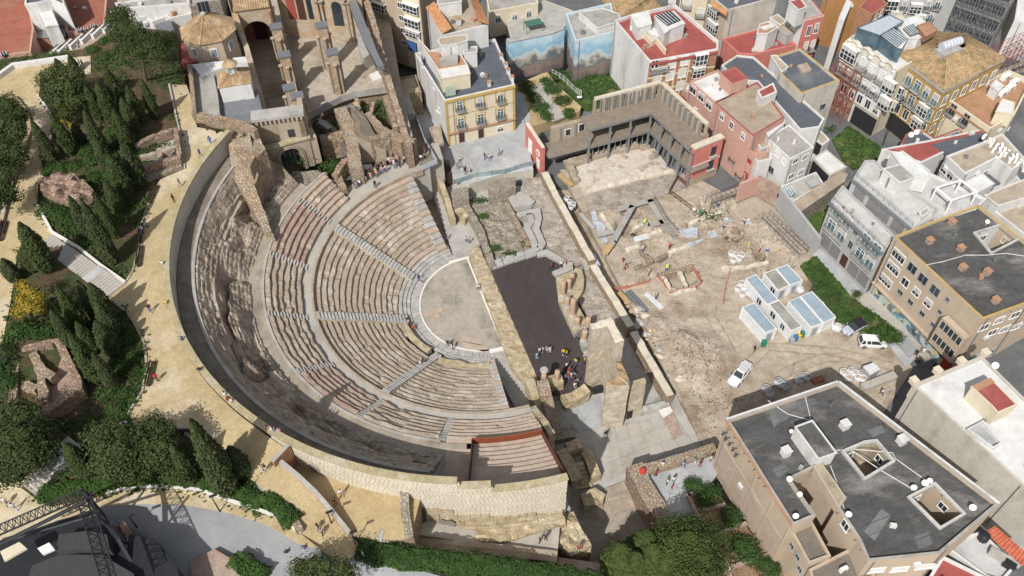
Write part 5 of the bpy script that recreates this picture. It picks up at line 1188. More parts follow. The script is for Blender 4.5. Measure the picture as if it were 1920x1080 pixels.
b.vol([(1480,2),(1500,-4),(1512,12),(1498,18)],19,15,'white_wall','roof_red')
b=Bld('orange_party_wall','ochre orange bare party wall building with a white stair strip','building',[(1520,78),(1588,98),(1665,20),(1600,-40)],15,.5,'orange_wall','roof_terracotta',.3,at=.5)
b=Bld('red_brick_house','red brick gable house with grey windows behind the orange wall','house',[(1610,14),(1636,28),(1664,8),(1640,-20)],15,.5,'brick_wall','roof_red',.3)
b.win(1,[(1642,32),(1652,24)],.9,1.5,'win')
b=Bld('white_stair_tower','narrow white stair tower with small windows against the orange wall','tower',[(1573,33),(1583,38),(1598,4),(1588,-2)],14,.5,'white_wall','roof_white',.2)
b=Bld('gallery_block','tall grey block with rows of white glazed galleries at the top edge','apartment block',[(1655,55),(1768,62),(1800,-20),(1680,-40)],17,.5,'grey_wall','roof_grey',.4,at=.5)
b.win(0,[(1672,8),(1678,28),(1716,14),(1722,34)],2.4,2.3,'gal');b.win(0,[(1695,10),(1699,32),(1740,10),(1744,32),(1758,8)],1.0,2.2,'french',True)
b=Bld('scaffolded_block','grey unfinished block wrapped in dense scaffolding at the top edge','building',[(1770,66),(1850,96),(1900,20),(1800,-30)],17,.5,'concrete','roof_grey',.4,at=.5)
def scaffold(name,label,pts,z0,z1,lifts=6,bays=9,m='steel',dep=1.1,par=None,planks=True,k_=1.0):
 """tube scaffold along a line of two points: uprights, ledgers, diagonals and boards, each lift a part"""
 a,c=Vector((*pts[0],0)),Vector((*pts[1],0));d=(c-a);L=d.length;d.normalize();n=Vector((d.y,-d.x,0))
 t=thing(name,label,'scaffolding',(a.x,a.y,z0))if par is None else par
 mb=MB()
 for k in range(bays+1):
  for s in(0,dep):q=a+d*(L*k/bays)+n*s;mb.tube((q.x,q.y,z0),(q.x,q.y,z1),.05,4)
 tag(mb.build('upright',[m],t),kind='stuff')
 for l in range(1,lifts+1):
  z=z0+(z1-z0)*l/lifts;zp=z0+(z1-z0)*(l-1)/lifts;mb=MB()
  for s in(0,dep):p,q=a+n*s,c+n*s;mb.tube((p.x,p.y,z),(q.x,q.y,z),.045,4);mb.tube((p.x,p.y,z-.9),(q.x,q.y,z-.9),.03,4)
  for k in range(0,bays):p,q=a+d*(L*k/bays)+n*dep,a+d*(L*(k+1)/bays)+n*dep;mb.tube((p.x,p.y,zp if k%2 else z),(q.x,q.y,z if k%2 else zp),.035,4)
  for k in range(bays+1):p=a+d*(L*k/bays);mb.tube((p.x,p.y,z),(p.x+n.x*dep,p.y+n.y*dep,z),.035,4)
  tag(mb.build('lift',[m],t),kind='stuff')
  if planks and l<lifts:mb=MB();p=a+n*.1;mb.frame((p.x,p.y,z-.1),d*L,n*(dep-.3),(0,0,.06));mb.build('boards',['roof_tan'],t)
 return t
a_,d_,n_,L_=b.fac(0);q0,q1=a_+n_*.3,a_+d_*L_+n_*.3;b.grid(0,7,[2,5.5,9,12.5],1.4,2.2,'dark',m=.07);scaffold('scaffolding','dense grey tube scaffolding on the block at the top edge',[(q0.x,q0.y),(q1.x,q1.y)],.5,17,8,16,planks=False)
a_,d_,n_,L_=b.fac(3);
b=Bld('white_street_block','pale block with blank walls in the top corner beyond the scaffolding','building',[(1872,100),(2010,150),(2030,-40),(1900,-60)],9,.5,'white_wall','roof_white',.4,at=.5)
p0,p1=P(1835,110,9),P(1925,70,9);scaffold('red_scaffolding','rusty red scaffold frame over the street at the top right',[(p0.x,p0.y),(p1.x,p1.y)],.5,11,5,9,'scaffold_red',3.0,planks=False)
p0,p1=P(1845,128,9),P(1940,92,9);scaffold('pale_scaffolding','pale scaffold bridge beside the mustard building corner',[(p0.x,p0.y),(p1.x,p1.y)],.5,9,4,9,'steel',1.2)
# --- ornate white house and mustard corner building
b=Bld('ornate_white_house','ornate white house with scalloped gable front and glass penthouse','house',[(1586,76),(1680,134),(1752,90),(1690,28),(1640,36)],16.0,.5,'cream_wall','roof_white',.4)
b.strip(0,0,1,.5,15.6,'white_wall','front',.08)
for s0 in(.08,.31,.54,.77):
 a_,d_,n_,L_=b.fac(0);c_=a_+d_*(L_*(s0+.09));mb=MB();r_=L_*.10;pts=[(c_+d_*(-r_*math.cos(math.pi*k/12))+Vector((0,0,15.8+r_*.95*math.sin(math.pi*k/12))))for k in range(13)]
 i0=len(mb.v);mb.poly(pts[::-1]);bk_=[p-n_*.7+Vector((0,0,0))for p in pts];mb.poly(bk_)
 for k in range(12):mb.poly([pts[k],pts[k+1],bk_[k+1],bk_[k]])
 gb=mb.build('gable',['white_wall'],b.root);mb=MB();mb.path([p+n_*.1 for p in pts],.2,6);mb.build('scroll',['cream_wall'],gb)
 for e in(-1,1):mb=MB();q=c_+d_*(r_*e)+n_*.1;mb.lathe((q.x,q.y,15.4),[(.3,0),(.42,.4),(.25,.9),(.4,1.2),(.1,1.6)],8);mb.build('finial',['white_wall'],gb)
c4=((1440,0),3.0)
b.win(0,sc_(*c4,[(465,300)]),3.4,2.9,'gal',off=.08);b.win(0,sc_(*c4,[(535,355),(585,395),(640,430)]),1.3,2.4,'blind',True,off=.08);b.grid(0,6,[9.0],1.1,2.0,'french',True,m=.08,off=.1);b.grid(0,6,[5.6],1.1,1.9,'win',m=.08,off=.13);b.win(0,sc_(*c4,[(690,480),(665,575)]),2.4,2.5,'gal',off=.08)
for z_ in(4.9,8.4,11.9):b.band(0,z_,.25,.22,'plaster_old','string_course')
b.skylight([(1648,62),(1668,50),(1700,72),(1682,88)],19.0,'glass_blue',6);b.vol([(1608,52),(1668,27),(1694,40),(1650,66)],19.2,15.5,'glass_blue','sheet_plastic','penthouse',rim=.1);b.vol([(1648,64),(1682,90),(1692,92),(1702,74),(1670,50)],18.7,15.5,'glass_blue','roof_white','conservatory',rim=.05);b.vol([(1678,42),(1722,28),(1750,56),(1722,72),(1700,70)],18.4,15,'white_wall','roof_white');b.skylight([(1694,52),(1712,44),(1726,60),(1708,66)],18.8,'glass_blue',5)
b.vol([(1720,48),(1742,40),(1758,56),(1736,68)],19.3,18,'brick_wall','roof_terracotta')
a_,d_,n_,L_=b.fac(0);q0,q1=a_+n_*.35,a_+d_*(L_*.5)+n_*.35
sf=scaffold('red_facade_scaffolding','dark red steel frame propping the lower front of the ornate house',[(q0.x,q0.y),(q1.x,q1.y)],.5,11.5,4,5,'scaffold_red',1.8,planks=False)
b.strip(0,0,.5,.5,11.5,'rubble_pink','bare_wall',.12);b.strip(0,.55,1,.6,4.6,'black_wall','shop_front',.2)
b=Bld('mustard_building','mustard corner building with brown hipped tile roof and grey cornice','apartment block',[(1688,111),(1771,172),(1880,116),(1812,72),(1745,62)],15.2,.5,'ochre_wall','tile_old',.02)
b.p=[p for p in b.p];ev=[P(u,v,15.6)for u,v in((1683,103),(1771,170),(1886,110),(1812,62),(1748,58))];rg=[P(1770,98,18.6),P(1776,104,18.6),P(1812,86,18.6),P(1808,80,18.6)]
mb=MB();mb.prism(ev,14.9,15.5);mb.build('cornice',['concrete'],b.root)
tile_roof_quad(b.root,[ev[0],ev[1],rg[1],rg[0]],'tile_old');tile_roof_quad(b.root,[ev[1],ev[2],rg[2],rg[1]],'tile_old');tile_roof_quad(b.root,[ev[2],ev[3],rg[3],rg[2]],'tile_old');tile_roof_quad(b.root,[ev[3],ev[4],rg[0],rg[3]],'tile_old');tile_roof_quad(b.root,[ev[4],ev[0],rg[0],rg[0]],'tile_old')
for p_ in((ev[0],rg[0]),(ev[1],rg[1]),(ev[2],rg[2])):mb=MB();mb.tube(p_[0]+Vector((0,0,.1)),p_[1]+Vector((0,0,.1)),.13,6);mb.build('hip_ridge',['tile'],b.root)
mb=MB();q=px([(1752,92),(1792,84),(1806,92),(1770,106)],18.7);mb.prism(q,17,18.8);mb.build('ridge_platform',['concrete'],b.root);p_,q_=P(1765,88,19.4),P(1801,76,19.4);mb=MB();mb.tube(p_,q_,.8,12);mb.build('barrel_skylight',['sheet_plastic'],b.root)
for k in range(6):mb=MB();c_=p_.lerp(q_,(k+.5)/6);d_=(q_-p_).normalized();mb.tube(c_-d_*.06,c_+d_*.06,.84,12);mb.build('skylight_rib',['white_paint'],b.root)
c7=((1620,100),6.75)
b.grid(0,5,[11.6],1.3,2.2,'french',True,m=.1,rail='glass');b.grid(0,5,[8.2],1.3,2.2,'french',True,m=.1,rail='glass');b.grid(0,2,[4.9,8.2],2.3,2.5,'gal',m=.2);b.grid(0,5,[4.9],1.2,2.1,'win',m=.1)
for z_ in(4.5,7.8,11.2):b.band(0,z_,.2,.14,'ochre_trim','string_course');b.band(1,z_,.2,.14,'ochre_trim','string_course')
b.grid(1,6,[11.6,8.2,4.9],1.2,2.1,'win',m=.08);b.strip(0,0,1,.6,4.4,'black_wall','shop_front',.15)
b=Bld('cream_terrace_house','cream house with terracotta paved roof terrace and air conditioners','house',[(1778,185),(1857,241),(1902,216),(1935,150),(1892,131)],11.5,.5,'cream_wall','roof_terracotta',1.0)
b.win(0,sc_(*c7,[(1125,710),(1290,835)]),1.2,2.2,'dark',True);b.band(0,10.2,.35,.2,'roof_terracotta','coping_line')
b.vol([(1868,208),(1880,185),(1902,192),(1900,214)],13.4,10.5,'cream_wall','roof_white');b.vol([(1858,160),(1868,150),(1882,160),(1872,170)],12.8,10.5,'white_wall','roof_white')
for u,v in((1884,148),(1892,168),(1878,178),(1900,158)):b.ac(u,v,10.6,.6,(2.2,1.0,1.0))
p0,p1=P(1748,206,6),P(1800,244,6);scaffold('grey_lattice','dense grey metal lattice standing in front of the cream terrace house',[(p0.x,p0.y),(p1.x,p1.y)],.5,7.5,7,14,'steel',1.6)
b=Bld('curved_white_corner','low white corner house with round red coping and satellite plates','house',[(1690,268),(1698,252),(1722,238),(1752,258),(1800,240),(1806,250),(1755,272),(1700,284)],7.5,.5,'white_wall','roof_blue',.5,cap='roof_red')
b.dish(1716,254,7.2,.7);b.dish(1706,259,7.2,.7)
b=Bld('red_strip_house','white house with slanting dark red and grey felt roof','house',[(1654,279),(1746,262),(1860,238),(1840,262),(1770,285),(1728,305),(1690,292)],10.0,.5,'white_wall','roof_red',.15)
b.vol([(1748,270),(1856,246),(1845,262),(1776,288)],10.1,9.5,'roof_blue','roof_blue',rim=0);b.vol([(1775,285),(1825,262),(1850,270),(1790,296)],10.3,9,'roof_blue','roof_blue',rim=0)
b=Bld('white_house','white house with big white terrace wall and timber slatted doors','house',[(1660,296),(1692,282),(1745,320),(1744,330),(1708,342),(1680,318)],10.5,.5,'white_wall','roof_pale',.3);b.grid(4,2,[7.6],1.8,1.8,'dark',m=.2);b.grid(3,2,[8.2],1.2,1.4,'win',m=.25)
b=Bld('tan_roofed_white_house','white house with sandy flat roof full of air conditioners','house',[(1775,292),(1838,268),(1880,250),(1925,300),(1898,318),(1868,296),(1810,326)],12.5,.5,'white_wall','roof_tan',.4)
for k in range(20):
 u=1846+(k%5)*15+(k//5)*5;v=259+(k%5)*9.5+(k//5)*8;b.ac(u+rnd.uniform(-3,3),v+rnd.uniform(-2,2),12.1,.7+.3*(k%3),(.9,.45,.75))
b.grid(6,3,[9.2],1.3,1.5,'win',m=.15);b.grid(5,3,[8.5],1.3,1.5,'win',m=.15)
b=Bld('white_patio_house','white house with patio pergola and tan roofs above the dark flat roof','house',[(1808,330),(1865,300),(1900,322),(1925,350),(1850,385),(1815,360)],9.0,.5,'white_wall','roof_pale',.5)
b.vol([(1808,342),(1842,325),(1864,344),(1828,362)],10.5,8.4,'white_wall','roof_white');b.vol([(1848,366),(1960,320),(1990,350),(1872,385)],11.5,8,'white_wall','roof_tan');b.vol([(1842,322),(1862,314),(1886,340),(1862,348)],8.9,8.4,'roof_blue','roof_blue',rim=0)
# --- white cluster beside the excavation
b=Bld('white_tower_house','tall white house with grey flat roof beside the excavation','house',[(1437,258),(1480,233),(1526,276),(1482,299)],9.8,.5,'white_wall','roof_grey',.15)
cW=((1380,180),4.908)
b.win(2,sc_(*cW,[(545,595),(635,560),(505,740),(595,700)]),1.3,1.2,'win');b.win(3,sc_(*cW,[(380,530),(440,600)]),1.0,1.2,'blind');b.win(3,sc_(*cW,[(325,680)]),1.2,1.4,'dark')
b.vol(sc_(*cW,[(170,385),(260,350),(310,450),(235,485)]),9.0,2,'white_wall','roof_tan');b.vol(sc_(*cW,[(265,290),(440,200),(450,240),(300,370)]),11.0,2,'white_wall','roof_white')
b=Bld('white_carport','white corrugated shed roof with dark open side beside the grass plot','shed',[(1524,296),(1550,280),(1588,313),(1557,328)],5.0,.5,'render_wall','roof_white',.1)
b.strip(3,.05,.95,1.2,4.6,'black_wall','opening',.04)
b=Bld('brown_lean_to','brown roofed lean-to with dark opening between white walls','shed',[(1521,255),(1540,245),(1556,262),(1543,272)],5.5,.5,'white_wall','roof_tan',.1)
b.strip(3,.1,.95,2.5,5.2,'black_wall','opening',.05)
b=Bld('white_garden_house','low white annex with glass roofed porch by the excavation wall','annex',[(1462,350),(1530,322),(1545,345),(1488,378)],3.5,.5,'white_wall','concrete',.6)
b.skylight([(1468,352),(1482,347),(1492,362),(1480,370)],3.9,'rail_glass',3);b.vol([(1512,338),(1526,330),(1536,344),(1522,350)],3.9,2,'grey_wall','grey_wall')
b=Bld('old_stone_wall','old rubble stone wall between white houses and grass plot','wall',[(1488,378),(1575,322),(1590,325),(1584,340),(1500,398)],4.5,.3,'rubble_grey','roof_tan',.05)
gwl=thing('white_garden_wall','long white rendered garden wall along the excavation scaffold','wall',P(1480,380,.5))
for pl_,m_ in(([(1388,344),(1424,330)],'salmon_wall'),([(1424,330),(1464,352)],'seat_pink'),([(1464,352),(1500,397),(1539,447)],'grey_wall')):mb=MB();mb.wall([p.to_2d()for p in px(pl_,4.6)],.5,0,4.6);mb.build('wall_run',[m_],gwl)
for u_,v_ in((1478,384),(1462,366)):q=P(u_,v_,3);mb=MB();mb.box((q.x-.05,q.y-.1,2.4),(.8,.3,1.0),-.9);mb.build('window',['glass_dark'],gwl)
# --- grey balcony building, cream flats
b=Bld('grey_balcony_block','grey apartment block with white balconies and dark garage shutters','apartment block',[(1558.5,376),(1657.6,472),(1678,442),(1580,347)],11.6,.5,'grey_wall','roof_pale',.3)
c3=((1540,360),5.4)
b.win(0,sc_(*c3,[(165,190),(265,295),(455,485),(560,580)]),1.6,2.2,'french',True,rail='glass');b.win(0,sc_(*c3,[(105,340),(205,435),(392,625),(490,720)]),1.6,2.2,'french',True,rail='glass');b.win(0,sc_(*c3,[(355,395),(297,535)]),.8,1.6,'dark')
b.win(0,sc_(*c3,[(45,505),(135,600),(320,785),(420,880)]),2.3,2.9,'shutter',name='garage_shutter');b.win(0,sc_(*c3,[(230,695)]),1.5,2.7,'door');b.band(0,10.9,.5,.5,'steel','gutter')
b.fence([(1559,374),(1658,470)],11.5,.9)
b2=Bld('grey_penthouse','set back grey top storey with dark shutters and white terrace','penthouse',[(1600,334),(1712,428),(1752,408),(1760,392),(1690,345),(1640,300),(1622,300)],14.4,11.2,'grey_wall','roof_pale',.35)
b2.win(0,sc_((1560,200),4.5,[(232,735),(343,840),(430,925),(548,1020)]),2.4,2.3,'shutter',name='shutter');b2.fence([(1605,332),(1710,424)],14.3,.9);b2.band(0,13.9,.4,.4,'steel','gutter')
b2.vol([(1657,316),(1694,306),(1720,330),(1688,342)],17,14,'white_wall','roof_grey');b2.vol([(1672,284),(1692,286),(1745,325),(1742,334),(1716,330),(1690,308)],17.2,14,'white_wall','roof_white')
b2.win(0,[],1,1)
for u_,v_ in((1669,344),(1664,336)):q=P(u_,v_,15.2);mb=MB();mb.box((q.x,q.y-.1,14.1),(.25,1.3,2.2),.75);mb.build('dark_door',['shutter_grey'],b2.root)
b2.vol([(1724,398),(1738,388),(1744,394),(1730,406)],15.2,14,'white_wall','roof_grey')
pgl=thing('white_pergola','open white steel pergola on the terrace of the grey penthouse','pergola',P(1790,370,14))
q=px([(1756,352),(1802,338),(1832,360),(1784,376)],16.4)
for k in range(4):
 mb=MB();a_,c_=q[k],q[(k+1)%4];mb.tube(a_,c_,.18,4);mb.build('beam',['white_paint'],pgl);mb=MB();mb.tube((a_.x,a_.y,13.6),a_,.15,4);mb.build('post',['white_paint'],pgl)
b=Bld('pergola_terrace','white paved terrace deck under the pergola','terrace',[(1690,345),(1740,322),(1850,372),(1830,392),(1715,428)],14.0,.5,'white_wall','roof_pale',.3)
b=Bld('cream_flats','cream apartment building with charcoal roof and graffiti along its street wall','apartment block',[(1676.7,443),(1843,598),(1925,568),(2010,520),(1836,384),(1760,410)],14.3,.5,'beige_wall','roof_dark',.5,cap='ochre_trim',holes=[[(1826,438),(1877,422),(1912,448),(1858,476)]],wells=[(5.5,'white_wall',.3)])
c8=((1440,360),3.0)
b.win(0,sc_(*c8,[(735,360),(705,428),(662,498)]),2.5,1.7,'win');b.win(0,sc_(*c8,[(812,430),(872,490),(940,555)]),1.6,1.7,'dark');b.win(0,sc_(*c8,[(772,508),(835,562),(900,625)]),1.3,1.5,'win');b.win(0,sc_(*c8,[(745,565),(803,620),(868,685)]),.9,.9,'dark');b.win(0,sc_(*c8,[(1012,605),(968,675),(928,745)]),.6,.8,'dark')
b.win(1,sc_(*c8,[(1300,720),(1390,690),(1215,760),(1330,770),(1260,790),(1395,755)]),1.6,1.3,'win')
a_,d_,n_,L_=b.fac(0)
gm=bpy.data.materials.new('graffiti_paint');gm.use_nodes=True;n2=gm.node_tree;bs=n2.nodes['Principled BSDF'];bs.inputs['Roughness'].default_value=.8;MATS['graffiti_paint']=gm
g_=n2.nodes.new('ShaderNodeNewGeometry');vv=n2.nodes.new('ShaderNodeTexVoronoi');vv.inputs['Scale'].default_value=1.1;wv_=n2.nodes.new('ShaderNodeTexNoise');wv_.inputs['Scale'].default_value=1.6;wv_.inputs['Detail'].default_value=4
ad_=n2.nodes.new('ShaderNodeVectorMath');ad_.operation='MULTIPLY_ADD';ad_.inputs[1].default_value=(1.6,)*3;n2.links.new(g_.outputs['Position'],wv_.inputs['Vector']);n2.links.new(wv_.outputs['Color'],ad_.inputs[0]);n2.links.new(g_.outputs['Position'],ad_.inputs[2]);n2.links.new(ad_.outputs[0],vv.inputs['Vector'])
sp_=n2.nodes.new('ShaderNodeSeparateColor');n2.links.new(vv.outputs['Color'],sp_.inputs[0]);rp=n2.nodes.new('ShaderNodeValToRGB');rp.color_ramp.interpolation='CONSTANT';e_=rp.color_ramp.elements;e_[0].color=(.10,.16,.20,1);e_[1].position=.2;e_[1].color=(.32,.42,.42,1)
for p_,c_ in((.38,(.05,.05,.06,1)),(.5,(.42,.42,.38,1)),(.64,(.14,.27,.33,1)),(.78,(.45,.38,.20,1)),(.86,(.33,.14,.25,1)),(.93,(.16,.14,.12,1))):k_=e_.new(p_);k_.color=c_
n2.links.new(sp_.outputs[0],rp.inputs[0]);n2.links.new(rp.outputs[0],bs.inputs['Base Color'])
b.strip(0,.02,.9,.6,3.1,'graffiti_paint','graffiti_panel',.06);b.strip(1,.0,.99,.6,3.2,'graffiti_paint','graffiti_panel',.06);b.strip(0,.9,.995,.5,3.4,'red_wall','red_base',.08);b.band(0,3.3,.22,.5,'beige_wall','ledge')
b.felt(0,1.3,13.8,'roof_dark',[[(v.x,v.y)for v in px([(1826,438),(1877,422),(1912,448),(1858,476)],13.8)]])
# corner bay windows
for z in(5.2,8.3):
 q=b.p[1];mb=MB();c_=Vector((q.x,q.y,0))+n_*.4;mb.frame((c_.x-d_.x*4.6,c_.y-d_.y*4.6,z-1.0),d_*4.6,n_*1.1,(0,0,3.0));by=mb.build('bay_window',['beige_wall'],b.root)
 mb=MB();mb.frame((c_.x-d_.x*4.4+n_.x*1.1,c_.y-d_.y*4.4+n_.y*1.1,z+.1),d_*4.2,n_*.05,(0,0,1.4));mb.build('pane',['glass_dark'],by)
 for k in range(6):mb=MB();e_=c_-d_*(4.4-.84*k)+n_*1.14;mb.frame((e_.x,e_.y,z+.1),d_*.08,n_*.05,(0,0,1.4));mb.build('mullion',['white_paint'],by)
for u,v in sc_(*c8,[(905,285),(1080,328),(1090,435),(1228,460),(1275,620),(1030,180)]):b.chim(u,v,13.8,.8,.9,'seat_pink')
b.dish(1848,422,13.8,.5);b.ac(1773,626,6,.6);b.ac(1800,594,9,.6)
mb=MB();mb.path(px(sc_(*c8,[(890,410),(990,390),(1110,355),(1230,355),(1340,345),(1440,360)]),13.86),.05,4);mb.build('roof_cable',['white_paint'],b.root)
b=Bld('tan_corner_terrace','tan terrace with white parapet beyond the charcoal roof','terrace',[(1860,392),(1925,365),(2000,420),(1960,470)],10,.5,'white_wall','roof_tan',.8)
# --- white building lower right
b=Bld('white_roof_building','white flat roofed building with grey rendered side and cream stair house','building',[(1714,722),(1842,668),(1990,815),(1990,985),(1913,905)],12.5,.5,'render_wall','roof_white',.35)
c9=((1680,620),4.5)
b.strip(0,0,1,9.5,12.4,'cream_wall','front',.2)
b.vol(sc_(*c9,[(640,470),(800,400),(1020,620),(860,690),(820,640)]),15.2,12,'cream_wall','roof_red','stair_house',rim=.1);b.vol(sc_(*c9,[(635,465),(800,398),(835,435),(690,510)]),15.25,15,'roof_terracotta','roof_terracotta',rim=0);b.vol(sc_(*c9,[(820,655),(985,575),(1025,625),(860,692)]),14.0,12,'cream_wall','tile_old',rim=0)
for u,v in sc_(*c9,[(140,440),(340,355),(540,275),(745,205)]):b.chim(u,v,12.3,.8,.9,'cream_wall','cream_wall')
b.dish(*sc_(*c9,[(820,320)])[0],12.2,.7)
q=px(sc_(*c9,[(600,845),(725,780),(880,960),(810,1000)]),12.3);mb=MB();mb.wall([(v.x,v.y)for v in q],.25,12,12.8,closed=True);mb.build('patio_rim',['white_wall'],b.root);mb=MB();mb.prism(q,12,12.22);mb.build('patio_floor',['pavers'],b.root)
b=Bld('blue_pool_house','white terrace house with bluish roof at the right edge','house',[(1925,870),(1990,850),(1990,990),(1950,930)],13,.5,'white_wall','roof_white',.4)
# --- dark roofed block bottom right
c10=((1440,720),3.0)
W1=sc_(*c10,[(418,385),(540,333),(605,325),(703,440),(540,540)]);W2_=sc_(*c10,[(140,545),(275,455),(420,632),(262,735)]);W3_=sc_(*c10,[(790,640),(935,565),(1100,735),(965,815)])
b=Bld('dark_roofed_block','big beige block with black felt roof, light wells and satellite dishes','apartment block',[(1363,787),(1572,716),(1873,945),(1763,1038),(1628,1052),(1610,1010),(1570,950),(1582,932),(1534,872),(1482,898),(1530,966),(1487,985)],15.9,3.5,'beige_wall','roof_dark',.5,pt=.3,cap='roof_grey',holes=[W1,W3_],wells=[(5,'plaster_old',.5),(5,'beige_wall',.4)])
b.vol([(1527,874),(1540,868),(1584,931),(1572,949)],16.8,15,'beige_wall','plaster_old','tan_upstand',rim=.05)
b.win(7,[(1562,962)],1.1,1.5,'win')if False else None
for e_,pp_ in((5,[(1585,985)]),(6,[(1573,965)]),(8,[(1552,925),(1567,945)])):
 for p_ in pp_:b.win(e_,[p_],1.1,1.5,'win')
b.vol(sc_(*c10,[(155,240),(250,205),(385,385),(285,420)]),18.2,15.3,'white_wall','roof_dark','stair_house');b.win(0,sc_(*c10,[(200,360)]),1,1.5,'blind')if False else None
for(u,v),r in zip(sc_(*c10,[(125,282),(115,550),(170,635),(147,757),(445,748),(808,598),(872,572),(900,560),(1138,710)]),(.4,.55,.5,.55,.55,.55,.6,.5,.6)):b.dish(u,v,15.5,r,random.uniform(-.9,.2))
for u,v in sc_(*c10,[(425,245),(745,330),(95,395)]):b.chim(u,v,15.4,1.1,1.0,'white_wall','white_wall')
for u,v in sc_(*c10,[(330,185),(140,40),(650,110)]):b.antenna(u,v,15.4,3)
for pl in([(0,95),(110,170),(270,215)],[(205,60),(240,200)],[(385,375),(455,365),(700,388),(715,420),(890,545)],[(455,365),(640,490),(800,585)],[(350,460),(400,590),(425,700)]):
 mb=MB();mb.path([p_+Vector((0,0,.06))for p_ in px(sc_(*c10,pl),15.4)],.05,4);mb.build('roof_cable',['white_paint'],b.root)
b.felt(0,1.25,15.4,'roof_dark',[[(v.x,v.y)for v in px(h_,15.4)]for h_ in(W1,W3_)])
for pts_ in([(0,130),(70,120),(120,190),(30,240)],[(150,100),(260,80),(280,110),(170,140)],[(540,830),(640,700),(690,740),(600,880)],[(560,260),(640,230),(660,270),(590,300)],[(20,480),(90,440),(120,480),(60,530)],[(820,860),(900,830),(930,900),(850,930)]):mb=MB();mb.prism(px(sc_(*c10,pts_),15.41),15.38,15.412);mb.build('felt_patch',['asphalt'],b.root)
a_,d_,n_,L_=b.fac(11);b.strip(11,.02,.98,3.5,11.0,'slab_stone','brick_panel',.10)
for k in range(5):b.strip(11,.02+.24*k,.03+.24*k,3.5,14.5,'beige_wall','pilaster',.16)
b.band(11,15.75,.2,.25,'roof_terracotta','coping');b.band(0,15.7,.22,.25,'white_wall','coping');b.band(1,15.7,.22,.3,'white_wall','coping')
for u,v in sc_((960,720),3,[(1215,270),(1230,300),(1250,330),(1270,360),(1285,392)]):
 q=b.hit(11,u,v);mb=MB();mb.tube(q,q+n_*.6,.05,5);mb.tube(q+n_*.6,q+n_*.9-Vector((0,0,.2)),.18,8);mb.build('floodlight',['dark_paint'],b.root)
b.win(3,sc_(*c10,[(610,1045),(740,1040),(880,1025)]),2.0,1.1,'blind')
b=Bld('brown_roofed_annex','lower annex with brown felt roof and ladder strip beside the black roof','annex',[(1482,992),(1523,978),(1558,1042),(1517,1057)],13.0,3.5,'beige_wall','roof_brown',.4)
b.win(3,[(1485,1024),(1496,1045),(1500,1068)],.7,1.1,'dark')
b=Bld('brown_lower_roof','lowest brown flat roof with a white vent in the bottom right','annex',[(1517,1067),(1607,1022),(1660,1110),(1540,1140)],12.0,3.5,'beige_wall','roof_brown',.5);b.ac(1580,1070,11.6,.4)
b=Bld('tiled_terrace_house','terrace with grey patterned tiles and white wall at the bottom right','terrace',[(1764,1018),(1842,996),(1905,1062),(1880,1090),(1850,1082)],8.0,1,'white_wall','pavers',.5)
q=P(1842,1010,7.6);mb=MB();mb.lathe(q,[(.7,0),(.7,1.0),(.45,1.3)],10);mb.build('water_tank',['black_steel'],b.root)
q=P(1872,1045,7.6);mb=MB();mb.box(q,(2.6,1.0,.8),-.7);mb.build('garden_table',['concrete'],b.root);q=P(1890,1062,7.6);mb=MB();mb.box(q,(1.4,.9,.9),-.7);mb.build('barbecue',['black_steel'],b.root)
tile_roof_quad(b.root,[P(1917,1062,8.4),P(1846,998,8.4),P(1866,986,9.6),P(1930,1042,9.6)],'tile_red')
b=Bld('red_flat_house','house with brick red flat roof at the bottom right edge','house',[(1740,1085),(1768,1042),(1858,1086),(1830,1130),(1760,1130)],8.5,1,'white_wall','roof_red',.4)
# --- top left: school with brick red roofs, white stair block, park retaining steps
b=Bld('red_roof_school','wide building with brick red flat roofs at the top left corner','building',[(-120,130),(0,104),(57,97),(63,52),(40,-60),(-160,-60)],23.0,14,'salmon_wall','roof_brick',.4)
b.skylight([(0,98),(10,96),(13,102),(3,104)],23.2,'glass_dark',2)
b=Bld('red_roof_hall','long brick red roof with white edge and small skylights at the top left','building',[(125,61),(196,50),(203,-40),(110,-60),(118,30)],22.0,14,'salmon_wall','roof_brick',.4)
for u,v in((147,56),(160,53),(172,48),(187,49)):b.skylight([(u-3,v-3),(u+4,v-4),(u+5,v+2),(u-2,v+3)],22.4,'glass_dark',2)
b=Bld('white_stair_block','tall white stair block with grey flat top between the red roofs','tower',[(46,8),(70,5),(94,-2),(122,10),(104,-40),(50,-40)],27,14,'white_wall','roof_blue',.3)
b.vol([(68,20),(95,16),(108,46),(82,50)],25,14,'white_wall','roof_white')
b=Bld('grey_metal_shed','grey metal roofed shed in front of the white stair block','shed',[(63,72),(64,60),(80,52),(122,48),(123,68)],21.5,14,'brick_wall','steel',.05)
mb=MB();mb.prism(px([(62,75),(125,68),(110,92),(62,112)],18),14,18);tag(mb.build('courtyard',['asphalt']),kind='structure')
rp_=thing('stepped_ramp','brown sloping ramp with stepped planters below the red roofs','ramp',P(150,85,20))
mb=MB();mb.prism(px([(86,106),(110,92),(200,54),(215,52),(218,70),(160,90),(120,104)],22),15,22);mb.build('slope',['roof_tan'],rp_)
for k in range(6):
 u0,v0=84+k*21,103-k*10;mb=MB();mb.prism(px([(u0,v0),(u0+24,v0-22),(u0+30,v0-21),(u0+6,v0+2)],23),15,22.9);pl_=mb.build('planter',['white_wall'],rp_);mb=MB();mb.prism(px([(u0+1,v0-2),(u0+23,v0-21),(u0+26,v0-21),(u0+4,v0-1)],23),22.9,22.95);mb.build('planter_soil',['soil'],pl_)
wt=thing('terrace_wall','white parapet wall along the upper sandy terrace','wall',P(80,112,24));mb=MB();mb.wall([p_.to_2d()for p_ in px([(-40,168),(0,141),(25,123),(130,108)],24.6)],.7,20,25.0);mb.build('parapet',['white_wall'],wt)
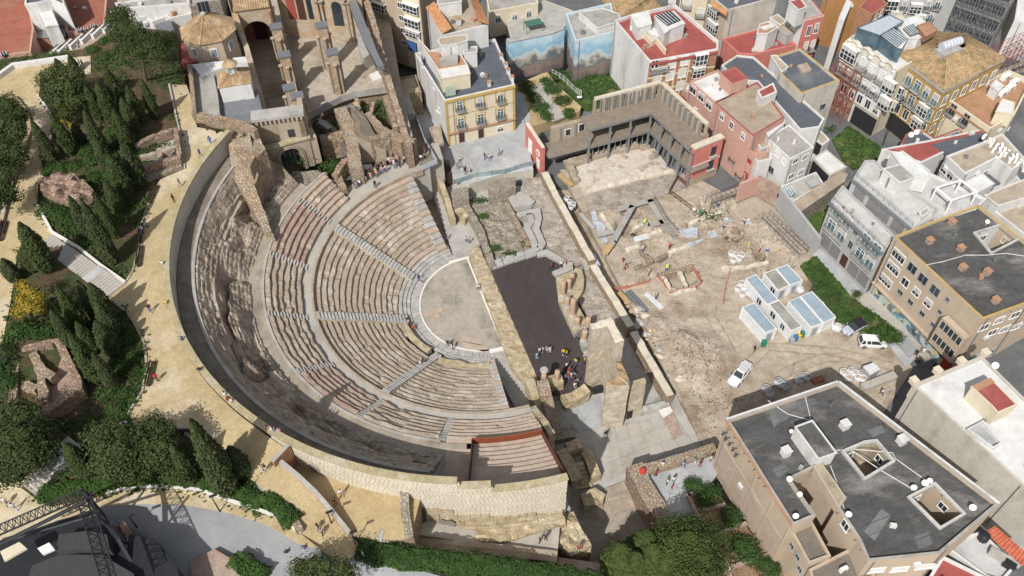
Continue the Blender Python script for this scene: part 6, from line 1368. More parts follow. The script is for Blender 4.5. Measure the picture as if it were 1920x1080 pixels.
for nm,pts,z,lab,tp in(('white_cottage',[(206,22),(262,8),(275,30),(220,42)],22,'white cottage with glass porch behind the big pine','roof_grey'),('glass_porch_house',[(266,30),(300,12),(320,28),(285,40)],21.5,'small white house with blue glass porch roofs near the chapel','sheet_plastic'),('white_row_house',[(300,20),(352,8),(358,26),(318,34)],22,'white row house with pale awning above the chapel lane','roof_tan'),('stone_roofed_house',[(215,5),(350,-12),(355,6),(225,16)],24,'stone house with a flat gravel roof along the top edge','roof_grey')):
 b=Bld(nm,lab,'house',pts,z,15,'white_wall',tp,.2)
b=Bld('blue_shed','pale blue metal roofed shed beside the chapel lane','shed',[(290,46),(318,36),(326,55),(298,68)],22,16,'render_wall','steel',.05)
mb=MB();mb.prism([(p_.x,p_.y)for p_ in px([(308,70),(325,64),(336,160),(318,166)],21.5)],18,21.5);tag(mb.build('lane',['pavers']),kind='structure')
b=Bld('stone_tower','square ruined stone tower with dark window beside the octagonal chapel','tower',[(355,10),(412,0),(418,-30),(352,-30)],27,15,'rubble_grey','roof_grey',.3);b.win(0,[(382,14)],2.0,2.4,'dark')
# ---------------------------------------------------------------- roofless forum building with two gallery decks
fo=thing('forum_ruin','roofless L shaped ruin with two gallery decks round a pale stone floor','ruin',P(1190,260,1))
FZ=.8;ZT1,ZT2=9.5,5.3
I1=P(1222,213,ZT1);A1=P(1104,244,ZT1);B1=P(1300,288,ZT1)
dA,dB=(A1-I1).normalized(),(B1-I1).normalized();nA=Vector((-dA.y,dA.x,0));nB=Vector((-dB.y,dB.x,0))
if nA.y<0:nA=-nA
if nB.x<0:nB=-nB
def xp(z,off): # outer corner of the two walls at an offset from the inner deck edges
 p,q=I1+nA*off,I1+nB*off;r=dA.x*-dB.y+dA.y*dB.x;d=q-p
 t=(d.x*-dB.y+d.y*dB.x)/r;o=p+dA*t;return Vector((o.x,o.y,z))
W1_=4.3;LA,LB=(A1-I1).length,(B1-I1).length
O=xp(0,W1_)
Aw,Bw=O+dA*(LA+(O-I1).dot(-dA)*0+.6),O+dB*(LB+1.0)
# walls as pilasters, spandrels and a top beam, so the openings are real
def open_wall(a,b,n,z0,z1,t=.55,mt='plaster_old',op=((1.2,3.6),(5.8,7.8),(9.7,12.3))):
 d=(b-a);L=d.length;d.normalize();nn=Vector((d.y,-d.x,0));w=L/n
 for k in range(n+1):
  pw=.34 if 0<k<n else .25;q=a+d*(w*k-pw*w/2);mb=MB();mb.frame((q.x,q.y,z0),d*(pw*w),-nn*t,(0,0,z1-z0-.4));mb.build('wall_pier',[mt],fo)
 for(lo,hi),nxt in zip(op,list(op[1:])+[(z1-.4,0)]):
  mb=MB();mb.frame((a.x,a.y,hi),d*L,-nn*(t-.04),(0,0,nxt[0]-hi));mb.build('wall_band',[mt],fo)
 mb=MB();mb.frame((a.x,a.y,z0),d*L,-nn*(t-.04),(0,0,op[0][0]-z0));mb.build('wall_band',[mt],fo)
 mb=MB();mb.frame((a.x,a.y,z1-.4),d*L,-nn*(t+.15),(0,0,.4));mb.build('wall_top',['ashlar'],fo)
 for k in range(1,n):
  for s in(-1,1):
   q=a+d*(w*k+s*w*.36)+nn*.12;mb=MB();mb.box((q.x,q.y,z0),(.2,.22,z1-z0-.5),math.atan2(d.y,d.x));mb.build('steel_prop',['gallery_steel'],fo)
  for zz in(ZT1,):
   q=a+d*(w*k)+nn*.3;mb=MB();mb.box((q.x,q.y,zz),(.5,.32,z1-zz-.5),math.atan2(d.y,d.x));mb.build('pilaster',['plaster_old'],fo)
open_wall(Aw,O,8,.5,12.7);open_wall(O,Bw,9,.5,12.7)
def deck(z,la,lb,wd,m='gallery_floor'):
 i=I1;e=xp(z,wd)
 p=[i+dA*la,i,i+dB*lb,e+dB*(lb+(i-e).dot(dB)),e,e+dA*(la+(i-e).dot(dA))];mb=MB();mb.prism(p,z-.3,z,1,0);return mb.build('gallery_deck',[m,'gallery_steel'],fo)
deck(ZT1,LA,LB-1.5,W1_-.2);deck(ZT2,LA+.02,LB+.5,W1_-.2)
# the middle deck runs on to the left behind the red wall
la2=(P(1030,305,ZT2)-P(1104,287,ZT2)).length
m0=Vector((I1.x,I1.y,0))+dA*(LA+.03);mb=MB();mb.prism([m0,m0+dA*la2,m0+dA*la2+nA*(W1_-.2),m0+nA*(W1_-.2)],ZT2-.3,ZT2,1,0);mb.build('gallery_deck',['gallery_floor','gallery_steel'],fo)
mb=MB();q0=Aw+dA*.1;q1=Aw+dA*(la2+1.0);mb.wall([q0.to_2d(),q1.to_2d()],.8,.5,8.6);lw=mb.build('low_wall',['plaster_old'],fo)
for s,z,w_,h_ in((.3,6.2,1.4,1.8),(.62,6.0,1.3,1.6),(.28,2.6,1.2,1.8)):
 q=q0.lerp(q1,s)-nA*.43;mb=MB();mb.box((q.x,q.y,z),(w_,.08,h_),math.atan2(dA.y,dA.x));wf=mb.build('window',['white_paint'],fo);mb=MB();q-=nA*.06;mb.box((q.x,q.y,z+.12),(w_-.3,.06,h_-.24),math.atan2(dA.y,dA.x));mb.build('pane',['glass_dark'],wf)
for s in(.08,.45,.8):q=q0.lerp(q1,s)-nA*.5;mb=MB();mb.box((q.x,q.y,ZT2),(.3,.3,3.0),math.atan2(dA.y,dA.x));mb.build('steel_prop',['gallery_steel'],fo)
for d_,L_,n in((dA,LA,3),(dB,LB,4)):
 for k in range(0 if d_ is dA else 1,n+1):
  q=I1+d_*(L_*k/n*.97)+(nA*.2 if d_ is dA else nB*.2);mb=MB();mb.box((q.x,q.y,FZ-.3),(.32,.32,ZT1-FZ),math.atan2(d_.y,d_.x));mb.build('column',['gallery_steel'],fo)
 for z in(ZT1,ZT2):
  mb=MB();a,b_=I1+d_*.05,I1+d_*L_;n_=-nA if d_ is dA else-nB;mb.frame((a.x+n_.x*.004,a.y+n_.y*.004,z-.4),b_-a,n_*.14,(0,0,.42));mb.build('edge_beam',['steel'],fo)
for k in range(11):q=I1+dA*(LA*(k+.5)/11)+nA*1.2;mb=MB();mb.box((q.x,q.y,FZ-.2),(.16,.16,ZT2-FZ-.1),0);mb.build('steel_prop',['gallery_steel'],fo)
for k in range(9):q=I1+dB*(LB*(k+.5)/9)+nB*1.2;mb=MB();mb.box((q.x,q.y,FZ-.2),(.16,.16,ZT2-FZ-.1),0);mb.build('steel_prop',['gallery_steel'],fo)
# pink end wall and red end wall
p0,p1=P(1303,281,9.6),P(1357,259,9.6);d=(p1-p0);L=d.length;d.normalize();n_=Vector((d.y,-d.x,0))
mb=MB();mb.frame((p0.x,p0.y,.4),d*L,-n_*1.0,(0,0,9.2));pk=mb.build('pink_end_wall',['pink_wall'],fo)
mb=MB();mb.frame((p0.x-d.x*.1+n_.x*.12,p0.y-d.y*.1+n_.y*.12,9.62),d*(L+.2),-n_*1.3,(0,0,.3));mb.build('coping',['ashlar'],pk)
for z,m,h_ in((5.2,'white_paint',.22),(.6,'plaster_old',1.6)):mb=MB();mb.frame((p0.x+n_.x*.05,p0.y+n_.y*.05,z),d*L,-n_*.04,(0,0,h_));mb.build('band',[m],pk)
for z in(6.3,2.9):
 q=p0+d*(L*.62)+n_*.03;mb=MB();mb.frame((q.x,q.y,z),d*1.15,n_*.06,(0,0,2.1));mb.build('window',['glass_dark'],pk);mb=MB();mb.frame((q.x-d.x*.3,q.y-d.y*.3,z-.2),d*1.75,n_*.5,(0,0,.15));mb.build('sill',['concrete'],pk)
rwl=thing('red_gable_wall','free standing red wall with white round emblem and tall white door at the plaza','wall',P(1005,280,2))
p0,p1=P(988,235,8.0),P(1019,277,7.4);mb=MB();mb.wall([p0.to_2d(),p1.to_2d()],.7,.5,[8.6,7.4],0,1);mb.build('wall',['pink_wall','ashlar'],rwl)
d=(p1-p0);d.z=0;L=d.length;d.normalize();n_=Vector((d.y,-d.x,0));n_=n_ if n_.x<0 else-n_
q=p0+d*(L*.2)+n_*.36;mb=MB();mb.frame((q.x,q.y,3.0),d*1.5,n_*.06,(0,0,3.2));mb.build('white_door',['white_paint'],rwl)
q=p0+d*(L*.78)+n_*.36;mb=MB();mb.tube((q.x,q.y,5.2),(q.x+n_.x*.08,q.y+n_.y*.08,5.2),.75,18);eb_=mb.build('round_emblem',['white_paint'],rwl);mb=MB();q+=n_*.08;mb.tube((q.x,q.y,5.2),(q.x+n_.x*.03,q.y+n_.y*.03,5.2),.5,16);mb.build('emblem_centre',['salmon_wall'],eb_)
q=p0+d*(L*.7)+n_*.36;mb=MB();mb.frame((q.x,q.y,1.5),d*1.2,n_*.05,(0,0,2.3));mb.build('white_panel',['white_paint'],rwl)
# patio floor, blocks and gravel in front
cA=((1060,160),5.4)
flo=[(p.x,p.y)for p in px(sc_(*cA,[(110,830),(300,760),(640,660),(900,640),(1010,780),(1060,860),(980,900),(520,1010),(180,1080),(120,960)]),FZ)]
mat('patio_stone',(.47,.41,.34),(.55,.50,.44),sc=.5,c3=(.27,.21,.145),sc3=.3,t3=(.54,.66),speck=.16)
sheet('forum_floor',flo,flat(FZ+.1),'patio_stone',grid=1,amp=.08,skirt=1,ms='ashlar')
mb=MB();rough_wall(mb,[p.to_2d()for p in px(sc_(*cA,[(190,1085),(520,1005),(760,940),(1090,870)]),1)],.9,0,1.25,.6,.12);tag(mb.build('forum_edge_wall',['ashlar']),'low broken stone edge along the front of the pale forum floor','wall')
rr=random.Random(4)
for k,(u,v,sx_,sy_)in enumerate(((40,800,2.0,1.6),(150,775,3.6,2.0),(320,730,2.4,1.4),(400,700,2.4,1.5),(480,680,2.0,1.4),(570,665,2.6,1.6),(680,640,2.2,1.2),(60,880,1.4,2.4),(90,960,1.2,2.2),(800,640,2.0,1.2))):
 q=P(1060+u/5.4,160+v/5.4,FZ);mb=MB();t_=math.atan2(dA.y,dA.x);c_,s_=math.cos(t_),math.sin(t_);pp=[(q.x+c_*a-s_*b2,q.y+s_*a+c_*b2)for a,b2 in((-sx_/2,-sy_/2),(sx_/2,-sy_/2),(sx_/2,sy_/2),(-sx_/2,sy_/2))]
 rough_block(mb,pp,FZ-.3,FZ+.7+.3*rr.random(),.5,.12,.2,seed=k);mb.build('stone_block',['plaster_old'],fo)
sheet('forum_yard',[(p.x,p.y)for p in px([(1095,372),(1120,352),(1270,318),(1300,345),(1262,362),(1205,380),(1150,392),(1105,398)],.7)],flat(.95),'gravel',grid=2,amp=.05,skirt=1)
tr=thing('black_lattice_beam','black steel lattice beam bent along the edge of the excavation','lattice beam',P(1270,345,1.5))
for a,b_ in(((1272,330),(1254,362)),((1256,362),(1296,392)),((1272,335),(1286,348))):
 p,q=P(*a,1.6),P(*b_,1.6);mb=MB();n=8;up=Vector((0,0,.8))
 for h in(Vector(),up):mb.tube(p+h,q+h,.08,5)
 for k in range(n):mb.tube(p.lerp(q,k/n)+(up if k%2 else Vector()),p.lerp(q,(k+1)/n)+(Vector()if k%2 else up),.06,4)
 mb.build('lattice',['rust_dark'],tr)
# garden beside the yellow house
G6=((940,130),6.0)
sheet('garden_path_ground',[(p.x,p.y)for p in px(sc_(*G6,[(140,180),(520,20),(600,150),(900,420),(880,470),(360,640),(150,560)]),2.6)],flat(2.6),'sand_plain',grid=2,skirt=3)
mb=MB();mb.prism(px(sc_(*G6,[(330,180),(470,140),(720,530),(580,580)]),2.75),2.3,2.72);tag(mb.build('garden_path',['walk_concrete']),kind='structure')
mb=MB();mb.prism(px(sc_(*G6,[(150,270),(250,260),(330,560),(160,740)]),2.7),2.3,2.68);tag(mb.build('shaded_pavement',['pavers']),kind='structure')
sheet('grass_plot',[(p.x,p.y)for p in px(sc_(*G6,[(560,20),(1220,60),(1370,270),(980,390),(850,350),(700,130)]),2.4)],flat(2.4),'grass',grid=1.2,amp=.25,skirt=3)
gf=thing('garden_fence','pale wire fence between garden path and grass plot','fence',P(1060,160,2.6));pts=px(sc_(*G6,[(570,60),(700,130),(840,270),(900,300)]),2.6);mb=MB()
for z in(.2,.7,1.3):mb.path([p+Vector((0,0,z))for p in pts],.03,4)
mb.build('wire',['white_paint'],gf)
for k in range(10):s=k/9*(len(pts)-1);i=min(int(s),len(pts)-2);q=pts[i].lerp(pts[i+1],s-i);mb=MB();mb.tube(q,q+Vector((0,0,1.4)),.05,5);mb.build('post',['white_paint'],gf)
q=P(1086,188,2.6);sg=thing('information_panel','small white information panel on dark legs in the garden','sign',q);mb=MB();mb.box((q.x,q.y,3.4),(1.0,.6,.08));mb.build('panel',['white_paint'],sg);mb=MB();mb.box((q.x,q.y,2.5),(.7,.3,.9));mb.build('leg',['dark_paint'],sg)
gr=thing('glass_railing','glass and steel railing along the plaza edge above the ruins','railing',P(950,320,3));pts=px([(852,345),(896,332),(948,325),(986,313),(1000,310)],3.0);mb=MB();mb.wall([p.to_2d()for p in pts],.04,3.0,4.1);mb.build('glass_panel',['rail_glass'],gr)
for k in range(9):s=k/8*(len(pts)-1);i=min(int(s),len(pts)-2);q=pts[i].lerp(pts[i+1],s-i);mb=MB();mb.box((q.x,q.y,3),(.1,.1,1.15));mb.build('post',['steel'],gr)
stp=thing('plaza_steps','grey steps going down from the plaza to the sunken passage','steps',P(870,310,3))
for k in range(8):a,b_=P(852+k*3.0,272+k*1.2,3.1),P(880+k*3.0,330+k*1.2,3.1);mb=MB();mb.wall([a.to_2d(),b_.to_2d()],.42,2.0,3.06+.03*(8-k));mb.build('step',['pavers' if k%2 else 'concrete'],stp)
mb=MB();q=px([(832,318),(848,312),(853,322),(836,330)],2.9);mb.prism(q,0,2.9);tag(mb.build('dark_kiosk',['wood_dark']),'dark brown box at the mouth of the passage beside the bridge','box')
# ---------------------------------------------------------------- excavation furniture
wf_=thing('timber_walkway','raised grey timber walkway frame over the dig trenches','walkway',P(1200,390,1.5));K=((960,360),3.0)
for pts in([(560,290),(680,75)],[(600,95),(790,40)],[(775,40),(845,165),(915,245)],[(790,180),(850,165)],[(480,240),(575,215)],[(520,345),(560,290)]):
 q=[P(960+u/3,360+v/3,1.7)for u,v in pts];mb=MB();mb.wall([p.to_2d()for p in q],1.1,1.45,1.7);bd=mb.build('boardwalk',['roof_grey' if pts[0][1]!=345 else 'timber'],wf_)
 for p in q:mb=MB();mb.box((p.x,p.y,.3),(.3,.3,1.15));mb.build('support',['concrete'],bd)
 if len(pts)==3:
  mb=MB()
  for a,b_ in zip(q,q[1:]):
   for z in(.55,1.05):mb.tube(a+Vector((.6,.3,z)),b_+Vector((.6,.3,z)),.05,4)
  mb.build('handrail',['steel'],bd)
def slab(name,label,cat,pts,z,h,m,group=None,base=None):
 q=px(pts,z+h);mb=MB();mb.prism(q,z-.05,z+h);return tag(mb.build(name,[m]),label,cat,group)
def tarp(label,pts,m='sheet_plastic'):
 q=px(pts,EXZ+.25);mb=MB();rough_block(mb,[p.to_2d()for p in q],EXZ-.2,EXZ+.25,.4,.06,.22,seed=len(label));tag(mb.build('plastic_sheet',[m]),label,'tarpaulin','plastic sheets over the dig')
tarp('long bluish plastic sheet lying along the western trench',sc_(*K,[(440,100),(470,110),(495,165),(530,190),(520,220),(480,215),(455,160)]));tarp('small bluish plastic sheet below the long one in the trench',sc_(*K,[(495,245),(525,240),(545,275),(520,290)]));tarp('largest pale plastic sheet in the middle of the dig',sc_(*K,[(930,215),(1010,198),(1048,205),(1045,250),(985,250)]));tarp('pale square plastic sheet right of the largest sheet',sc_(*K,[(1098,225),(1135,215),(1158,245),(1125,258)]))
tarp('narrow crumpled grey sheet below the largest sheet',sc_(*K,[(960,300),(1030,270),(1080,265),(1020,298),(990,318)]));tarp('small white plastic sheet near the back of the dig',sc_(*K,[(1190,150),(1215,143),(1230,160),(1195,165)]));tarp('white plastic sheet at the back right corner of the dig',sc_(*K,[(1315,155),(1340,145),(1342,170),(1320,180)]))
slab('site_board','blue and white board leaning along the boundary wall trench','board',sc_(*K,[(440,350),(462,345),(497,410),(480,425)]),EXZ,1.2,'sheet_plastic')
for lab,pts in(('red orange net stretched beside the boundary wall',[(570,548),(640,542),(710,525),(770,505)]),('orange net left of the double pit',[(815,475),(850,510),(885,575)]),('red net along the top of the double pit',[(1010,430),(1045,470),(1065,515)]),('orange net in front of the double pit',[(885,578),(960,552),(1030,545),(1062,515)]),('faded orange net strip beside the containers',[(1225,445),(1200,530),(1188,630)])):
 q=[P(960+u/3,360+v/3,EXZ)for u,v in pts];t=thing('barrier_net',lab,'barrier net',q[0],'orange nets round the pits');mb=MB();mb.wall([p.to_2d()for p in q],.12,EXZ-.1,EXZ+.5);mb.build('net',['orange_net'],t)
 for p in q:mb=MB();mb.tube((p.x,p.y,EXZ-.2),(p.x,p.y,EXZ+1.0),.05,5);mb.build('stake',['rust'],t)
def boards(label,c,sz,rz,n,m):
 b0=P(960+c[0]/3,360+c[1]/3,EXZ);t=thing('board_stack',label,'boards',b0,'stacked boards by the trench');d=Vector((-math.sin(rz),math.cos(rz),0))
 for k in range(n):mb=MB();q=b0+d*((k-(n-1)/2)*sz[1]*1.12);mb.box((q.x,q.y,EXZ+.02),(sz[0],sz[1],sz[2]+.05*(k%2)),rz);mb.build('plank',[m],t)
boards('grey metal planks laid side by side near the trench',(700,622),(5.2,.55,.4),-1.05,2,'steel');boards('steel ladder boards lying on gravel in the dig yard',(798,615),(4.2,.4,.15),-.95,2,'plastic_white');boards('yellow timber pile by the boundary wall',(630,605),(3.0,.35,.5),-1.05,2,'timber');boards('yellow props lying among stones by the trench',(818,820),(3.4,.3,.3),-.95,2,'timber');boards('timber planks at the south end of the walkway',(530,320),(2.6,.4,.3),1.35,2,'timber');boards('long concrete beam beside the trench',(422,170),(4.6,.7,.4),-1.05,1,'concrete');boards('yellow beams beside the forum blocks',(300,-60),(4.0,.4,.5),-.95,2,'timber');boards('pale wooden tray with tools in the dig',(728,262),(3.0,.5,.3),.35,2,'plastic_white')
# low excavated walls
dw=thing('excavated_walls','low rubble wall footings exposed across the excavation','ruin',P(1240,470,EXZ))
for pl in([(690,430),(790,390),(870,350)],[(745,350),(790,395)],[(680,210),(760,170)],[(840,470),(875,520),(890,575),(1030,540)],[(940,440),(965,500),(980,530)],[(830,470),(880,450),(940,440),(1010,420)],[(1235,205),(1290,215),(1300,250),(1240,260)],[(1330,300),(1420,370)],[(880,340),(1000,300)],[(640,330),(720,300)],[(500,120),(560,215)],[(1180,430),(1330,420),(1440,395)],[(760,250),(840,215)],[(1000,180),(1060,150),(1180,110)]):
 mb=MB();rough_wall(mb,[P(960+u/3,360+v/3,EXZ+.3).to_2d()for u,v in pl],.75,EXZ-.6,EXZ+.42,.45,.14,top=.25,seed=pl[0][0]*.1);mb.build('footing',['rubble_wall' if pl[0][0]%20 else 'ashlar'],dw)
# loose stones: the larger ones one by one, small rubble as one mass
rr=random.Random(12)
for k in range(46):
 s=rr.random();u,v=lerp(1172,1262,s)+rr.uniform(-3,24),lerp(572,715,s)+rr.uniform(-8,6);q=P(u,v,EXZ);o=link('loose_stone',stone_mesh(k,('slab_stone','marble','ashlar')[k%3]),None,(q.x,q.y,EXZ+.15),rr.uniform(0,6.3));sz=rr.uniform(.7,1.7);o.scale=(sz,sz*rr.uniform(.7,1.2),sz*.75);tag(o,'loose ancient stone block laid out along the boundary wall trench','stone','loose stones along the trench')
mb=MB()
def pebble(x,y,z,r):
 i=len(mb.v);a0=rr.random()*6.3;h=r*rr.uniform(.5,.9)
 for k in range(4):a=a0+k*1.57;mb.v.append((x+r*math.cos(a)*rr.uniform(.7,1.1),y+r*math.sin(a)*rr.uniform(.7,1.1),z-.08))
 mb.v.append((x+r*.2*rr.uniform(-1,1),y+r*.2*rr.uniform(-1,1),z+h))
 mm_=rr.choice((0,0,1,1,2))
 for k in range(4):mb.f.append((i+k,i+(k+1)%4,i+4));mb.m.append(mm_)
for(u,v,su,sv,n,r)in((1305,672,42,26,900,.22),(1225,605,32,16,420,.16),(1270,640,30,20,300,.2),(1215,655,24,40,380,.26),(1250,500,70,50,1500,.15),(1390,470,70,50,1300,.16),(1215,440,70,60,1500,.15),(1330,430,90,50,1300,.15),(1410,410,50,40,500,.2),(1390,760,60,30,260,.2),(1330,760,40,40,380,.25),(1480,440,30,40,420,.28),(1600,650,60,25,200,.13)):
 for k in range(n):
  q=P(u+rr.gauss(0,su*.55),v+rr.gauss(0,sv*.55),EXZ)
  if inside((q.x,q.y),dig_poly):pebble(q.x,q.y,zdig(q.x,q.y)+.22*fbm(q.x*.45,q.y*.45,3.1),r*rr.uniform(.5,1.5))
tag(mb.build('rubble',['slab_stone','gravel','dig_brown']),kind='stuff')
for k,pl in enumerate(([(1395,690),(1440,650),(1500,655),(1570,660),(1640,680),(1690,690)],[(1370,735),(1400,765),(1470,700),(1540,672),(1610,668)],[(1390,700),(1360,640),(1330,590),(1345,540)])):
 t=thing('tyre_track',('pair of tyre ruts running past the cabins to the street','pair of tyre ruts curving round the parked white van','pair of tyre ruts climbing from the van towards the pits')[k],'tyre track',P(*pl[0],EXZ));q=[P(u,v,EXZ)for u,v in pl];fine=[a.lerp(b_,i/6)for a,b_ in zip(q,q[1:])for i in range(6)]
 for off in(-.8,.8):
  mb=MB();prev=None
  for a,b_ in zip(fine,fine[1:]):
   d=(b_-a).normalized();n_=Vector((-d.y,d.x,0));row=[a+n_*(off+e)for e in(-.16,.16)]
   for r_ in row:r_.z=zdig(r_.x,r_.y)+.22*fbm(r_.x*.45,r_.y*.45,3.1)+.05
   if prev:mb.poly([prev[0],prev[1],row[1],row[0]][::-1])
   prev=row
  mb.build('rut',['rut'],t)
# weeds and grass patch with garden strip
sheet('weed_strip',[(p.x,p.y)for p in px([(1500,498),(1530,480),(1600,560),(1672,610),(1690,640),(1640,640),(1595,610),(1560,600),(1545,560)],.9)],flat(.95),'grass',grid=1,amp=.2,skirt=1)
mb=MB();mb.prism([p for p in px([(1522,478),(1536,466),(1650,570),(1715,672),(1700,690),(1640,610),(1600,560)],.9)],.2,.88);tag(mb.build('pavement',['pavers']),kind='structure')
mb=MB();mb.prism([p for p in px([(1600,560),(1632,545),(1720,640),(1745,670),(1715,672),(1650,590)],.9)],.2,.95);tag(mb.build('pavement',['walk_concrete']),kind='structure')
mb=MB();mb.prism(px([(1683,640),(1700,628),(1722,655),(1706,668)],1.4),.2,1.3);tag(mb.build('ramp_slab',['road_grey']),'sloping grey concrete slab beside the graffiti pavement','slab')
mb=MB();mb.wall([p.to_2d()for p in px([(1618,724),(1680,700)],1.6)],1.2,.2,1.5);tag(mb.build('street_kerb_wall',['walk_concrete']),'low pale wall at the street end of the excavation yard','wall')
sheet('grass_lot',[(p.x,p.y)for p in px([(1560,262),(1590,235),(1650,275),(1660,296),(1600,318),(1580,300)],.6)],flat(.7),'grass',grid=1.2,amp=.2,skirt=1)
sheet('grass_corner',[(p.x,p.y)for p in px([(1505,400),(1556,372),(1545,425),(1535,440)],.6)],flat(.7),'grass',grid=1.2,amp=.2,skirt=1)
# scaffold shoring along the white garden wall
for nm,a,b_,lab in(('shoring_scaffold',(1440,408),(1512,478),'grey shoring scaffold with props along the white garden wall'),('shoring_scaffold',(1322,378),(1402,348),'grey shoring scaffold along the pink wall at the back of the dig')):
 p,q=P(*a,EXZ),P(*b_,EXZ);scaffold(nm,lab,[(p.x,p.y),(q.x,q.y)],EXZ-.3,2.6,2,9,'steel',1.7)
# ---------------------------------------------------------------- site cabins
cF=((1380,480),6.0);ZK=EXZ+2.75
cabs=[([(110,260),(225,210),(475,495),(350,545)],'roof_steel','back left white site cabin with blue grey ribbed roof and green hatch'),([(375,545),(480,500),(740,790),(620,840)],'roof_dull','middle white site cabin with dull grey roof and barred window'),([(70,580),(205,525),(455,815),(330,865)],'roof_steel','front left white site cabin with blank long wall'),([(590,510),(715,460),(975,755),(840,800)],'roof_steel','ribbed blue roofed cabin of the joined pair, nearer the middle'),([(728,454),(855,400),(1120,685),(985,750)],'roof_steel','blue roofed cabin of the joined pair, nearer the weeds'),([(315,195),(448,150),(602,328),(470,385)],'roof_dull','short cabin with stained grey roof at the back'),([(457,145),(580,95),(745,275),(606,325)],'roof_steel','short blue roofed cabin at the back corner')]
mat('roof_steel',(.30,.37,.42),(.25,.32,.37),sc=.5,rough=.5,speck=.06);mat('roof_dull',(.30,.29,.26),(.23,.22,.19),sc=.5,c3=(.36,.36,.34),sc3=.4,speck=.1);mat('cabin_wall',(.66,.68,.69),(.60,.62,.63),sc=.5)
for ci,(c,m,lab)in enumerate(cabs):
 q=px(sc_(*cF,c),ZK);cc=(q[0]+q[2])/2;t=thing('site_cabin',lab,'cabin',(cc.x,cc.y,EXZ),'white site cabins');
 mb=MB();mb.prism([cc+(p-cc)*.985 for p in q],EXZ-.2,ZK-.12);mb.build('wall',['cabin_wall'],t)
 mb=MB();mb.prism(q,ZK-.14,ZK-.02);rf=mb.build('roof',[m],t)
 for e in range(4):mb=MB();mb.tube(q[e]-Vector((0,0,.03)),q[(e+1)%4]-Vector((0,0,.03)),.09,4);mb.build('frame_edge',['white_paint'],t);mb=MB();mb.tube((q[e].x,q[e].y,EXZ-.1),q[e],.08,4);mb.build('corner_post',['white_paint'],t)
 n=9 if m=='roof_steel' else 6
 for k in range(1,n):mb=MB();a,b_=q[0].lerp(q[1],k/n),q[3].lerp(q[2],k/n);mb.tube(a,b_,.05,4);mb.build('roof_rib',[m],rf)
 e0,e1=q[3],q[2];d=e1-e0;d.normalize();n_=Vector((d.y,-d.x,0));w=(e1-e0).length
 if ci in(2,3,5,6):s=e0+d*(w*.28)+n_*.02;mb=MB();mb.frame((s.x,s.y,EXZ),d*.95,n_*.05,(0,0,2.05));mb.build('door',['grey_paint'],t)
 e0,e1=q[0],q[3];d=(e1-e0).normalized();n_=Vector((d.y,-d.x,0));n_=n_ if n_.x<0 else-n_;L=(e1-e0).length
 if ci in(0,1,5):
  for s_,w_ in(((.62,1.0),)if ci!=1 else((.15,1.1),(.62,.8))):s=e0+d*(L*s_)+n_*.02;mb=MB();mb.frame((s.x,s.y,EXZ+1.0),d*w_,n_*.05,(0,0,1.1));wd=mb.build('window',['glass_dark'],t);mb=MB();mb.frame((s.x+d.x*w_*.45+n_.x*.05,s.y+d.y*w_*.45+n_.y*.05,EXZ+1.0),d*.1,n_*.03,(0,0,1.1));mb.build('bar',['white_paint'],wd)
def bin_(label,u,v,m,z=EXZ,s=1.0):
 b0=P(u,v,z);t=thing('wheelie_bin',label,'bin',b0,'coloured bins by the cabins');mb=MB();mb.frame((b0.x-.33*s,b0.y-.33*s,z),(.66*s,0,0),(0,.66*s,0),(0,0,1.0*s));mb.build('body',[m],t);mb=MB();mb.frame((b0.x-.38*s,b0.y-.38*s,z+1.0*s),(.76*s,0,0),(0,.8*s,0),(0,0,.1));mb.build('lid',[m],t)
for u,v,m,l in((1483,643,'grey_paint','grey bin at the left end of the bin row'),(1490,638,'blue_plastic','blue bin in the row before the grey roofed cabin'),(1496,634,'yellow_plastic','yellow bin in the row before the grey roofed cabin'),(1502,631,'green_plastic','green bin at the right end of the bin row'),(1431,648,'green_plastic','green bin standing alone at the front left cabin')):bin_(l,u,v,m)
def bag(label,u,v,r=.75,m='plastic_white',z=EXZ,fill='gravel',grp='white rubble sacks'):
 b0=P(u,v,z);t=thing('rubble_sack',label,'sack',b0,grp);mb=MB();mb.lathe(b0,[(r*.8,0),(r*1.05,.3),(r*1.08,.65),(r*.95,.95),(r*.8,.97),(r*.78,.8)],9);i=0
 mb.v=[(x+.1*N3(Vector((x*3,y*3,zz*3))),y+.1*N3(Vector((x*3+9,y*3,zz*3))),zz+.08*N3(Vector((x*4,y*4,zz))))for x,y,zz in mb.v];mb.f.pop();mb.m.pop();mb.build('sack',[m],t);mb=MB();mb.lathe((b0.x,b0.y,z+.72),[(r*.82,0),(r*.4,.14),(r*.05,.2)],9);mb.build('filling',[fill],t)
cV=((1340,660),7.714)
ORD=('first','second','third','fourth','fifth','sixth','seventh','last')
for k,(u,v)in enumerate(sc_(*cV,[(735,560),(790,625),(905,455),(945,490),(1005,515),(1210,430),(1310,385)])):bag(f'{ORD[k]} open grey rubble sack from the left in the shaded yard edge',u,v,.68,'sheet_plastic',EXZ,'gravel','rubble sacks in the shade')
for k,(u,v)in enumerate(((1578,700),(1585,706),(1590,713),(1594,698),(1599,704),(1606,710),(1611,704),(1615,714))):bag(f'{ORD[k]} white sack from the left in the heap beside the twin cabin',u+random.uniform(-2,2),v+random.uniform(-2,2),.6,'plastic_white',EXZ,'slab_stone','rubble sacks by the twin cabin')
for k,(u,v)in enumerate(((1372,478),(1375,491),(1379,484),(1384,490),(1388,482))):bag(f'{ORD[k]} white sack from the left piled in the middle of the dig',u+random.uniform(-2,2),v+random.uniform(-2,2),.6,'plastic_white',EXZ,'slab_stone','rubble sacks in the dig')
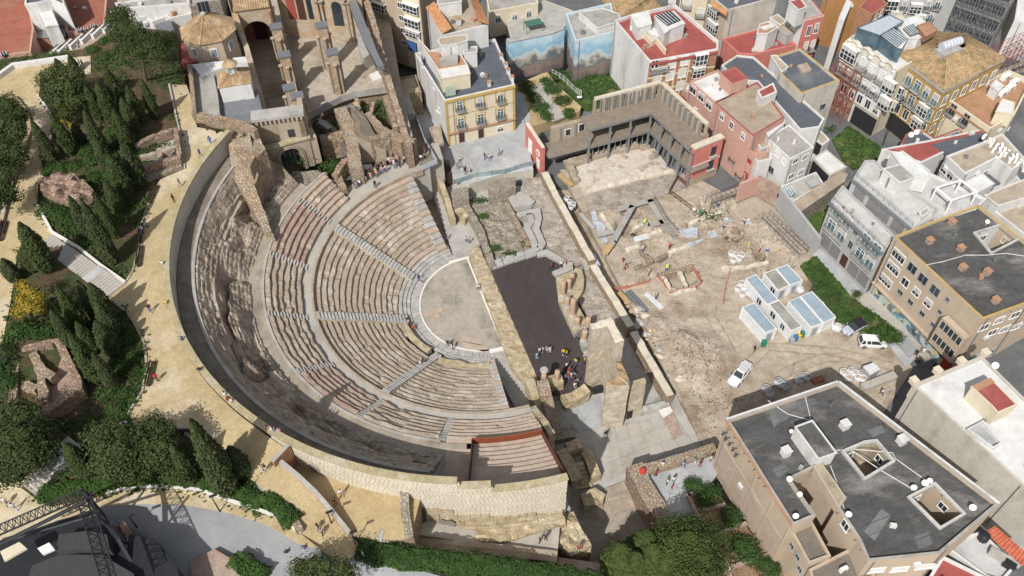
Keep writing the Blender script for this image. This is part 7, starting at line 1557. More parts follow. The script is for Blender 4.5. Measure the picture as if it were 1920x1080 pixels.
for k,(u,v)in enumerate(((1384,547),(1388,538),(1391,554),(1395,545),(1400,552))):bag(f'{ORD[k]} white sack from the left against the back left cabin',u+random.uniform(-2,2),v+random.uniform(-2,2),.6,'plastic_white',EXZ,'slab_stone','rubble sacks against the cabin')
for k,(u,v)in enumerate(((1062,377),(1068,383),(1075,388),(1070,393))):bag(f'{ORD[k]} pale sack from the top in the passage behind the boundary wall',u,v,.5,'plastic_white',EXZ,'gravel','rubble sacks in the passage')
bag('white sack on its own beside the joined cabins',1567,618,.8,'plastic_white',EXZ,'plastic_white',None);bag('small white sack between the back and joined cabins',1499,548,.6,'plastic_white',EXZ,'plastic_white',None)
q=px([(1618,687),(1637,680),(1651,692),(1632,703)],2.6);tc=thing('twin_cabin','two small grey steel cabins with white lids standing together','cabin',(q[0]+q[2])/2-Vector((0,0,2.1)));mb=MB();cc=(q[0]+q[2])/2;mb.prism([cc+(p-cc)*.97 for p in q],.3,2.5);mb.build('body',['grey_paint'],tc)
for s in(0,.52):mb=MB();mb.prism([q[0].lerp(q[1],s),q[0].lerp(q[1],s+.48),q[3].lerp(q[2],s+.48),q[3].lerp(q[2],s)],2.5,2.62);mb.build('lid',['plastic_white'],tc)
q=px([(1520,712),(1540,703),(1546,712),(1528,720)],.9);mb=MB();rough_block(mb,[p.to_2d()for p in q],.3,1.1,.5,.2,.3);tag(mb.build('brick_heap',['roof_brick']),'heap of red rubble in the shade beside the black roofed block','heap')
# ---------------------------------------------------------------- vehicles
def car(name,label,a,b_,wpx,m,kind,roof_m=None):
 """a road vehicle from front pixel a to rear pixel b_: lofted body, dark glasshouse, wheels with rims, lamps, bumpers"""
 f,r=P(*a,EXZ),P(*b_,EXZ);c=(f+r)/2;rz=math.atan2((f-r).y,(f-r).x);L=(f-r).length;W=wpx
 t=thing(name,label,'van' if kind!='car' else 'car',(c.x,c.y,EXZ+.05),None,rz);
 H={'car':1.45,'mpv':1.8,'pickup':1.75}[kind]
 # stations along x: fraction, belt height, half-width, underside
 body={'car':[(-.5,.62,.80,.35),(-.47,.86,.9,.25),(-.2,.92,.97,.2),(.15,.90,.98,.2),(.40,.78,.94,.22),(.5,.58,.78,.32)],'mpv':[(-.5,.8,.84,.32),(-.485,1.0,.93,.25),(-.2,1.02,.98,.2),(.2,1.0,.98,.2),(.42,.88,.93,.22),(.5,.62,.76,.32)],'pickup':[(-.5,.8,.86,.34),(-.48,1.0,.95,.3),(-.1,1.02,.97,.25),(.2,1.0,.97,.25),(.42,.93,.94,.28),(.5,.66,.82,.36)]}[kind]
 mb=MB();rows=[]
 for fx,zb,hw,zl in body:x=fx*L;w=hw*W/2;rows.append([(x,-w*.92,zl),(x,-w,zl+.25),(x,-w*.98,zb-.06),(x,-w*.86,zb),(x,w*.86,zb),(x,w*.98,zb-.06),(x,w,zl+.25),(x,w*.92,zl)])
 n=8;
 for rw_ in rows:mb.v+=rw_
 for k in range(len(rows)-1):
  for j in range(n):e=(j+1)%n;mb.f.append((k*n+j,k*n+e,(k+1)*n+e,(k+1)*n+j));mb.m.append(0)
 mb.f.append(tuple(range(n))[::-1]);mb.m.append(0);mb.f.append(tuple((len(rows)-1)*n+j for j in range(n)));mb.m.append(0)
 bd=link('body',mb.mesh('body',[m],False),t)
 # glasshouse
 x0,x1,x2,x3={'car':(-.47,-.30,.02,.22),'mpv':(-.49,-.44,.12,.28),'pickup':(-.49,-.46,.06,.20)}[kind];zb=.9 if kind=='car' else 1.0;wb,wt_=W/2*.88,W/2*.74
 A=[(x0*L,-wb,zb-.05),(x3*L,-wb,zb-.08),(x3*L,wb,zb-.08),(x0*L,wb,zb-.05)];Tt=[(x1*L,-wt_,H-.08),(x2*L,-wt_,H-.08),(x2*L,wt_,H-.08),(x1*L,wt_,H-.08)]
 mb=MB();i=0;mb.v=A+Tt;mb.f=[(0,1,5,4),(1,2,6,5),(2,3,7,6),(3,0,4,7),(4,5,6,7)];mb.m=[0]*5;link('glasshouse',mb.mesh('glasshouse',['glass_dark']),t)
 mb=MB();e=.03;mb.prism([(p[0],p[1])for p in Tt],H-.10,H,0);
 for s in(0,1): # roof pillars
  for(p,q)in((A[0+3*s],Tt[0+3*s]),(A[1+s],Tt[1+s])):mb.tube(p,q,.07,4)
  pa=Vector(A[0+3*s]).lerp(Vector(A[1+s]),.5);pb=Vector(Tt[0+3*s]).lerp(Vector(Tt[1+s]),.5);mb.tube(pa,pb,.06,4)
  if kind!='car':pa=Vector(A[0+3*s]).lerp(Vector(A[1+s]),.25);pb=Vector(Tt[0+3*s]).lerp(Vector(Tt[1+s]),.22);mb.tube(pa,pb,.16,4)
 link('roof',mb.mesh('roof',[roof_m or m]),t)
 if kind=='pickup':
  for k in range(6):mb=MB();x=L*(-.44+.075*k);mb.frame((x,-wt_*.95,H+.005),(.12,0,0),(0,wt_*1.9,0),(0,0,.03));link('roof_groove',mb.mesh('roof_groove',['shutter_grey']),t)
 for sx in(-.31,.31):
  for sy in(-1,1):
   mb=MB();mb.tube((sx*L,sy*W*.40,.33),(sx*L,sy*W*.5,.33),.33,14);wl=link('wheel',mb.mesh('wheel',['black_wall']),t);mb=MB();mb.tube((sx*L,sy*W*.5,.33),(sx*L,sy*W*.506,.33),.2,10);link('rim',mb.mesh('rim',['steel']),wl)
 for sy in(-1,1):
  mb=MB();mb.frame((L*.455,sy*W*.30-.15,.62),(L*.04,0,0),(0,.3,0),(0,0,.14));link('headlight',mb.mesh('headlight',['glass_pale']),t)
  mb=MB();mb.frame((-L*.502,sy*W*.40-.08,.62),(.06,0,0),(0,.16,0),(0,0,.3));link('tail_light',mb.mesh('tail_light',['hazard_red']),t)
  mb=MB();mb.frame((L*.17,sy*W*.5-.02*sy,.95),(.12,0,0),(0,.2*sy,0),(0,0,.14));link('mirror',mb.mesh('mirror',[m if kind!='pickup' else 'black_wall']),t)
 for x in(L*.485,-L*.505):mb=MB();mb.frame((x,-W*.42,.3),(.07,0,0),(0,W*.84,0),(0,0,.2));link('bumper',mb.mesh('bumper',['dark_paint']),t)
 mb=MB();mb.frame((L*.493,-.26,.42),(.07,0,0),(0,.52,0),(0,0,.12));link('number_plate',mb.mesh('number_plate',['white_paint']),t)
def paint(name,c):
 m=mat(name,c,tuple(k*.94 for k in c),sc=1,rough=.28,spec=.5);m.node_tree.nodes['Principled BSDF'].inputs['Coat Weight'].default_value=.5
paint('car_white',(.72,.73,.74));paint('car_silver',(.42,.46,.52))
car('parked_van','white van with ribbed roof parked alone in the excavation yard',(1370,726),(1401,689),1.85,'car_white','pickup')
car('parked_van','white people carrier parked beside the leafy bush',(1662,648),(1608,645),1.85,'car_white','mpv')
car('parked_car','silver blue car with black roof parked against the weeds',(1581,628),(1620,607),1.8,'car_silver','car','black_steel')
# ---------------------------------------------------------------- vegetation
rv=random.Random(21)
def leaf_cards(mb,pts,s0,s1,up=.3,mi=0):
 """small folded leaf sprays at the given points (position, outward direction)"""
 for p,o in pts:
  s=rv.uniform(s0,s1);a=Vector((rv.gauss(0,1),rv.gauss(0,1),rv.gauss(0,1)+up));n=(o*1.1+a*.55).normalized();t=n.orthogonal().normalized();ang=rv.random()*6.28
  t=(t*math.cos(ang)+n.cross(t)*math.sin(ang));b=n.cross(t);i=len(mb.v)
  mb.v+=[tuple(p-t*s*.5),tuple(p+b*s*.42+n*s*.12),tuple(p+t*s*.5),tuple(p-b*s*.42+n*s*.12)]
  mb.f.append((i,i+1,i+2,i+3));mb.m.append(mi)
def dirs(n):
 for k in range(n):
  z=1-2*(k+.5)/n;r=math.sqrt(max(0,1-z*z));a=k*2.39996;yield Vector((r*math.cos(a),r*math.sin(a),z))
def cypress_mesh(seed,n=4200):
 mb=MB();R=.135
 def rad(h,a):return R*(math.sin(math.pi*min(1,(h*.93+.07))**.72)**.75)*(1+.24*fbm(math.cos(a)*1.5+seed,math.sin(a)*1.5,h*6,3))
 # dark inner body so that the crown is not see-through
 prof=9;st0=12
 for j in range(prof+1):
  h=.04+.92*j/prof
  for k in range(st0):a=k*6.283/st0;r=rad(h,a)*.72;mb.v.append((r*math.cos(a),r*math.sin(a),h))
 for j in range(prof):
  for k in range(st0):e=(k+1)%st0;mb.f.append((j*st0+k,j*st0+e,(j+1)*st0+e,(j+1)*st0+k));mb.m.append(0)
 pts=[]
 for k in range(n):
  h=.03+.965*(rv.random()**1.15);a=rv.random()*6.283;r=rad(h,a)*(rv.uniform(.78,1.08)if rv.random()<.95 else rv.uniform(1.08,1.22));o=Vector((math.cos(a),math.sin(a),.9)).normalized();pts.append((Vector((r*math.cos(a),r*math.sin(a),h)),o))
 leaf_cards(mb,pts,.018,.042,.8);return mb.mesh('crown',['leaf_cypress'])
def blob_crown(seed,blobs,per,s0,s1,m,flat_=1.0,core=True):
 mb=MB()
 for bi,(c,r)in enumerate(blobs):
  c=Vector(c);pts=[]
  if core:
   i=len(mb.v);ds=list(dirs(26));
   for u in range(5):
    for k in range(8):
     th=math.pi*(u+.5)/5;a=k*.785;d=Vector((math.sin(th)*math.cos(a),math.sin(th)*math.sin(a),math.cos(th)*flat_));mb.v.append(tuple(c+d*r*.56))
   for u in range(4):
    for k in range(8):e=(k+1)%8;mb.f.append((i+u*8+k,i+u*8+e,i+u*8+8+e,i+u*8+8+k));mb.m.append(0)
   mb.f.append(tuple(i+k for k in range(8)));mb.m.append(0)
  for d in dirs(int(per*r*r)):
   d2=Vector((d.x,d.y,d.z*flat_));w_=1+.42*fbm(d.x*2.2+seed+bi,d.y*2.2,d.z*2.2,3);p=c+d2*r*w_*(rv.uniform(.72,1.06)if rv.random()<.86 else rv.uniform(1.05,1.3))
   pts.append((p,d))
  leaf_cards(mb,pts,s0,s1,.4)
 return mb.mesh('crown',[m])
def trunk_mesh(h,r,limbs=4):
 mb=MB();mb.tube((0,0,-.4),(.1*h*.2,0,h),r,8,0,r*.6)
 for k in range(limbs):a=k*6.28/limbs+.5;mb.tube((.06*h*.2,0,h*.65),(math.cos(a)*h*.35,math.sin(a)*h*.35,h*1.25),r*.45,6,0,r*.2)
 return mb.mesh('trunk',['bark'])
CYP=[cypress_mesh(k*3.7)for k in range(5)]
for k in(1,3):CYP[k].materials[0]=M['leaf_dark']
mbt=MB();mbt.tube((0,0,-.04),(0,0,.14),.022,7);CTR=mbt.mesh('trunk',['bark'])
def pick(u,v):return pz([(u,v)],zhill)[0]
def cypress(i,top,base,label,wd=1.0):
 b0=pick(*base);h=rise(b0,top);t=thing('cypress_tree',label,'tree',b0,'cypresses in the hillside park',rv.random()*6.28);s=(5.2+.26*h)*wd*rv.uniform(.82,1.2)
 c=link('crown',CYP[i%5],t);c.scale=(s,s,h);k=link('trunk',CTR,t);k.scale=(s,s,h)
C_=[((73,216),(102,306),'slender dark cypress beside the upper sandy path, left of a pair'),((97,212),(133,288),'cypress right of a pair beside the upper path, near yellow flowers'),((168,200),(196,290),'tall thin cypress in the middle of the upper grove'),((185,150),(216,232),'cypress below the bushy oak in the upper grove'),((220,150),(240,213),'short cypress under the big leaning pine'),((242,158),(267,232),'cypress in the row nearest the chapel path, second from the lane'),((263,148),(294,222),'cypress nearest the lane below the big pine'),((228,262),(266,350),'stout cypress just left of the small roofless ruin'),((205,288),(240,370),'cypress below the roofless ruin, leaning over bright shrubs'),((110,106),(119,142),'small cypress at the terrace edge, left of two'),((130,102),(144,136),'small cypress at the terrace edge, right of two'),((160,158),(188,222),'cypress against the dark oak in the upper grove'),((140,228),(154,268),'small cypress beside the yellow flowering bush'),((200,124),(217,175),'young cypress on the bare slope under the pine'),((130,366),(174,450),'cypress above the wide stairs, leftmost of three tall ones'),((155,370),(214,492),'tallest cypress above the wide stairs'),((177,365),(218,444),'cypress above the wide stairs, rightmost of three tall ones'),((196,338),(224,396),'short cypress behind the three above the stairs'),((27,421),(91,506),'tall cypress at the top left of the wide stairs'),((7,482),(31,526),'small cypress at the left edge by the yellow tree'),((36,466),(64,506),'small cypress behind the yellow flowering tree'),((118,528),(161,626),'tall cypress just below the wide stairs, leftmost of three'),((140,528),(188,600),'cypress below the wide stairs, middle of three'),((167,530),(208,602),'cypress below the wide stairs, nearest the promenade'),((107,571),(141,652),'cypress beside the mown hedges right of the yellow tree'),((167,608),(214,662),'cypress in the lower grove close to the promenade bend'),((130,622),(188,714),'tall cypress in the lower grove above the walled ruin'),((177,658),(214,726),'cypress at the foot of the lower grove'),((123,826),(168,892),'lone cypress beside the lower landing of the small stairs'),((322,832),(364,906),'pale cypress in the bottom grove, left of the tallest'),((357,786),(431,922),'tallest cypress of the bottom grove beside the promenade'),((150,598),(178,660),'narrow cypress between hedges and the lower grove'),((186,560),(216,628),'cypress in the lower grove facing the promenade bench'),((215,205),(243,276),'cypress in the heart of the upper grove'),((232,180),(255,248),'cypress second row from the chapel path'),((178,250),(206,318),'dark cypress left of the bright green shrubs')]
C_+=[((395,828),(425,880),'short cypress at the promenade edge of the bottom grove'),((425,838),(455,888),'small cypress by the promenade end, right of the tallest'),((262,800),(285,850),'cypress top behind the dark bottom oak'),((300,795),(322,850),'cypress against the promenade, left of the pale one')]
for i,(t_,b_,l)in enumerate(C_):cypress(i,t_,b_,l,1.0 if i not in(7,8,15,18)else 1.15)
def tree(name,label,base,blobs,per,s0,s1,m,th,tr,zf=None,flat_=1.0,group=None):
 b0=pz([base],zf or zhill)[0];t=thing(name,label,'tree',b0,group);link('crown',blob_crown(rv.random()*9,blobs,per,s0,s1,m,flat_),t);link('trunk',trunk_mesh(th,tr),t)
def rb_(n,rx,ry,z0,z1,r0,r1):return[((rv.uniform(-rx,rx),rv.uniform(-ry,ry),rv.uniform(z0,z1)),rv.uniform(r0,r1))for k in range(n)]
# big leaning pine
b0=pick(274,150);t=thing('pine_tree','big umbrella pine with bare leaning trunk beside the chapel lane','tree',b0)
hp=9.0;mb=MB();tp=P(262,88,b0.z+hp)-b0;mb.path([Vector((0,0,-.3)),tp*.5+Vector((.1,0,.3)),tp],.28,8)
for k in range(6):a=k*1.05;mb.tube(tp*.8,tp+Vector((math.cos(a)*2.6,math.sin(a)*2.6,1.2)),.12,6,0,.05)
link('trunk',mb.mesh('trunk',['bark']),t)
cw_=[P(u,v,b0.z+z)-b0 for u,v,z in((215,38,10),(232,52,11.5),(250,58,12),(268,70,11),(285,82,10),(296,100,9),(240,85,10),(262,95,9.5),(220,62,10),(300,78,8.5),(228,28,10))]
link('crown',blob_crown(2.2,[(tuple(c),rv.uniform(1.5,2.0))for c in cw_],330,.16,.36,'leaf_dark',.75),t)
def big(name,label,base,spots,z,rs,m,per=260,s=(.18,.4),zf=None,group=None,fl=.85):
 b0=pz([base],zf or zhill)[0];t=thing(name,label,'tree',b0,group);bl=[(tuple(P(u,v,b0.z+zz)-b0),rv.uniform(*rs)*(.80 if fl==.85 else 1))for u,v,zz in spots]
 link('crown',blob_crown(rv.random()*9,bl,per,s[0],s[1],m,fl),t);link('trunk',trunk_mesh(z,.3),t)
big('oak_tree','wide bushy olive green oak at the head of the upper grove',(122,200),[(85,150,4.5),(100,138,6),(120,132,6.5),(140,140,6),(105,165,5.5),(130,165,6),(150,160,5),(112,190,4),(138,190,4.5),(90,175,4),(152,185,4),(125,212,3)],3.5,(1.7,2.3),'leaf_olive')
big('oak_tree','dark spreading oak at the left edge beside the walled ruin',(40,870),[(5,790,6),(25,770,7),(50,780,7),(75,800,6),(15,820,7),(40,815,8),(70,830,6),(20,850,6),(50,855,6.5),(82,850,5),(10,880,4),(30,885,4)],4,(1.9,2.7),'leaf_dark')
big('oak_tree','grey green oak in the middle of the bottom grove',(225,890),[(175,820,5),(200,812,6),(225,815,6.5),(250,825,6),(195,840,6.5),(220,845,7),(245,850,6),(190,870,5),(215,875,5.5),(240,880,5),(262,870,4)],3.5,(1.7,2.3),'leaf_olive')
big('oak_tree','dark oak behind the pale cypress in the bottom grove',(305,890),[(270,812,6),(290,795,6.5),(310,810,6),(280,835,6.5),(305,835,7),(290,860,6),(318,860,5),(335,880,3.5),(270,880,4)],3.5,(1.6,2.2),'leaf_dark')
big('oak_tree','dark oak at the far left edge above the curved path',(10,260),[(-10,200,5),(15,195,6),(35,215,5),(5,230,6.5),(30,245,6),(-15,255,6),(10,275,5),(30,290,4),(0,310,4)],3.5,(1.9,2.6),'leaf_dark')
big('oak_tree','dark olive tree at the left edge below the first oak',(5,360),[(-10,310,5),(10,330,5.5),(0,350,5),(18,365,4),(-12,375,5)],3,(1.6,2.3),'leaf_dark')
big('mimosa_tree','round mimosa covered in yellow flowers beside the left path',(55,592),[(42,535,4.2),(55,548,4.6),(68,558,4.6),(40,562,4.2),(54,572,4.4),(70,578,3.8),(36,582,3.4)],2.2,(1.1,1.45),'leaf_yellow',420,(.12,.28))
big('flowering_bush','small yellow flowering bush in the upper grove',(125,240),[(118,228,1.2),(128,225,1.4),(134,234,1.0),(104,238,.9)],.8,(.6,.9),'leaf_yellow',600,(.1,.22))
# pines at the bottom
zlo=flat(3.0)
big('pine_tree','largest round topped pine at the bottom by the planters',(1295,1075),[(1250,995,9),(1275,985,10),(1300,985,10),(1325,995,9),(1260,1015,10.5),(1290,1010,11),(1320,1015,10),(1340,1010,8),(1275,1030,10),(1305,1030,10)],7,(2.0,2.6),'leaf_pine',240,(.16,.36),zlo)
big('pine_tree','lower pine crown at the bottom edge in front of the largest',(1320,1120),[(1290,1050,9),(1320,1045,9.5),(1345,1055,8.5),(1300,1075,9),(1335,1080,9),(1280,1075,8.5)],7,(2.0,2.5),'leaf_pine',240,(.16,.36),zlo)
for k,(u,v,l)in enumerate(((1155,1075,'leftmost pointed conifer of the bottom clump'),(1182,1082,'second pointed conifer of the bottom clump'),(1212,1072,'middle pointed conifer of the bottom clump'),(1240,1085,'pointed conifer against the largest pine'),(1200,1045,'pointed conifer behind the clump, beside shaded yard'),(1230,1040,'pointed conifer closest to the sloping wall'))):
 b0=P(u,v+18,3);t=thing('conifer_tree',l,'tree',b0,'conifers at the bottom');hh=11+rv.uniform(-1,1.5);c=link('crown',CYP[k%5],t);c.scale=(hh*1.55,hh*1.55,hh);c.rotation_euler.z=k;link('trunk',CTR,t).scale=(hh,hh,hh)
 c.data=c.data if k else c.data
PIN=CYP[0].copy();PIN.materials.clear();PIN.materials.append(M['leaf_pine'])
for o in[o for o in COL.objects if o.name.startswith('conifer_tree')]:
 for ch_ in o.children:
  if ch_.name.startswith('crown'):ch_.data=PIN
big('laurel_tree','dark leafy tree cut by the bottom edge beside the road',(600,1120),[(560,1065,5),(585,1058,5.5),(610,1058,5.5),(640,1066,5),(575,1080,5),(610,1080,5),(655,1080,4.5)],3,(1.3,1.8),'leaf_olive',300,(.16,.34),flat(17))
big('leafy_bush','bright leafy bush with reddish tips by the people carrier',(1655,640),[(1640,622,1.6),(1655,618,2),(1670,625,1.8),(1650,632,1.6),(1665,635,1.4),(1682,632,1.2)],1.2,(1.0,1.4),'leaf_bright',420,(.14,.3),flat(.6))
# shrubs and clipped hedges: rounded domes
SHR={m:[blob_crown(k*2.1+ord(m[5]),[((0,0,.1),1.0),((.45,.2,.05),.7),((-.4,-.25,.05),.7)],620,.10,.22,m,.8)for k in range(2)]for m in('leaf_bright','leaf_hedge','leaf_dark','leaf_olive')}
def shrub(u,v,r,m,label,zf=None,hz=.9,name='shrub',group='shrubs in the park'):
 b0=pz([(u,v)],zf or zhill)[0];t=thing(name,label,'shrub',b0,group,rv.random()*6.28);c=link('foliage',SHR[m][rv.randrange(2)],t);c.scale=(r*.8,r*.8,r*.8*hz)
for k,(u,v,r,m,l)in enumerate(((92,322,1.5,'leaf_bright','round bright shrub at the path edge, left of three'),(115,314,1.6,'leaf_bright','round bright shrub between its two neighbours by the rock'),(140,312,1.6,'leaf_bright','round bright shrub by the rock, right of three'),(172,300,1.8,'leaf_bright','tall bright shrub below the thin cypress'),(214,250,1.6,'leaf_bright','bright shrub among the upper grove cypresses'),(240,238,1.6,'leaf_bright','bright shrub next to the chapel path kerb'),(200,330,1.8,'leaf_bright','bright shrub at the foot of the stout cypress'),(176,335,1.6,'leaf_bright','bright shrub beside the rock mass'),(88,398,1.9,'leaf_bright','large hedge shrub above the stairs, nearest the path'),(110,404,1.7,'leaf_bright','hedge shrub above the stairs, second from the path'),(128,416,1.6,'leaf_bright','hedge shrub above the stairs, third from the path'),(142,432,1.5,'leaf_bright','hedge shrub above the stairs, under the left cypress'),(160,455,1.4,'leaf_bright','small hedge shrub above the middle landing'),(40,620,2.0,'leaf_bright','clipped hedge block below the yellow tree, leftmost'),(62,622,1.7,'leaf_bright','clipped hedge block below the yellow tree, second'),(90,622,1.7,'leaf_bright','clipped hedge block below the yellow tree, third'),(118,620,1.7,'leaf_bright','clipped hedge block below the yellow tree, rightmost'),(225,610,1.8,'leaf_hedge','grey green shrub by the promenade bend'),(238,640,1.6,'leaf_hedge','shrub along the lower promenade kerb'),(215,650,1.7,'leaf_hedge','shrub between lower grove and promenade'),(245,670,1.6,'leaf_hedge','shrub beside the dark promenade bench'),(225,690,1.8,'leaf_hedge','broad shrub at the promenade curve'),(250,700,1.4,'leaf_dark','small dark shrub at the promenade curve'),(205,735,2.0,'leaf_bright','bright spreading shrub below the lower grove'),(230,740,1.6,'leaf_bright','bright shrub next to the bare red soil'),(220,770,1.7,'leaf_bright','bright shrub on the bare red soil'),(180,265,1.5,'leaf_hedge','dull shrub in the upper grove shade'),(160,285,1.5,'leaf_hedge','dull shrub near the double cypress'),(195,110,1.6,'leaf_bright','low shrub under the stepped ramp wall'),(175,95,1.5,'leaf_bright','low shrub beside the paved corner'),(225,95,1.6,'leaf_dark','dark shrub under the pine'),(195,78,1.4,'leaf_hedge','shrub near the top of the stepped ramp'),(90,925,1.8,'leaf_bright','bright round shrub beside the small stairs'),(5,660,1.6,'leaf_olive','shrub at the left edge beside the walled ruin'),(12,720,1.8,'leaf_hedge','shrub left of the walled ruin'))):
 shrub(u,v,r,m,l)
for k,(u,v,r,m,l)in enumerate(((1300,910,1.7,'leaf_hedge','rounded hedge at the plaza end of the planters'),(1328,930,2.3,'leaf_hedge','rounded hedge filling the second planter'),(1372,970,2.0,'leaf_hedge','rounded hedge filling the third planter'),(1398,1030,2.7,'leaf_hedge','largest rounded hedge in the fourth planter'),(1440,1062,2.0,'leaf_hedge','hedge at the bottom end of the planters'))):shrub(u,v,r*.95,m,l,flat(4.9),.55,'hedge_ball','rounded hedges in the planters')
for k,(u,v,r,m,l)in enumerate(((1025,155,1.3,'leaf_hedge','garden hedge at the top of the pale path'),(1036,170,1.6,'leaf_hedge','garden hedge halfway along the right of the pale path'),(1055,190,1.6,'leaf_dark','brownish garden hedge near the pale path end'),(1066,212,1.2,'leaf_hedge','small garden hedge by the low wall'),(988,165,1.8,'leaf_dark','dark garden hedge in the house shade'),(1002,185,1.5,'leaf_dark','brown garden hedge left of the pale path'),(1014,202,1.6,'leaf_hedge','green garden hedge left of the path end'),(1025,218,1.3,'leaf_bright','small green hedge at the garden wall'),(1100,140,1.9,'leaf_bright','spiky bush against the mural house'),(1045,140,1.4,'leaf_bright','climbing bush at the garden fence'))):shrub(u,v,r*1.45,m,l,flat(2.6),.5,'garden_hedge','hedges in the plaza garden')
for k,(u,v,r,m,l)in enumerate(((1535,515,2.0,'leaf_hedge','weedy shrub at the back of the strip beside cabins'),(1545,545,2.6,'leaf_hedge','broad weedy shrub in the middle of the strip'),(1560,560,2.0,'leaf_dark','dark weedy shrub beside the joined cabins'),(1590,598,1.8,'leaf_hedge','weedy shrub behind the silver car'),(1622,595,2.0,'leaf_hedge','tall weedy shrub by the street pavement'),(1602,570,1.4,'leaf_olive','small dry shrub in the sandy gap'),(1606,553,1.2,'leaf_dark','dark little shrub at the street kerb'))):shrub(u,v,r,m,l,flat(.8),.6,'weed_shrub','shrubs in the weedy strip')
# weeds and undergrowth, uncountable
mb=MB();pts=[]
hp_=[(p.x,p.y)for p in hill_poly]
n_ok=0
while n_ok<3200:
 u,v=rv.uniform(-20,520),rv.uniform(70,1010);q=pick(u,v);c=(q.x,q.y)
 if fbm(q.x*.14,q.y*.14,6,3)<.0 or not inside(c,hp_)or inside(c,prom)or inside(c,pathb)or inside(c,swp)or inside(c,rd):continue
 if 28<u<165 and 648<v<790 or inside((u,v),[(96,430),(60,466),(200,566),(248,530)])or inside((u,v),[(160,830),(120,812),(30,905),(75,940)]):continue
 n_ok+=1
 for k in range(5):pts.append((Vector((q.x+rv.gauss(0,.45),q.y+rv.gauss(0,.45),q.z+.1+rv.random()*.35)),Vector((0,0,1))))
leaf_cards(mb,pts,.22,.5,.4);tag(mb.build('undergrowth',['leaf_hedge']),kind='stuff')
mb=MB();pts=[]
for(u,v,su,sv,z,n)in((545,300,30,6,12.5,120),(615,312,26,14,9.7,260),(635,310,16,10,9.8,160),(700,215,34,16,10,420),(725,195,20,14,10.2,260),(640,215,20,10,10,160),(905,405,10,6,1.2,110),(925,465,14,7,1.4,150),(955,475,12,5,1.4,110),(900,375,14,5,1,140),(985,455,8,6,1.4,60),(880,378,5,4,1.5,60),(460,255,10,6,20.8,50),(1330,405,30,12,.9,160),(1555,240,14,8,1,80),(900,1010,60,6,10,60),(1056,925,5,8,11,60)):
 for k in range(n):q=P(u+rv.gauss(0,su*.5),v+rv.gauss(0,sv*.5),z+rv.random()*.4);pts.append((q,Vector((0,0,1))))
leaf_cards(mb,pts,.2,.45,.4);tag(mb.build('weeds',['leaf_bright']),kind='stuff')
for nm,poly,z,n,lab in(('grass',[(1560,262),(1590,235),(1650,275),(1660,296),(1600,318),(1580,300)],.7,900,0),('grass',sc_(G6,1,[])or[(1033,133),(1143,140),(1168,175),(1103,195),(1082,188),(1057,152)],2.4,1800,0),('grass',[(1500,498),(1530,480),(1600,560),(1672,610),(1690,640),(1640,640),(1595,610),(1560,600),(1545,560)],.95,1500,0))if False else(('grass',[(1033,133),(1143,140),(1168,175),(1103,195),(1082,188),(1057,152)],2.4,1600,0),('grass',[(1560,262),(1590,235),(1650,275),(1660,296),(1600,318),(1580,300)],.7,700,0),('grass',[(1500,498),(1530,480),(1600,560),(1672,610),(1690,640),(1640,640),(1595,610),(1560,600),(1545,560)],.95,1300,0)):
 mb=MB();pts=[];k=0
 while k<n:
  u,v=rv.uniform(min(p[0]for p in poly),max(p[0]for p in poly)),rv.uniform(min(p[1]for p in poly),max(p[1]for p in poly))
  if not inside((u,v),poly):continue
  q=P(u,v,z);k+=1
  if fbm(q.x*.3,q.y*.3,2,2)>.35:continue
  pts.append((q+Vector((0,0,.15)),Vector((0,0,1))))
 leaf_cards(mb,pts,.3,.65,.4);tag(mb.build(nm,['leaf_hedge']),kind='stuff')
# long hedge along the lower path and bed behind the curved path wall
def hedge_run(label,pl,zs,w,h,m,n):
 q=[P(u,v,z)for(u,v),z in zip(pl,zs)];t=thing('hedge',label,'hedge',q[0]);mb=MB();pts=[]
 mb.wall([p.to_2d()for p in q],w*.75,[z-.5 for z in zs],[z+h*.8 for z in zs])
 for k in range(n):
  s=rv.random()*(len(q)-1);i=min(int(s),len(q)-2);p=q[i].lerp(q[i+1],s-i);d=(q[i+1]-q[i]).normalized();nn=Vector((-d.y,d.x,0));a=rv.uniform(-1.3,1.3)*1.57*.7;e=Vector((0,0,1))*math.cos(a)+nn*math.sin(a)
  g_=1+.35*fbm(p.x*.7,p.y*.7,a*1.5,3);pts.append((p+nn*(math.sin(a)*w*.56*g_)+Vector((0,0,h*(.15+.85*math.cos(a)*g_))),e))
 leaf_cards(mb,pts,.18,.42,.4);o=mb.build('foliage',[m],t)
hedge_run('long ivy hedge along the lower path at the bottom of the picture',[(672,1030),(740,1045),(830,1056),(930,1066),(1030,1080),(1130,1096)],[16.6,16.2,15.2,13.8,12.2,11],2.7,1.0,'leaf_hedge',7000)
hedge_run('narrow upper ivy hedge below the rock terrace',[(820,1020),(900,1026),(985,1040),(1045,1052)],[8.8,8.6,8.4,8.2],1.6,.8,'leaf_hedge',1500)
hedge_run('hedge lining the outside of the curved sandy path',[(85,928),(130,918),(190,910),(260,899),(330,898),(390,904),(440,921),(495,944)],[20.4,20.3,20.2,20,19.7,19.4,19,18.6],2.0,1.0,'leaf_bright',5200)
hedge_run('hedge on the wedge between curved path and ramp',[(500,930),(530,958),(552,985)],[19.2,18.8,18.4],2.2,1.2,'leaf_bright',1500)
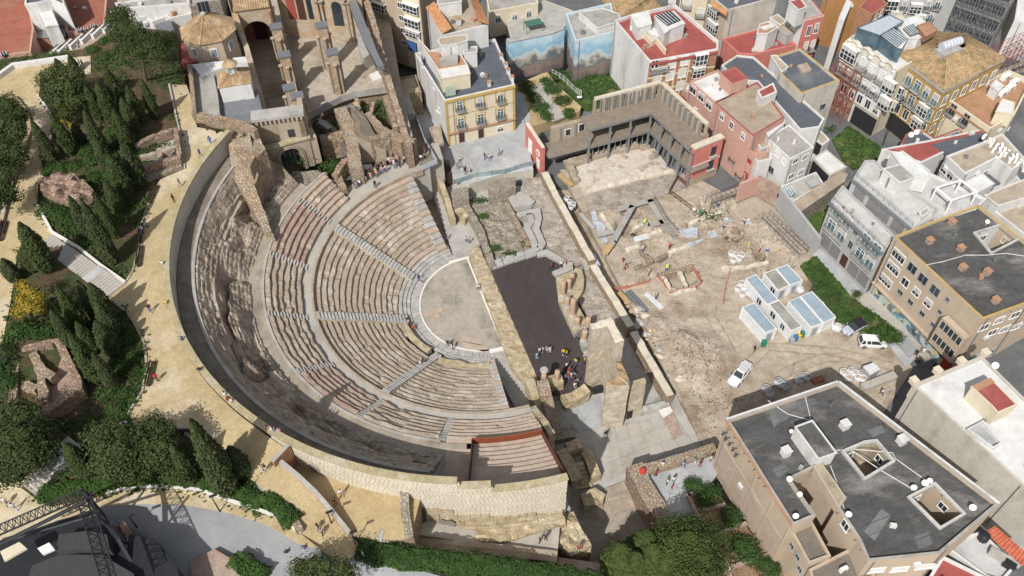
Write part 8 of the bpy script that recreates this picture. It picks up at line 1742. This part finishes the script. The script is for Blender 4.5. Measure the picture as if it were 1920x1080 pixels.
# ---------------------------------------------------------------- park furniture and ruins
def kerb(name,label,pl,w,h,m,cat='kerb'):
 q=pz(pl,zhill);t=thing(name,label,cat,q[0]);mb=MB();mb.wall([p.to_2d()for p in q],w,[p.z-.3 for p in q],[p.z+h for p in q]);mb.build('kerb_run',[m],t)
kerb('path_kerb','pale curved kerb wall behind the curved path hedge',[(200,926),(260,914),(320,914),(380,922),(430,940),(480,956),(520,970),(566,1000)],.35,.55,'white_edge');kerb('path_kerb','pale kerb along the bottom of the chapel side path',[(318,160),(330,215),(344,275),(347,318)],.3,.4,'concrete');kerb('path_kerb','stone kerb of the park beds along the promenade',[(234,535),(250,510),(260,470),(264,430),(275,395),(292,355)],.3,.3,'seat_stone');kerb('path_kerb','kerb round the lower grove beside the promenade',[(203,558),(238,586),(254,609),(272,646),(276,690),(268,735),(240,778)],.3,.3,'seat_stone');kerb('path_kerb','brown low wall along the left upper path',[(30,187),(54,216),(58,248),(40,306),(18,366),(0,442)],.6,.7,'plaster_ochre');kerb('path_kerb','pale kerb on the right of the upper path',[(72,180),(96,215),(102,245),(80,300)],.3,.3,'white_edge');kerb('path_kerb','pale stair side wall rising beside the wide stairs',[(72,388),(99,438),(150,468),(190,500),(236,532)],.4,.5,'white_edge');kerb('path_kerb','low wall at the foot of the small stairs',[(0,880),(22,905),(38,912),(75,880),(120,855)],.5,.5,'ashlar');kerb('path_kerb','rubble wedge wall between curved path and ramp',[(505,890),(535,945),(565,1000)],.9,.9,'rubble_wall')
def stairs(label,a0,a1,b0,b1,plan,zlo_,zhi):
 """a: top edge, b: bottom edge (pixel pairs); plan is a list of step counts and landings (length in steps)"""
 A0,A1,B0,B1=P(*a0,zhi),P(*a1,zhi),P(*b0,zlo_),P(*b1,zlo_);t=thing('park_stairs',label,'stairs',(A0+B1)/2);tot=sum(abs(k)for k in plan);ns=sum(k for k in plan if k>0);dz=(zhi-zlo_)/ns;s=0.0;z=zhi
 for k in plan:
  cnt=k if k>0 else 1;ln=1 if k>0 else-k
  for j in range(cnt):
   s1=s+ln/tot;q=[A0.lerp(B0,s),A1.lerp(B1,s),A1.lerp(B1,s1),A0.lerp(B0,s1)];mb=MB()
   if k>0:z-=dz
   mb.prism(q,zlo_-1.2,z+.22+(dz if k>0 else 0)*0);mb.build('step' if k>0 else 'landing',['walk_concrete' if k>0 else 'pavers'],t);
   if k>0:
    mb=MB();mb.wall([q[0].lerp(q[3],.12).to_2d(),q[1].lerp(q[2],.12).to_2d()],(q[3]-q[0]).length*.2,z,z+.26);mb.build('nosing',['white_edge'],t)
   s=s1
stairs('wide pale stone stairs with two landings joining the upper path and promenade',(98,441),(73,463),(235,533),(202,558),[6,-4,9,-3,8],21.3,24.0)
stairs('small pale stairs with landing beside the lone cypress',(152,838),(128,818),(70,932),(40,908),[1,-5,6],20.1,21.6)
stairs('flight of pale steps hidden under the grey green oak',(238,790),(205,800),(165,838),(135,835),[8,-3],21.0,22.2)
def bench(label,a,b_):
 p,q=pz([a,b_],zhill);t=thing('park_bench',label,'bench',(p+q)/2,'dark slatted park benches');d=(q-p);d.z=0;L=d.length;d.normalize();n=Vector((-d.y,d.x,0));z=p.z+.15
 for k in range(3):mb=MB();o=p+n*(.17*k-.2);mb.frame((o.x,o.y,z+.42),d*L,n*.14,(0,0,.06));mb.build('seat_slat',['wood_dark'],t)
 for k in range(2):mb=MB();o=p-n*.3;mb.frame((o.x,o.y,z+.6+.2*k),d*L,n*.06,(0,0,.15));mb.build('back_slat',['wood_dark'],t)
 for k in range(3):mb=MB();o=p+d*(L*k/2*.94)-n*.25;mb.frame((o.x,o.y,z-.1),d*.12,n*.5,(0,0,.52));mb.build('leg',['black_steel'],t)
for a,b_,l in(((372,238),(410,251),'dark bench at the foot of the chapel rubble wall'),((296,352),(282,384),'dark bench by the promenade nearest the roofless ruin'),((270,422),(264,458),'dark bench with people sitting beside the promenade'),((266,466),(261,503),'dark bench just above the wide stairs'),((290,682),(279,727),'dark bench at the lower promenade curve'),((330,812),(360,812),'dark bench at the bottom of the sandy promenade'),((12,420),(2,455),'dark bench on the left upper path')):bench(l,a,b_)
def lamp(label,u,v,top,z=None):
 b0=P(u,v,z)if z is not None else pick(u,v);h=rise(b0,top);t=thing('street_lamp',label,'street lamp',b0,'dark lamp posts');mb=MB();mb.tube(b0,b0+Vector((0,0,h)),.09,6,0,.06);mb.build('pole',['black_steel'],t);mb=MB();mb.box((b0.x+.25,b0.y,b0.z+h),(.9,.28,.14),.4);mb.build('lamp_head',['black_steel'],t)
lamp('dark lamp post beside the curved path',413,960,(396,930));lamp('dark lamp post at the road edge by the stage roof',258,990,(271,945));lamp('blue grey lamp post at the top of the long hedge',667,1022,(656,998),16.9);lamp('lamp post leaning over the sunken yard wall',622,982,(608,962),17.4);lamp('tall dark street lamp in front of the mustard building',1655,272,(1690,190),.5);lamp('short lamp by the walled ruin at the left',8,690,(2,672))
# ruins in the park
vr=thing('roofless_ruin','small roofless rectangular ruin with plastered walls beside the promenade','ruin',pick(300,305))
for pl in([(255,280),(295,268),(335,258),(343,310),(300,322),(262,330)],[(265,300),(330,288)],[(302,290),(306,312)]):
 q=pz(pl,zhill);mb=MB();rough_wall(mb,[p.to_2d()for p in q],.8,20,23.2 if len(pl)>2 else 22.6,.6,.08,top=.2);mb.build('wall',['rubble_pink' if len(pl)==6 else 'plaster_old'],vr)
q=pz([(255,282),(335,260),(342,308),(262,330)],zhill);mb=MB();mb.prism(q,20,21.45);mb.build('floor',['concrete'],vr)
q=pz([(262,322),(340,306),(344,318),(290,338),(268,345)],zhill);mb=MB();rough_block(mb,[p.to_2d()for p in q],20,21.9,.6,.1,.2);mb.build('rubble_bank',['rubble_grey'],vr)
rk=thing('rock_mass','pale rugged rock outcrop above the wide stairs','rock',pick(130,368));mb=MB();rough_block(mb,[p.to_2d()for p in pz([(88,352),(110,336),(140,342),(165,350),(185,372),(175,388),(140,392),(105,382),(82,372)],zhill)],20,lambda x,y:zhill(x,y)+1.6,.55,.35,1.1);mb.build('rock',['rubble_pink'],rk)
lr=thing('walled_ruin','sunken ruin inside a pale four sided wall at the left','ruin',pick(95,715))
q=pz([(28,655),(115,648),(162,742),(90,790),(25,770)],zhill);mb=MB();rough_wall(mb,[p.to_2d()for p in q]+[q[0].to_2d()],1.0,20,23.4,.7,.08,top=.15);mb.build('wall',['rubble_pink'],lr)
mb=MB();mb.prism(q,20,22.0);mb.build('floor',['seat_pink'],lr)
for pl in([(62,662),(80,700),(92,760)],[(80,700),(110,720)],[(36,720),(75,735)]):mb=MB();rough_wall(mb,[p.to_2d()for p in pz(pl,zhill)],1.1,20,23.3,.5,.25,top=.6);mb.build('inner_wall',['rubble_wall'],lr)
# sunken yard: dividing walls, steps, arched opening
yw=thing('ramp_wall','grey coping wall between sloping ramp and sunken yard','wall',P(590,925,19));a=[P(527,868,21.4),P(560,895,20.4),P(592,925,19.3),P(625,963,18.3),P(657,1003,17.8)];mb=MB();mb.wall([p.to_2d()for p in a],.55,14,[p.z+.5 for p in a],0,1);mb.build('wall',['plaster_ochre','concrete'],yw)
mb=MB();q=[P(512,870,21.6),P(542,836,21.8)];mb.wall([p.to_2d()for p in q],.5,15,22.2,0,1);mb.build('end_wall',['brick_wall','concrete'],yw)
yr=thing('rubble_divider','narrow rubble wall dividing the sunken yard from the rock terrace','wall',P(766,960,15));q=[P(758,922,18.6),P(760,965,18.0),P(768,1010,17.6)];mb=MB();rough_wall(mb,[p.to_2d()for p in q],1.0,8,[18.9,18.1,17.7],.7,.12,0,1,top=.2);mb.build('wall',['rubble_pink','rubble_grey'],yr)
ao=thing('arched_opening','small arched doorway in the perimeter wall above the sunken yard','doorway',T(46,244.5,17.3));d_=(T(46,245.4)-T(46,243.6)).normalized();n_=Vector((math.cos(math.radians(244.5)),math.sin(math.radians(244.5)),0));c=T(45.93,244.5,17.3);pts=[c-d_*.75]+[c+d_*(-.75*math.cos(math.pi*k/10))+Vector((0,0,1.5+.75*math.sin(math.pi*k/10)))for k in range(11)]+[c+d_*.75];mb=MB();mb.poly(pts);mb.poly([p+n_*.0-n_*.3 for p in pts][::-1]);mb.build('opening',['shutter_grey'],ao);mb=MB();mb.path([p+n_*.04 for p in pts],.1,5);mb.build('surround',['slab_stone'],ao)
cavo=thing('cave_opening','ragged dark hole broken through the wall footing','opening',T(46.2,265.5,12));mb=MB();c=T(46.35,265.6,11.2);d_=(T(46,266)-T(46,265)).normalized();pts=[c+d_*x+Vector((0,0,z))for x,z in((-1.1,-.4),(1.1,-.4),(1.2,1.2),(.7,2.0),(.1,1.7),(-.5,2.2),(-1.0,1.5),(-1.3,.6))];mb.poly(pts);mb.poly([p-Vector((n_.x,n_.y,0))*.4 for p in pts][::-1]);mb.build('opening',['concrete_dark'],cavo)
ys=thing('yard_steps','small pale steps leaving the sunken yard beside the long hedge','steps',P(735,1000,17))
for k in range(7):a=P(714+k*6,1004+k*.6,17.3-.25*k);mb=MB();mb.box((a.x,a.y,12),(.55,1.5,5.4-.25*k),-.1);mb.build('step',['marble'],ys)
tb=thing('terrace_parapet','low stone parapet along the bottom of the rock terrace','wall',P(900,1010,10));q=[P(768,1012,11.5),P(860,1019,11.2),P(960,1029,10.8),P(1045,1040,10.6)];mb=MB();rough_wall(mb,[p.to_2d()for p in q],.7,5,[11.8,11.4,11.1,10.9],.7,.08,top=.12);mb.build('wall',['seat_stone'],tb)
sheet('lower_terrace',[(p.x,p.y)for p in px([(770,1020),(1045,1046),(1140,1060),(1140,1130),(800,1130)],8)],flat(8.3),'seat_pink',grid=3,skirt=8,ms='seat_stone')
for k,(u,v,s)in enumerate(((866,1030,1.6),(970,1050,2.0),(1008,1062,2.2))):q=P(u,v,9);mb=MB();mb.box((q.x,q.y,8.2),(s,1.0,1.0),-.1);tag(mb.build('stone_block',['slab_stone']),('small pale stone block by the ivy hedge','middle pale stone block by the ivy hedge','largest pale stone block near the lower terrace end')[k],'stone block')
rs=thing('rock_shelf','pale eroded rock shelf at the end of the perimeter wall','rock',P(1055,985,9));mb=MB();rough_block(mb,[p.to_2d()for p in px([(1030,968),(1075,965),(1095,1000),(1110,1025),(1070,1035),(1035,1010)],9)],2,9.6,.6,.3,.7);mb.build('rock',['ashlar_yellow'],rs)
# planters beside the dark roofed block
pb=thing('brick_planters','row of low brick edged planters stepping down beside the black roofed block','planter',P(1360,980,4));
for pl in([(1290,928),(1318,918),(1345,930)],[(1318,955),(1360,945)],[(1350,1000),(1400,980)],[(1290,925),(1305,960),(1340,1010),(1365,1060),(1372,1090)],[(1372,1062),(1440,1040)]):mb=MB();mb.wall([P(u,v,4.9).to_2d()for u,v in pl],.5,0,4.95);mb.build('planter_wall',['seat_pink'],pb)
sheet('planter_soil',[(p.x,p.y)for p in px([(1290,925),(1345,925),(1480,1080),(1480,1130),(1372,1130),(1340,1010)],4.4)],flat(4.4),'dig_brown',grid=2,skirt=5)
# trusses and black stage roof of the open-air auditorium
sg=thing('auditorium_stage_roof','black open air stage roof with lattice trusses at the bottom left corner','stage roof',P(120,1040,22))
mb=MB();mb.prism(px([(-60,1030),(30,1005),(110,975),(165,962),(215,972),(230,1000),(290,1010),(330,1060),(350,1130),(-60,1130)],23.5),18,23.5);mb.build('roof_deck',['black_steel'],sg)
mb=MB();mb.prism(px([(110,1002),(165,995),(200,1002),(205,1030),(150,1028),(105,1035)],25.5),23,25.5);mb.build('upper_box',['dark_paint'],sg);mb=MB();mb.prism(px([(60,1060),(110,1040),(190,1040),(250,1075),(270,1130),(40,1130)],24.6),23,24.6);mb.build('upper_deck',['dark_paint'],sg)
def truss(a,b_,w,parts=10,r=.09):
 d=(b_-a).normalized();s=d.cross(Vector((0,0,1))).normalized();u=Vector((0,0,1));ch4=[a+s*w/2,a-s*w/2,a-u*w*.8];mb=MB();dv=b_-a
 for c in ch4:mb.tube(c,c+dv,r,5)
 for k in range(parts):
  for i in range(3):p,q=ch4[i],ch4[(i+1)%3];mb.tube(p+dv*(k/parts),q+dv*((k+.5)/parts),r*.55,4);mb.tube(q+dv*((k+.5)/parts),p+dv*((k+1)/parts),r*.55,4)
 mb.build('lattice_truss',['black_steel'],sg)
ap=P(157,924,29);truss(ap,P(-40,1010,29),1.2,14);truss(ap+Vector((0,-.3,-.2)),P(208,1100,29),1.4,12)
mb=MB();mb.tube(P(160,940,29),P(-30,1035,29),.22,6);mb.tube(P(190,962,27),P(20,1012,25),.18,6);mb.tube(P(156,922,29.2),P(222,1010,25),.28,6);mb.tube(P(222,1010,25),P(250,1060,23),.3,6);mb.build('beam',['black_steel'],sg)
for u,v in((157,926),(205,985)):q=P(u,v,29);mb=MB();mb.tube((q.x,q.y+.3,19),(q.x,q.y+.3,28.8),.16,6);mb.build('mast',['black_steel'],sg)
for pl,z,m in(([(70,1028),(92,1017),(102,1030),(80,1040)],25.9,'white_paint'),([(0,1034),(36,1016),(50,1028),(8,1052)],27,'cream_wall')):mb=MB();mb.prism(px(pl,z),z-.3,z);mb.build('pale_panel',[m],sg)
for pl,z,m in(([(208,1006),(230,976),(238,985),(214,1012)],22.8,'salmon_wall'),([(233,984),(275,1004),(282,1010),(262,1030),(225,1010)],21.0,'shutter_grey'),([(252,1050),(285,1018),(296,1028),(264,1060)],22.5,'black_steel')):mb=MB();mb.prism(px(pl,z),18,z);mb.build('stage_wing',[m],sg)
mb=MB();q=px([(283,1012),(300,1020),(330,1060),(345,1110),(325,1110),(310,1060),(275,1030)],20.5);mb.prism(q,17,20.5);mb.build('outer_ring',['dark_paint'],sg)
mb=MB();mb.prism(px([(355,1050),(400,1026),(440,1050),(465,1110),(360,1110)],20),16,19.6);tag(mb.build('brick_terrace',['seat_pink']),'brick paved terrace with stone edge at the bottom beside the road','terrace')
hedge_run('small hedge beside the brick terrace at the bottom edge',[(440,1050),(470,1070),(500,1085)],[19,18.8,18.6],2.4,1.2,'leaf_bright',900)
# ---------------------------------------------------------------- people
def person_mesh(pose):
 """one continuous skinned body on a joint skeleton; faces coloured by the nearest bone"""
 J={'pel':(0,0,.95),'sp':(0,.0,1.18),'ch':(0,.01,1.40),'nk':(0,0,1.50),'hd':(0,-.03,1.62),'tp':(0,-.01,1.74)}
 def leg(s,hip,kn,an,to):J.update({'hip'+s:hip,'kn'+s:kn,'an'+s:an,'to'+s:to})
 def arm(s,sh,el,wr,ha):J.update({'sh'+s:sh,'el'+s:el,'wr'+s:wr,'ha'+s:ha})
 for s,x in(('l',-1),('r',1)):
  st_={'walk':.22*x}.get(pose,.03*x)
  if pose=='sit':leg(s,(.10*x,0,.92),(.13*x,-.42,.93),(.13*x,-.44,.50),(.14*x,-.58,.46))
  else:leg(s,(.10*x,0,.90),(.11*x,-.5*st_-.04,.50),(.11*x,-st_+(.08 if st_<0 else 0),.08),(.13*x,-st_-.15,.04))
  if pose=='photo':arm(s,(.19*x,0,1.42),(.27*x,-.20,1.24),(.12*x,-.38,1.48),(.07*x,-.42,1.55))
  elif pose=='work':arm(s,(.19*x,0,1.42),(.25*x,-.12,1.14),(.18*x,-.34,1.0),(.16*x,-.42,.95))
  elif pose=='sit':arm(s,(.19*x,0,1.42),(.25*x,-.05,1.14),(.16*x,-.28,1.04),(.13*x,-.36,1.02))
  else:arm(s,(.19*x,0,1.42),(.25*x,.03+.3*st_,1.14),(.26*x,-.06+.5*st_,.90),(.25*x,-.08+.55*st_,.80))
 if pose=='work':
  for k in('sp','ch','nk','hd','tp','shl','shr','ell','elr','wrl','wrr','hal','har'):
   x,y,z=J[k];dz=z-.95;a=.75;J[k]=(x,y*math.cos(a)-dz*math.sin(a),.95+dz*math.cos(a)+y*math.sin(a))
 if pose=='sit':J={k:(x,y,z-.45)for k,(x,y,z)in J.items()}
 R={'pel':.15,'sp':.135,'ch':.155,'nk':.06,'hd':.105,'tp':.085,'hip':.095,'kn':.062,'an':.042,'to':.04,'sh':.062,'el':.044,'wr':.032,'ha':.036}
 E_=[('pel','sp','s'),('sp','ch','s'),('ch','nk','s'),('nk','hd','k'),('hd','tp','h')]
 for s in 'lr':E_+=[('pel','hip'+s,'t'),('hip'+s,'kn'+s,'t'),('kn'+s,'an'+s,'t'),('an'+s,'to'+s,'b'),('ch','sh'+s,'s'),('sh'+s,'el'+s,'s'),('el'+s,'wr'+s,'k'),('wr'+s,'ha'+s,'k')]
 nm=list(J);me=bpy.data.meshes.new('skeleton');me.from_pydata([J[k]for k in nm],[(nm.index(a),nm.index(b))for a,b,_ in E_],[])
 o=bpy.data.objects.new('skeleton',me);COL.objects.link(o);o.modifiers.new('skin','SKIN');ss=o.modifiers.new('sub','SUBSURF');ss.levels=1
 for i,k in enumerate(nm):
  r=R.get(k,R.get(k[:-1],.05));v=me.skin_vertices[0].data[i];v.radius=(r*1.15,r*.85)if k in('pel','sp','ch')else(r,r);v.use_root=k=='pel'
 dg=bpy.context.evaluated_depsgraph_get();out=bpy.data.meshes.new_from_object(o.evaluated_get(dg));bpy.data.objects.remove(o);out.name='person'
 hd=Vector(J['hd'])
 mb=MB();mb.v=[tuple(v.co)for v in out.vertices];mb.f=[tuple(p.vertices)for p in out.polygons]
 for p in out.polygons:
  best=(9,0)
  for a,b,t in E_:
   A,B=Vector(J[a]),Vector(J[b]);d=B-A;f=cl((p.center-A).dot(d)/d.length_squared);dd=(p.center-A-d*f).length
   if dd<best[0]:best=(dd,t)
  t=best[1];q=p.center-hd
  if t in 'kh' and q.length<.2:t='h' if(q.z>.03 or q.y>.02)and not(q.y<-.05 and q.z<.09)else 'k'
  mb.m.append({'s':0,'t':1,'k':2,'h':3,'b':4}[t])
 for s in 'lr': # five separate fingers rooted in each palm, and the nose
  ha,wr=Vector(J['ha'+s]),Vector(J['wr'+s]);d=(ha-wr).normalized();sd_=d.cross(Vector((0,1,.2))).normalized()
  for k in range(4):b0=ha+sd_*(.016*(k-1.5));tip=b0+d*(.085-.012*abs(k-1.3))+Vector((0,-.012,0));mb.tube(b0,b0.lerp(tip,.55),.009,4,2);mb.tube(b0.lerp(tip,.5),tip+Vector((0,-.012,0)),.008,4,2)
  mb.tube(wr.lerp(ha,.6)+sd_*.03,ha+sd_*.055+d*.03,.010,4,2)
 mb.tube(hd+Vector((0,-.09,.0)),hd+Vector((0,-.125,-.02)),.018,4,2)
 m=mb.mesh('person',['white_paint','dark_paint','white_paint','black_wall','black_wall'],True);bpy.data.meshes.remove(out);return m
PCOL={'w':('white',(.68,.68,.67)),'b':('blue',(.06,.13,.36)),'n':('navy',(.02,.03,.08)),'k':('black',(.018,.018,.02)),'g':('grey',(.24,.245,.25)),'r':('red',(.45,.035,.04)),'y':('yellow',(.62,.50,.04)),'o':('orange',(.60,.17,.05)),'p':('pink',(.55,.28,.28)),'u':('purple',(.16,.07,.25)),'t':('tan',(.38,.27,.16)),'c':('pale blue',(.34,.45,.58)),'e':('green',(.06,.22,.15)),'l':('lime',(.42,.56,.06)),'d':('dark brown',(.07,.045,.03)),'s':('beige',(.50,.43,.33))}
for k,(n_,c_)in PCOL.items():plain('cloth_'+k,c_,rough=.9)
plain('skin_light',(.48,.29,.20));plain('skin_tan',(.33,.19,.12));plain('hair_brown',(.06,.035,.02));plain('hair_fair',(.26,.17,.08));plain('helmet_white',(.70,.70,.68),rough=.4)
PM={k:person_mesh(k)for k in('stand','walk','sit','photo','work')}
rp2=random.Random(17);used={}
ACT={'stand':'standing','walk':'walking','sit':'sitting','photo':'taking a photo','work':'bending'}
PCODE={'S':'stand','W':'walk','I':'sit','P':'photo','B':'work'}
def people(place,zf,spec,group=None,face=None,hat=False):
 """spec: 'u v shirt legs pose' entries; the label tells clothing, what the person does and where"""
 for e in spec.split(','):
  u,v,cl_,*ex=e.split();u,v=float(u),float(v);pose=PCODE[cl_[2]];b0=pz([(u,v)],zf)[0]
  lab=f"person in {PCOL[cl_[0]][0]} top and {PCOL[cl_[1]][0]} trousers{' '+ACT[pose] if pose != 'stand' else ''} {place}"
  if ex:lab+=' '+' '.join(ex).replace('_',' ')
  used[lab]=used.get(lab,0)+1
  o=link('person',PM[pose],None,b0,rp2.random()*6.283 if face is None else face+rp2.uniform(-.5,.5));s=rp2.uniform(.97,1.08);o.scale=(s*1.05,s*1.05,s);o.location.z+=.02
  tag(o,lab,'person',group)
  for i,m in enumerate(('cloth_'+cl_[0],'cloth_'+cl_[1],rp2.choice(('skin_light','skin_tan')),'helmet_white' if hat else rp2.choice(('black_wall','hair_brown','hair_brown','hair_fair')),'white_paint' if rp2.random()<.3 else 'black_wall')):o.material_slots[i].link='OBJECT';o.material_slots[i].material=M[m]
zh_=lambda x,y:zhill(x,y)+.15
people('on the sandy promenade',zh_,'396 271 bbW,377 295 bgW,327 379 kkS,339 350 kgW,283 585 kbW,296 715 rkS,447 860 kkW,315 577 ysP')
people('at the curved perimeter wall',zh_,'308 503 wcP,346 645 bnP,378 702 kdP,425 748 wgP,431 757 rbS,437 760 wkS,505 812 pcS,512 813 wnS,519 815 bkS,526 817 ptS')
people('on the promenade bench',flat(21.85),'268 434 wbI,274 428 ckI');people('at the top of the ramp',flat(21.4),'492 884 swS,499 882 kwP')
people('on the ramp',zramp,'598 993 kkW,605 1003 gkW');people('at the foot of the ramp',flat(17.1),'571 1036 gwW,541 1043 nkW,682 1044 cgS')
people('in the sunken yard',flat(17.3),'641 930 wpW,629 947 krS');people('beside the curved path',zh_,'14 946 wgW,31 956 wcW');people('on the upper path',zh_,'72 246 wkW,152 124 wkS,158 128 kgS');people('on the stepped ramp',flat(22.1),'130 100 wdS,151 95 wgW,204 80 wwW')
people('on the rock terrace',lambda x,y:10.3,'1023 1012 kkS,1012 1018 nkS,1086 1030 rkI');people('alone in the slab yard',flat(.15),'1135 820 kgW')
# tour group along the retaining wall: every combination of clothes once
cols_=[a+b_ for a in 'kwgntsdpc' for b_ in 'bkgns'];rp2.shuffle(cols_);sp=[]
for k in range(42):
 f=k/41;u,v=lerp(660,776,f),352-50*f-10*math.sin(f*3.1);u+=rp2.uniform(-4,6);v+=rp2.uniform(-5,9);sp.append(f'{u:.1f} {v:.1f} {cols_[k]}S')
people('in the tour group below the church wall',flat(7.82),','.join(sp),'tour group under the church wall',0)
people('apart in front of the tour group',flat(7.82),'704 352 kkS');people('on the access bridge',flat(7.95),'790 303 wkS,797 299 tkS,796 288 rwS,806 290 nkS')
people('on the paved plaza',flat(3.08),'862 306 wbS,867 322 gwS,873 327 kgS,880 324 wkI,858 318 tgS,909 299 kbW,917 301 sgW,936 292 gkW')
people('in the north passage',flat(.1),'838 450 uuS,874 455 wbS,881 456 wkS,818 430 gkS,888 300 kkS');people('on the marble orchestra walk',flat(.25),'786 527 nbS,792 531 wgS,764 604 kgI,769 612 kkI,774 618 orI,770 626 cwI,840 650 kkS,849 655 kgS');people('on the lower marble stairs',flat(2.6),'788 684 wkI,793 679 kkI');people('on the orchestra floor',flat(.1),'897 545 wkW')
people('on the dark stage',flat(1.28),'1033 505 rkW,1052 502 wkS,1061 499 rwI,1007 673 ccS,1012 664 wgS,1018 661 wtS,1025 660 gwS,1031 662 wwS,1056 666 yuS,1062 668 ykS,1079 684 ybS,1096 681 ydS')
cols_=[a+b_ for a in 'knwgbrc' for b_ in 'kng'];rp2.shuffle(cols_);sp=[f'{rp2.gauss(1066,11):.1f} {rp2.gauss(708,11):.1f} {cols_[k]}{"IS"[k % 2]}' for k in range(20)];sp+=['1026 712 tsS','1031 716 pkS']
people('in the group by the two columns',flat(1.28),','.join(sp),'student group on the stage')
people('in the excavation',zdig,'1206 425 leB,1217 429 nbB,1150 462 kkB,1204 473 wbS,1254 468 rkB,1216 517 lkS,1248 510 lbB,1168 492 rrB,1173 500 gkB,1171 506 odB,1186 449 kgB,1315 405 ekB,1345 392 nbS,1352 433 uwB,1361 450 rdB,1402 466 lwS,1423 475 rkS,1436 480 bwB,1300 402 wgS,1229 562 gkS,1395 420 wkB','excavation workers',None,True)
people('alone in the excavation yard',zdig,'1413 661 kkW');people('on the small plaza',flat(4.08),'1241 877 wgW,1229 893 rkS,1250 909 wkS,1262 905 wgS,1258 921 rwS,1280 877 cbW,1301 870 gwW,1312 874 krS,1332 866 wtS,1337 862 kgS');people('on the street by the graffiti',flat(.95),'1728 665 wwS,1716 668 kkW,1747 693 knW,1652 741 wnW,1722 680 gkS')
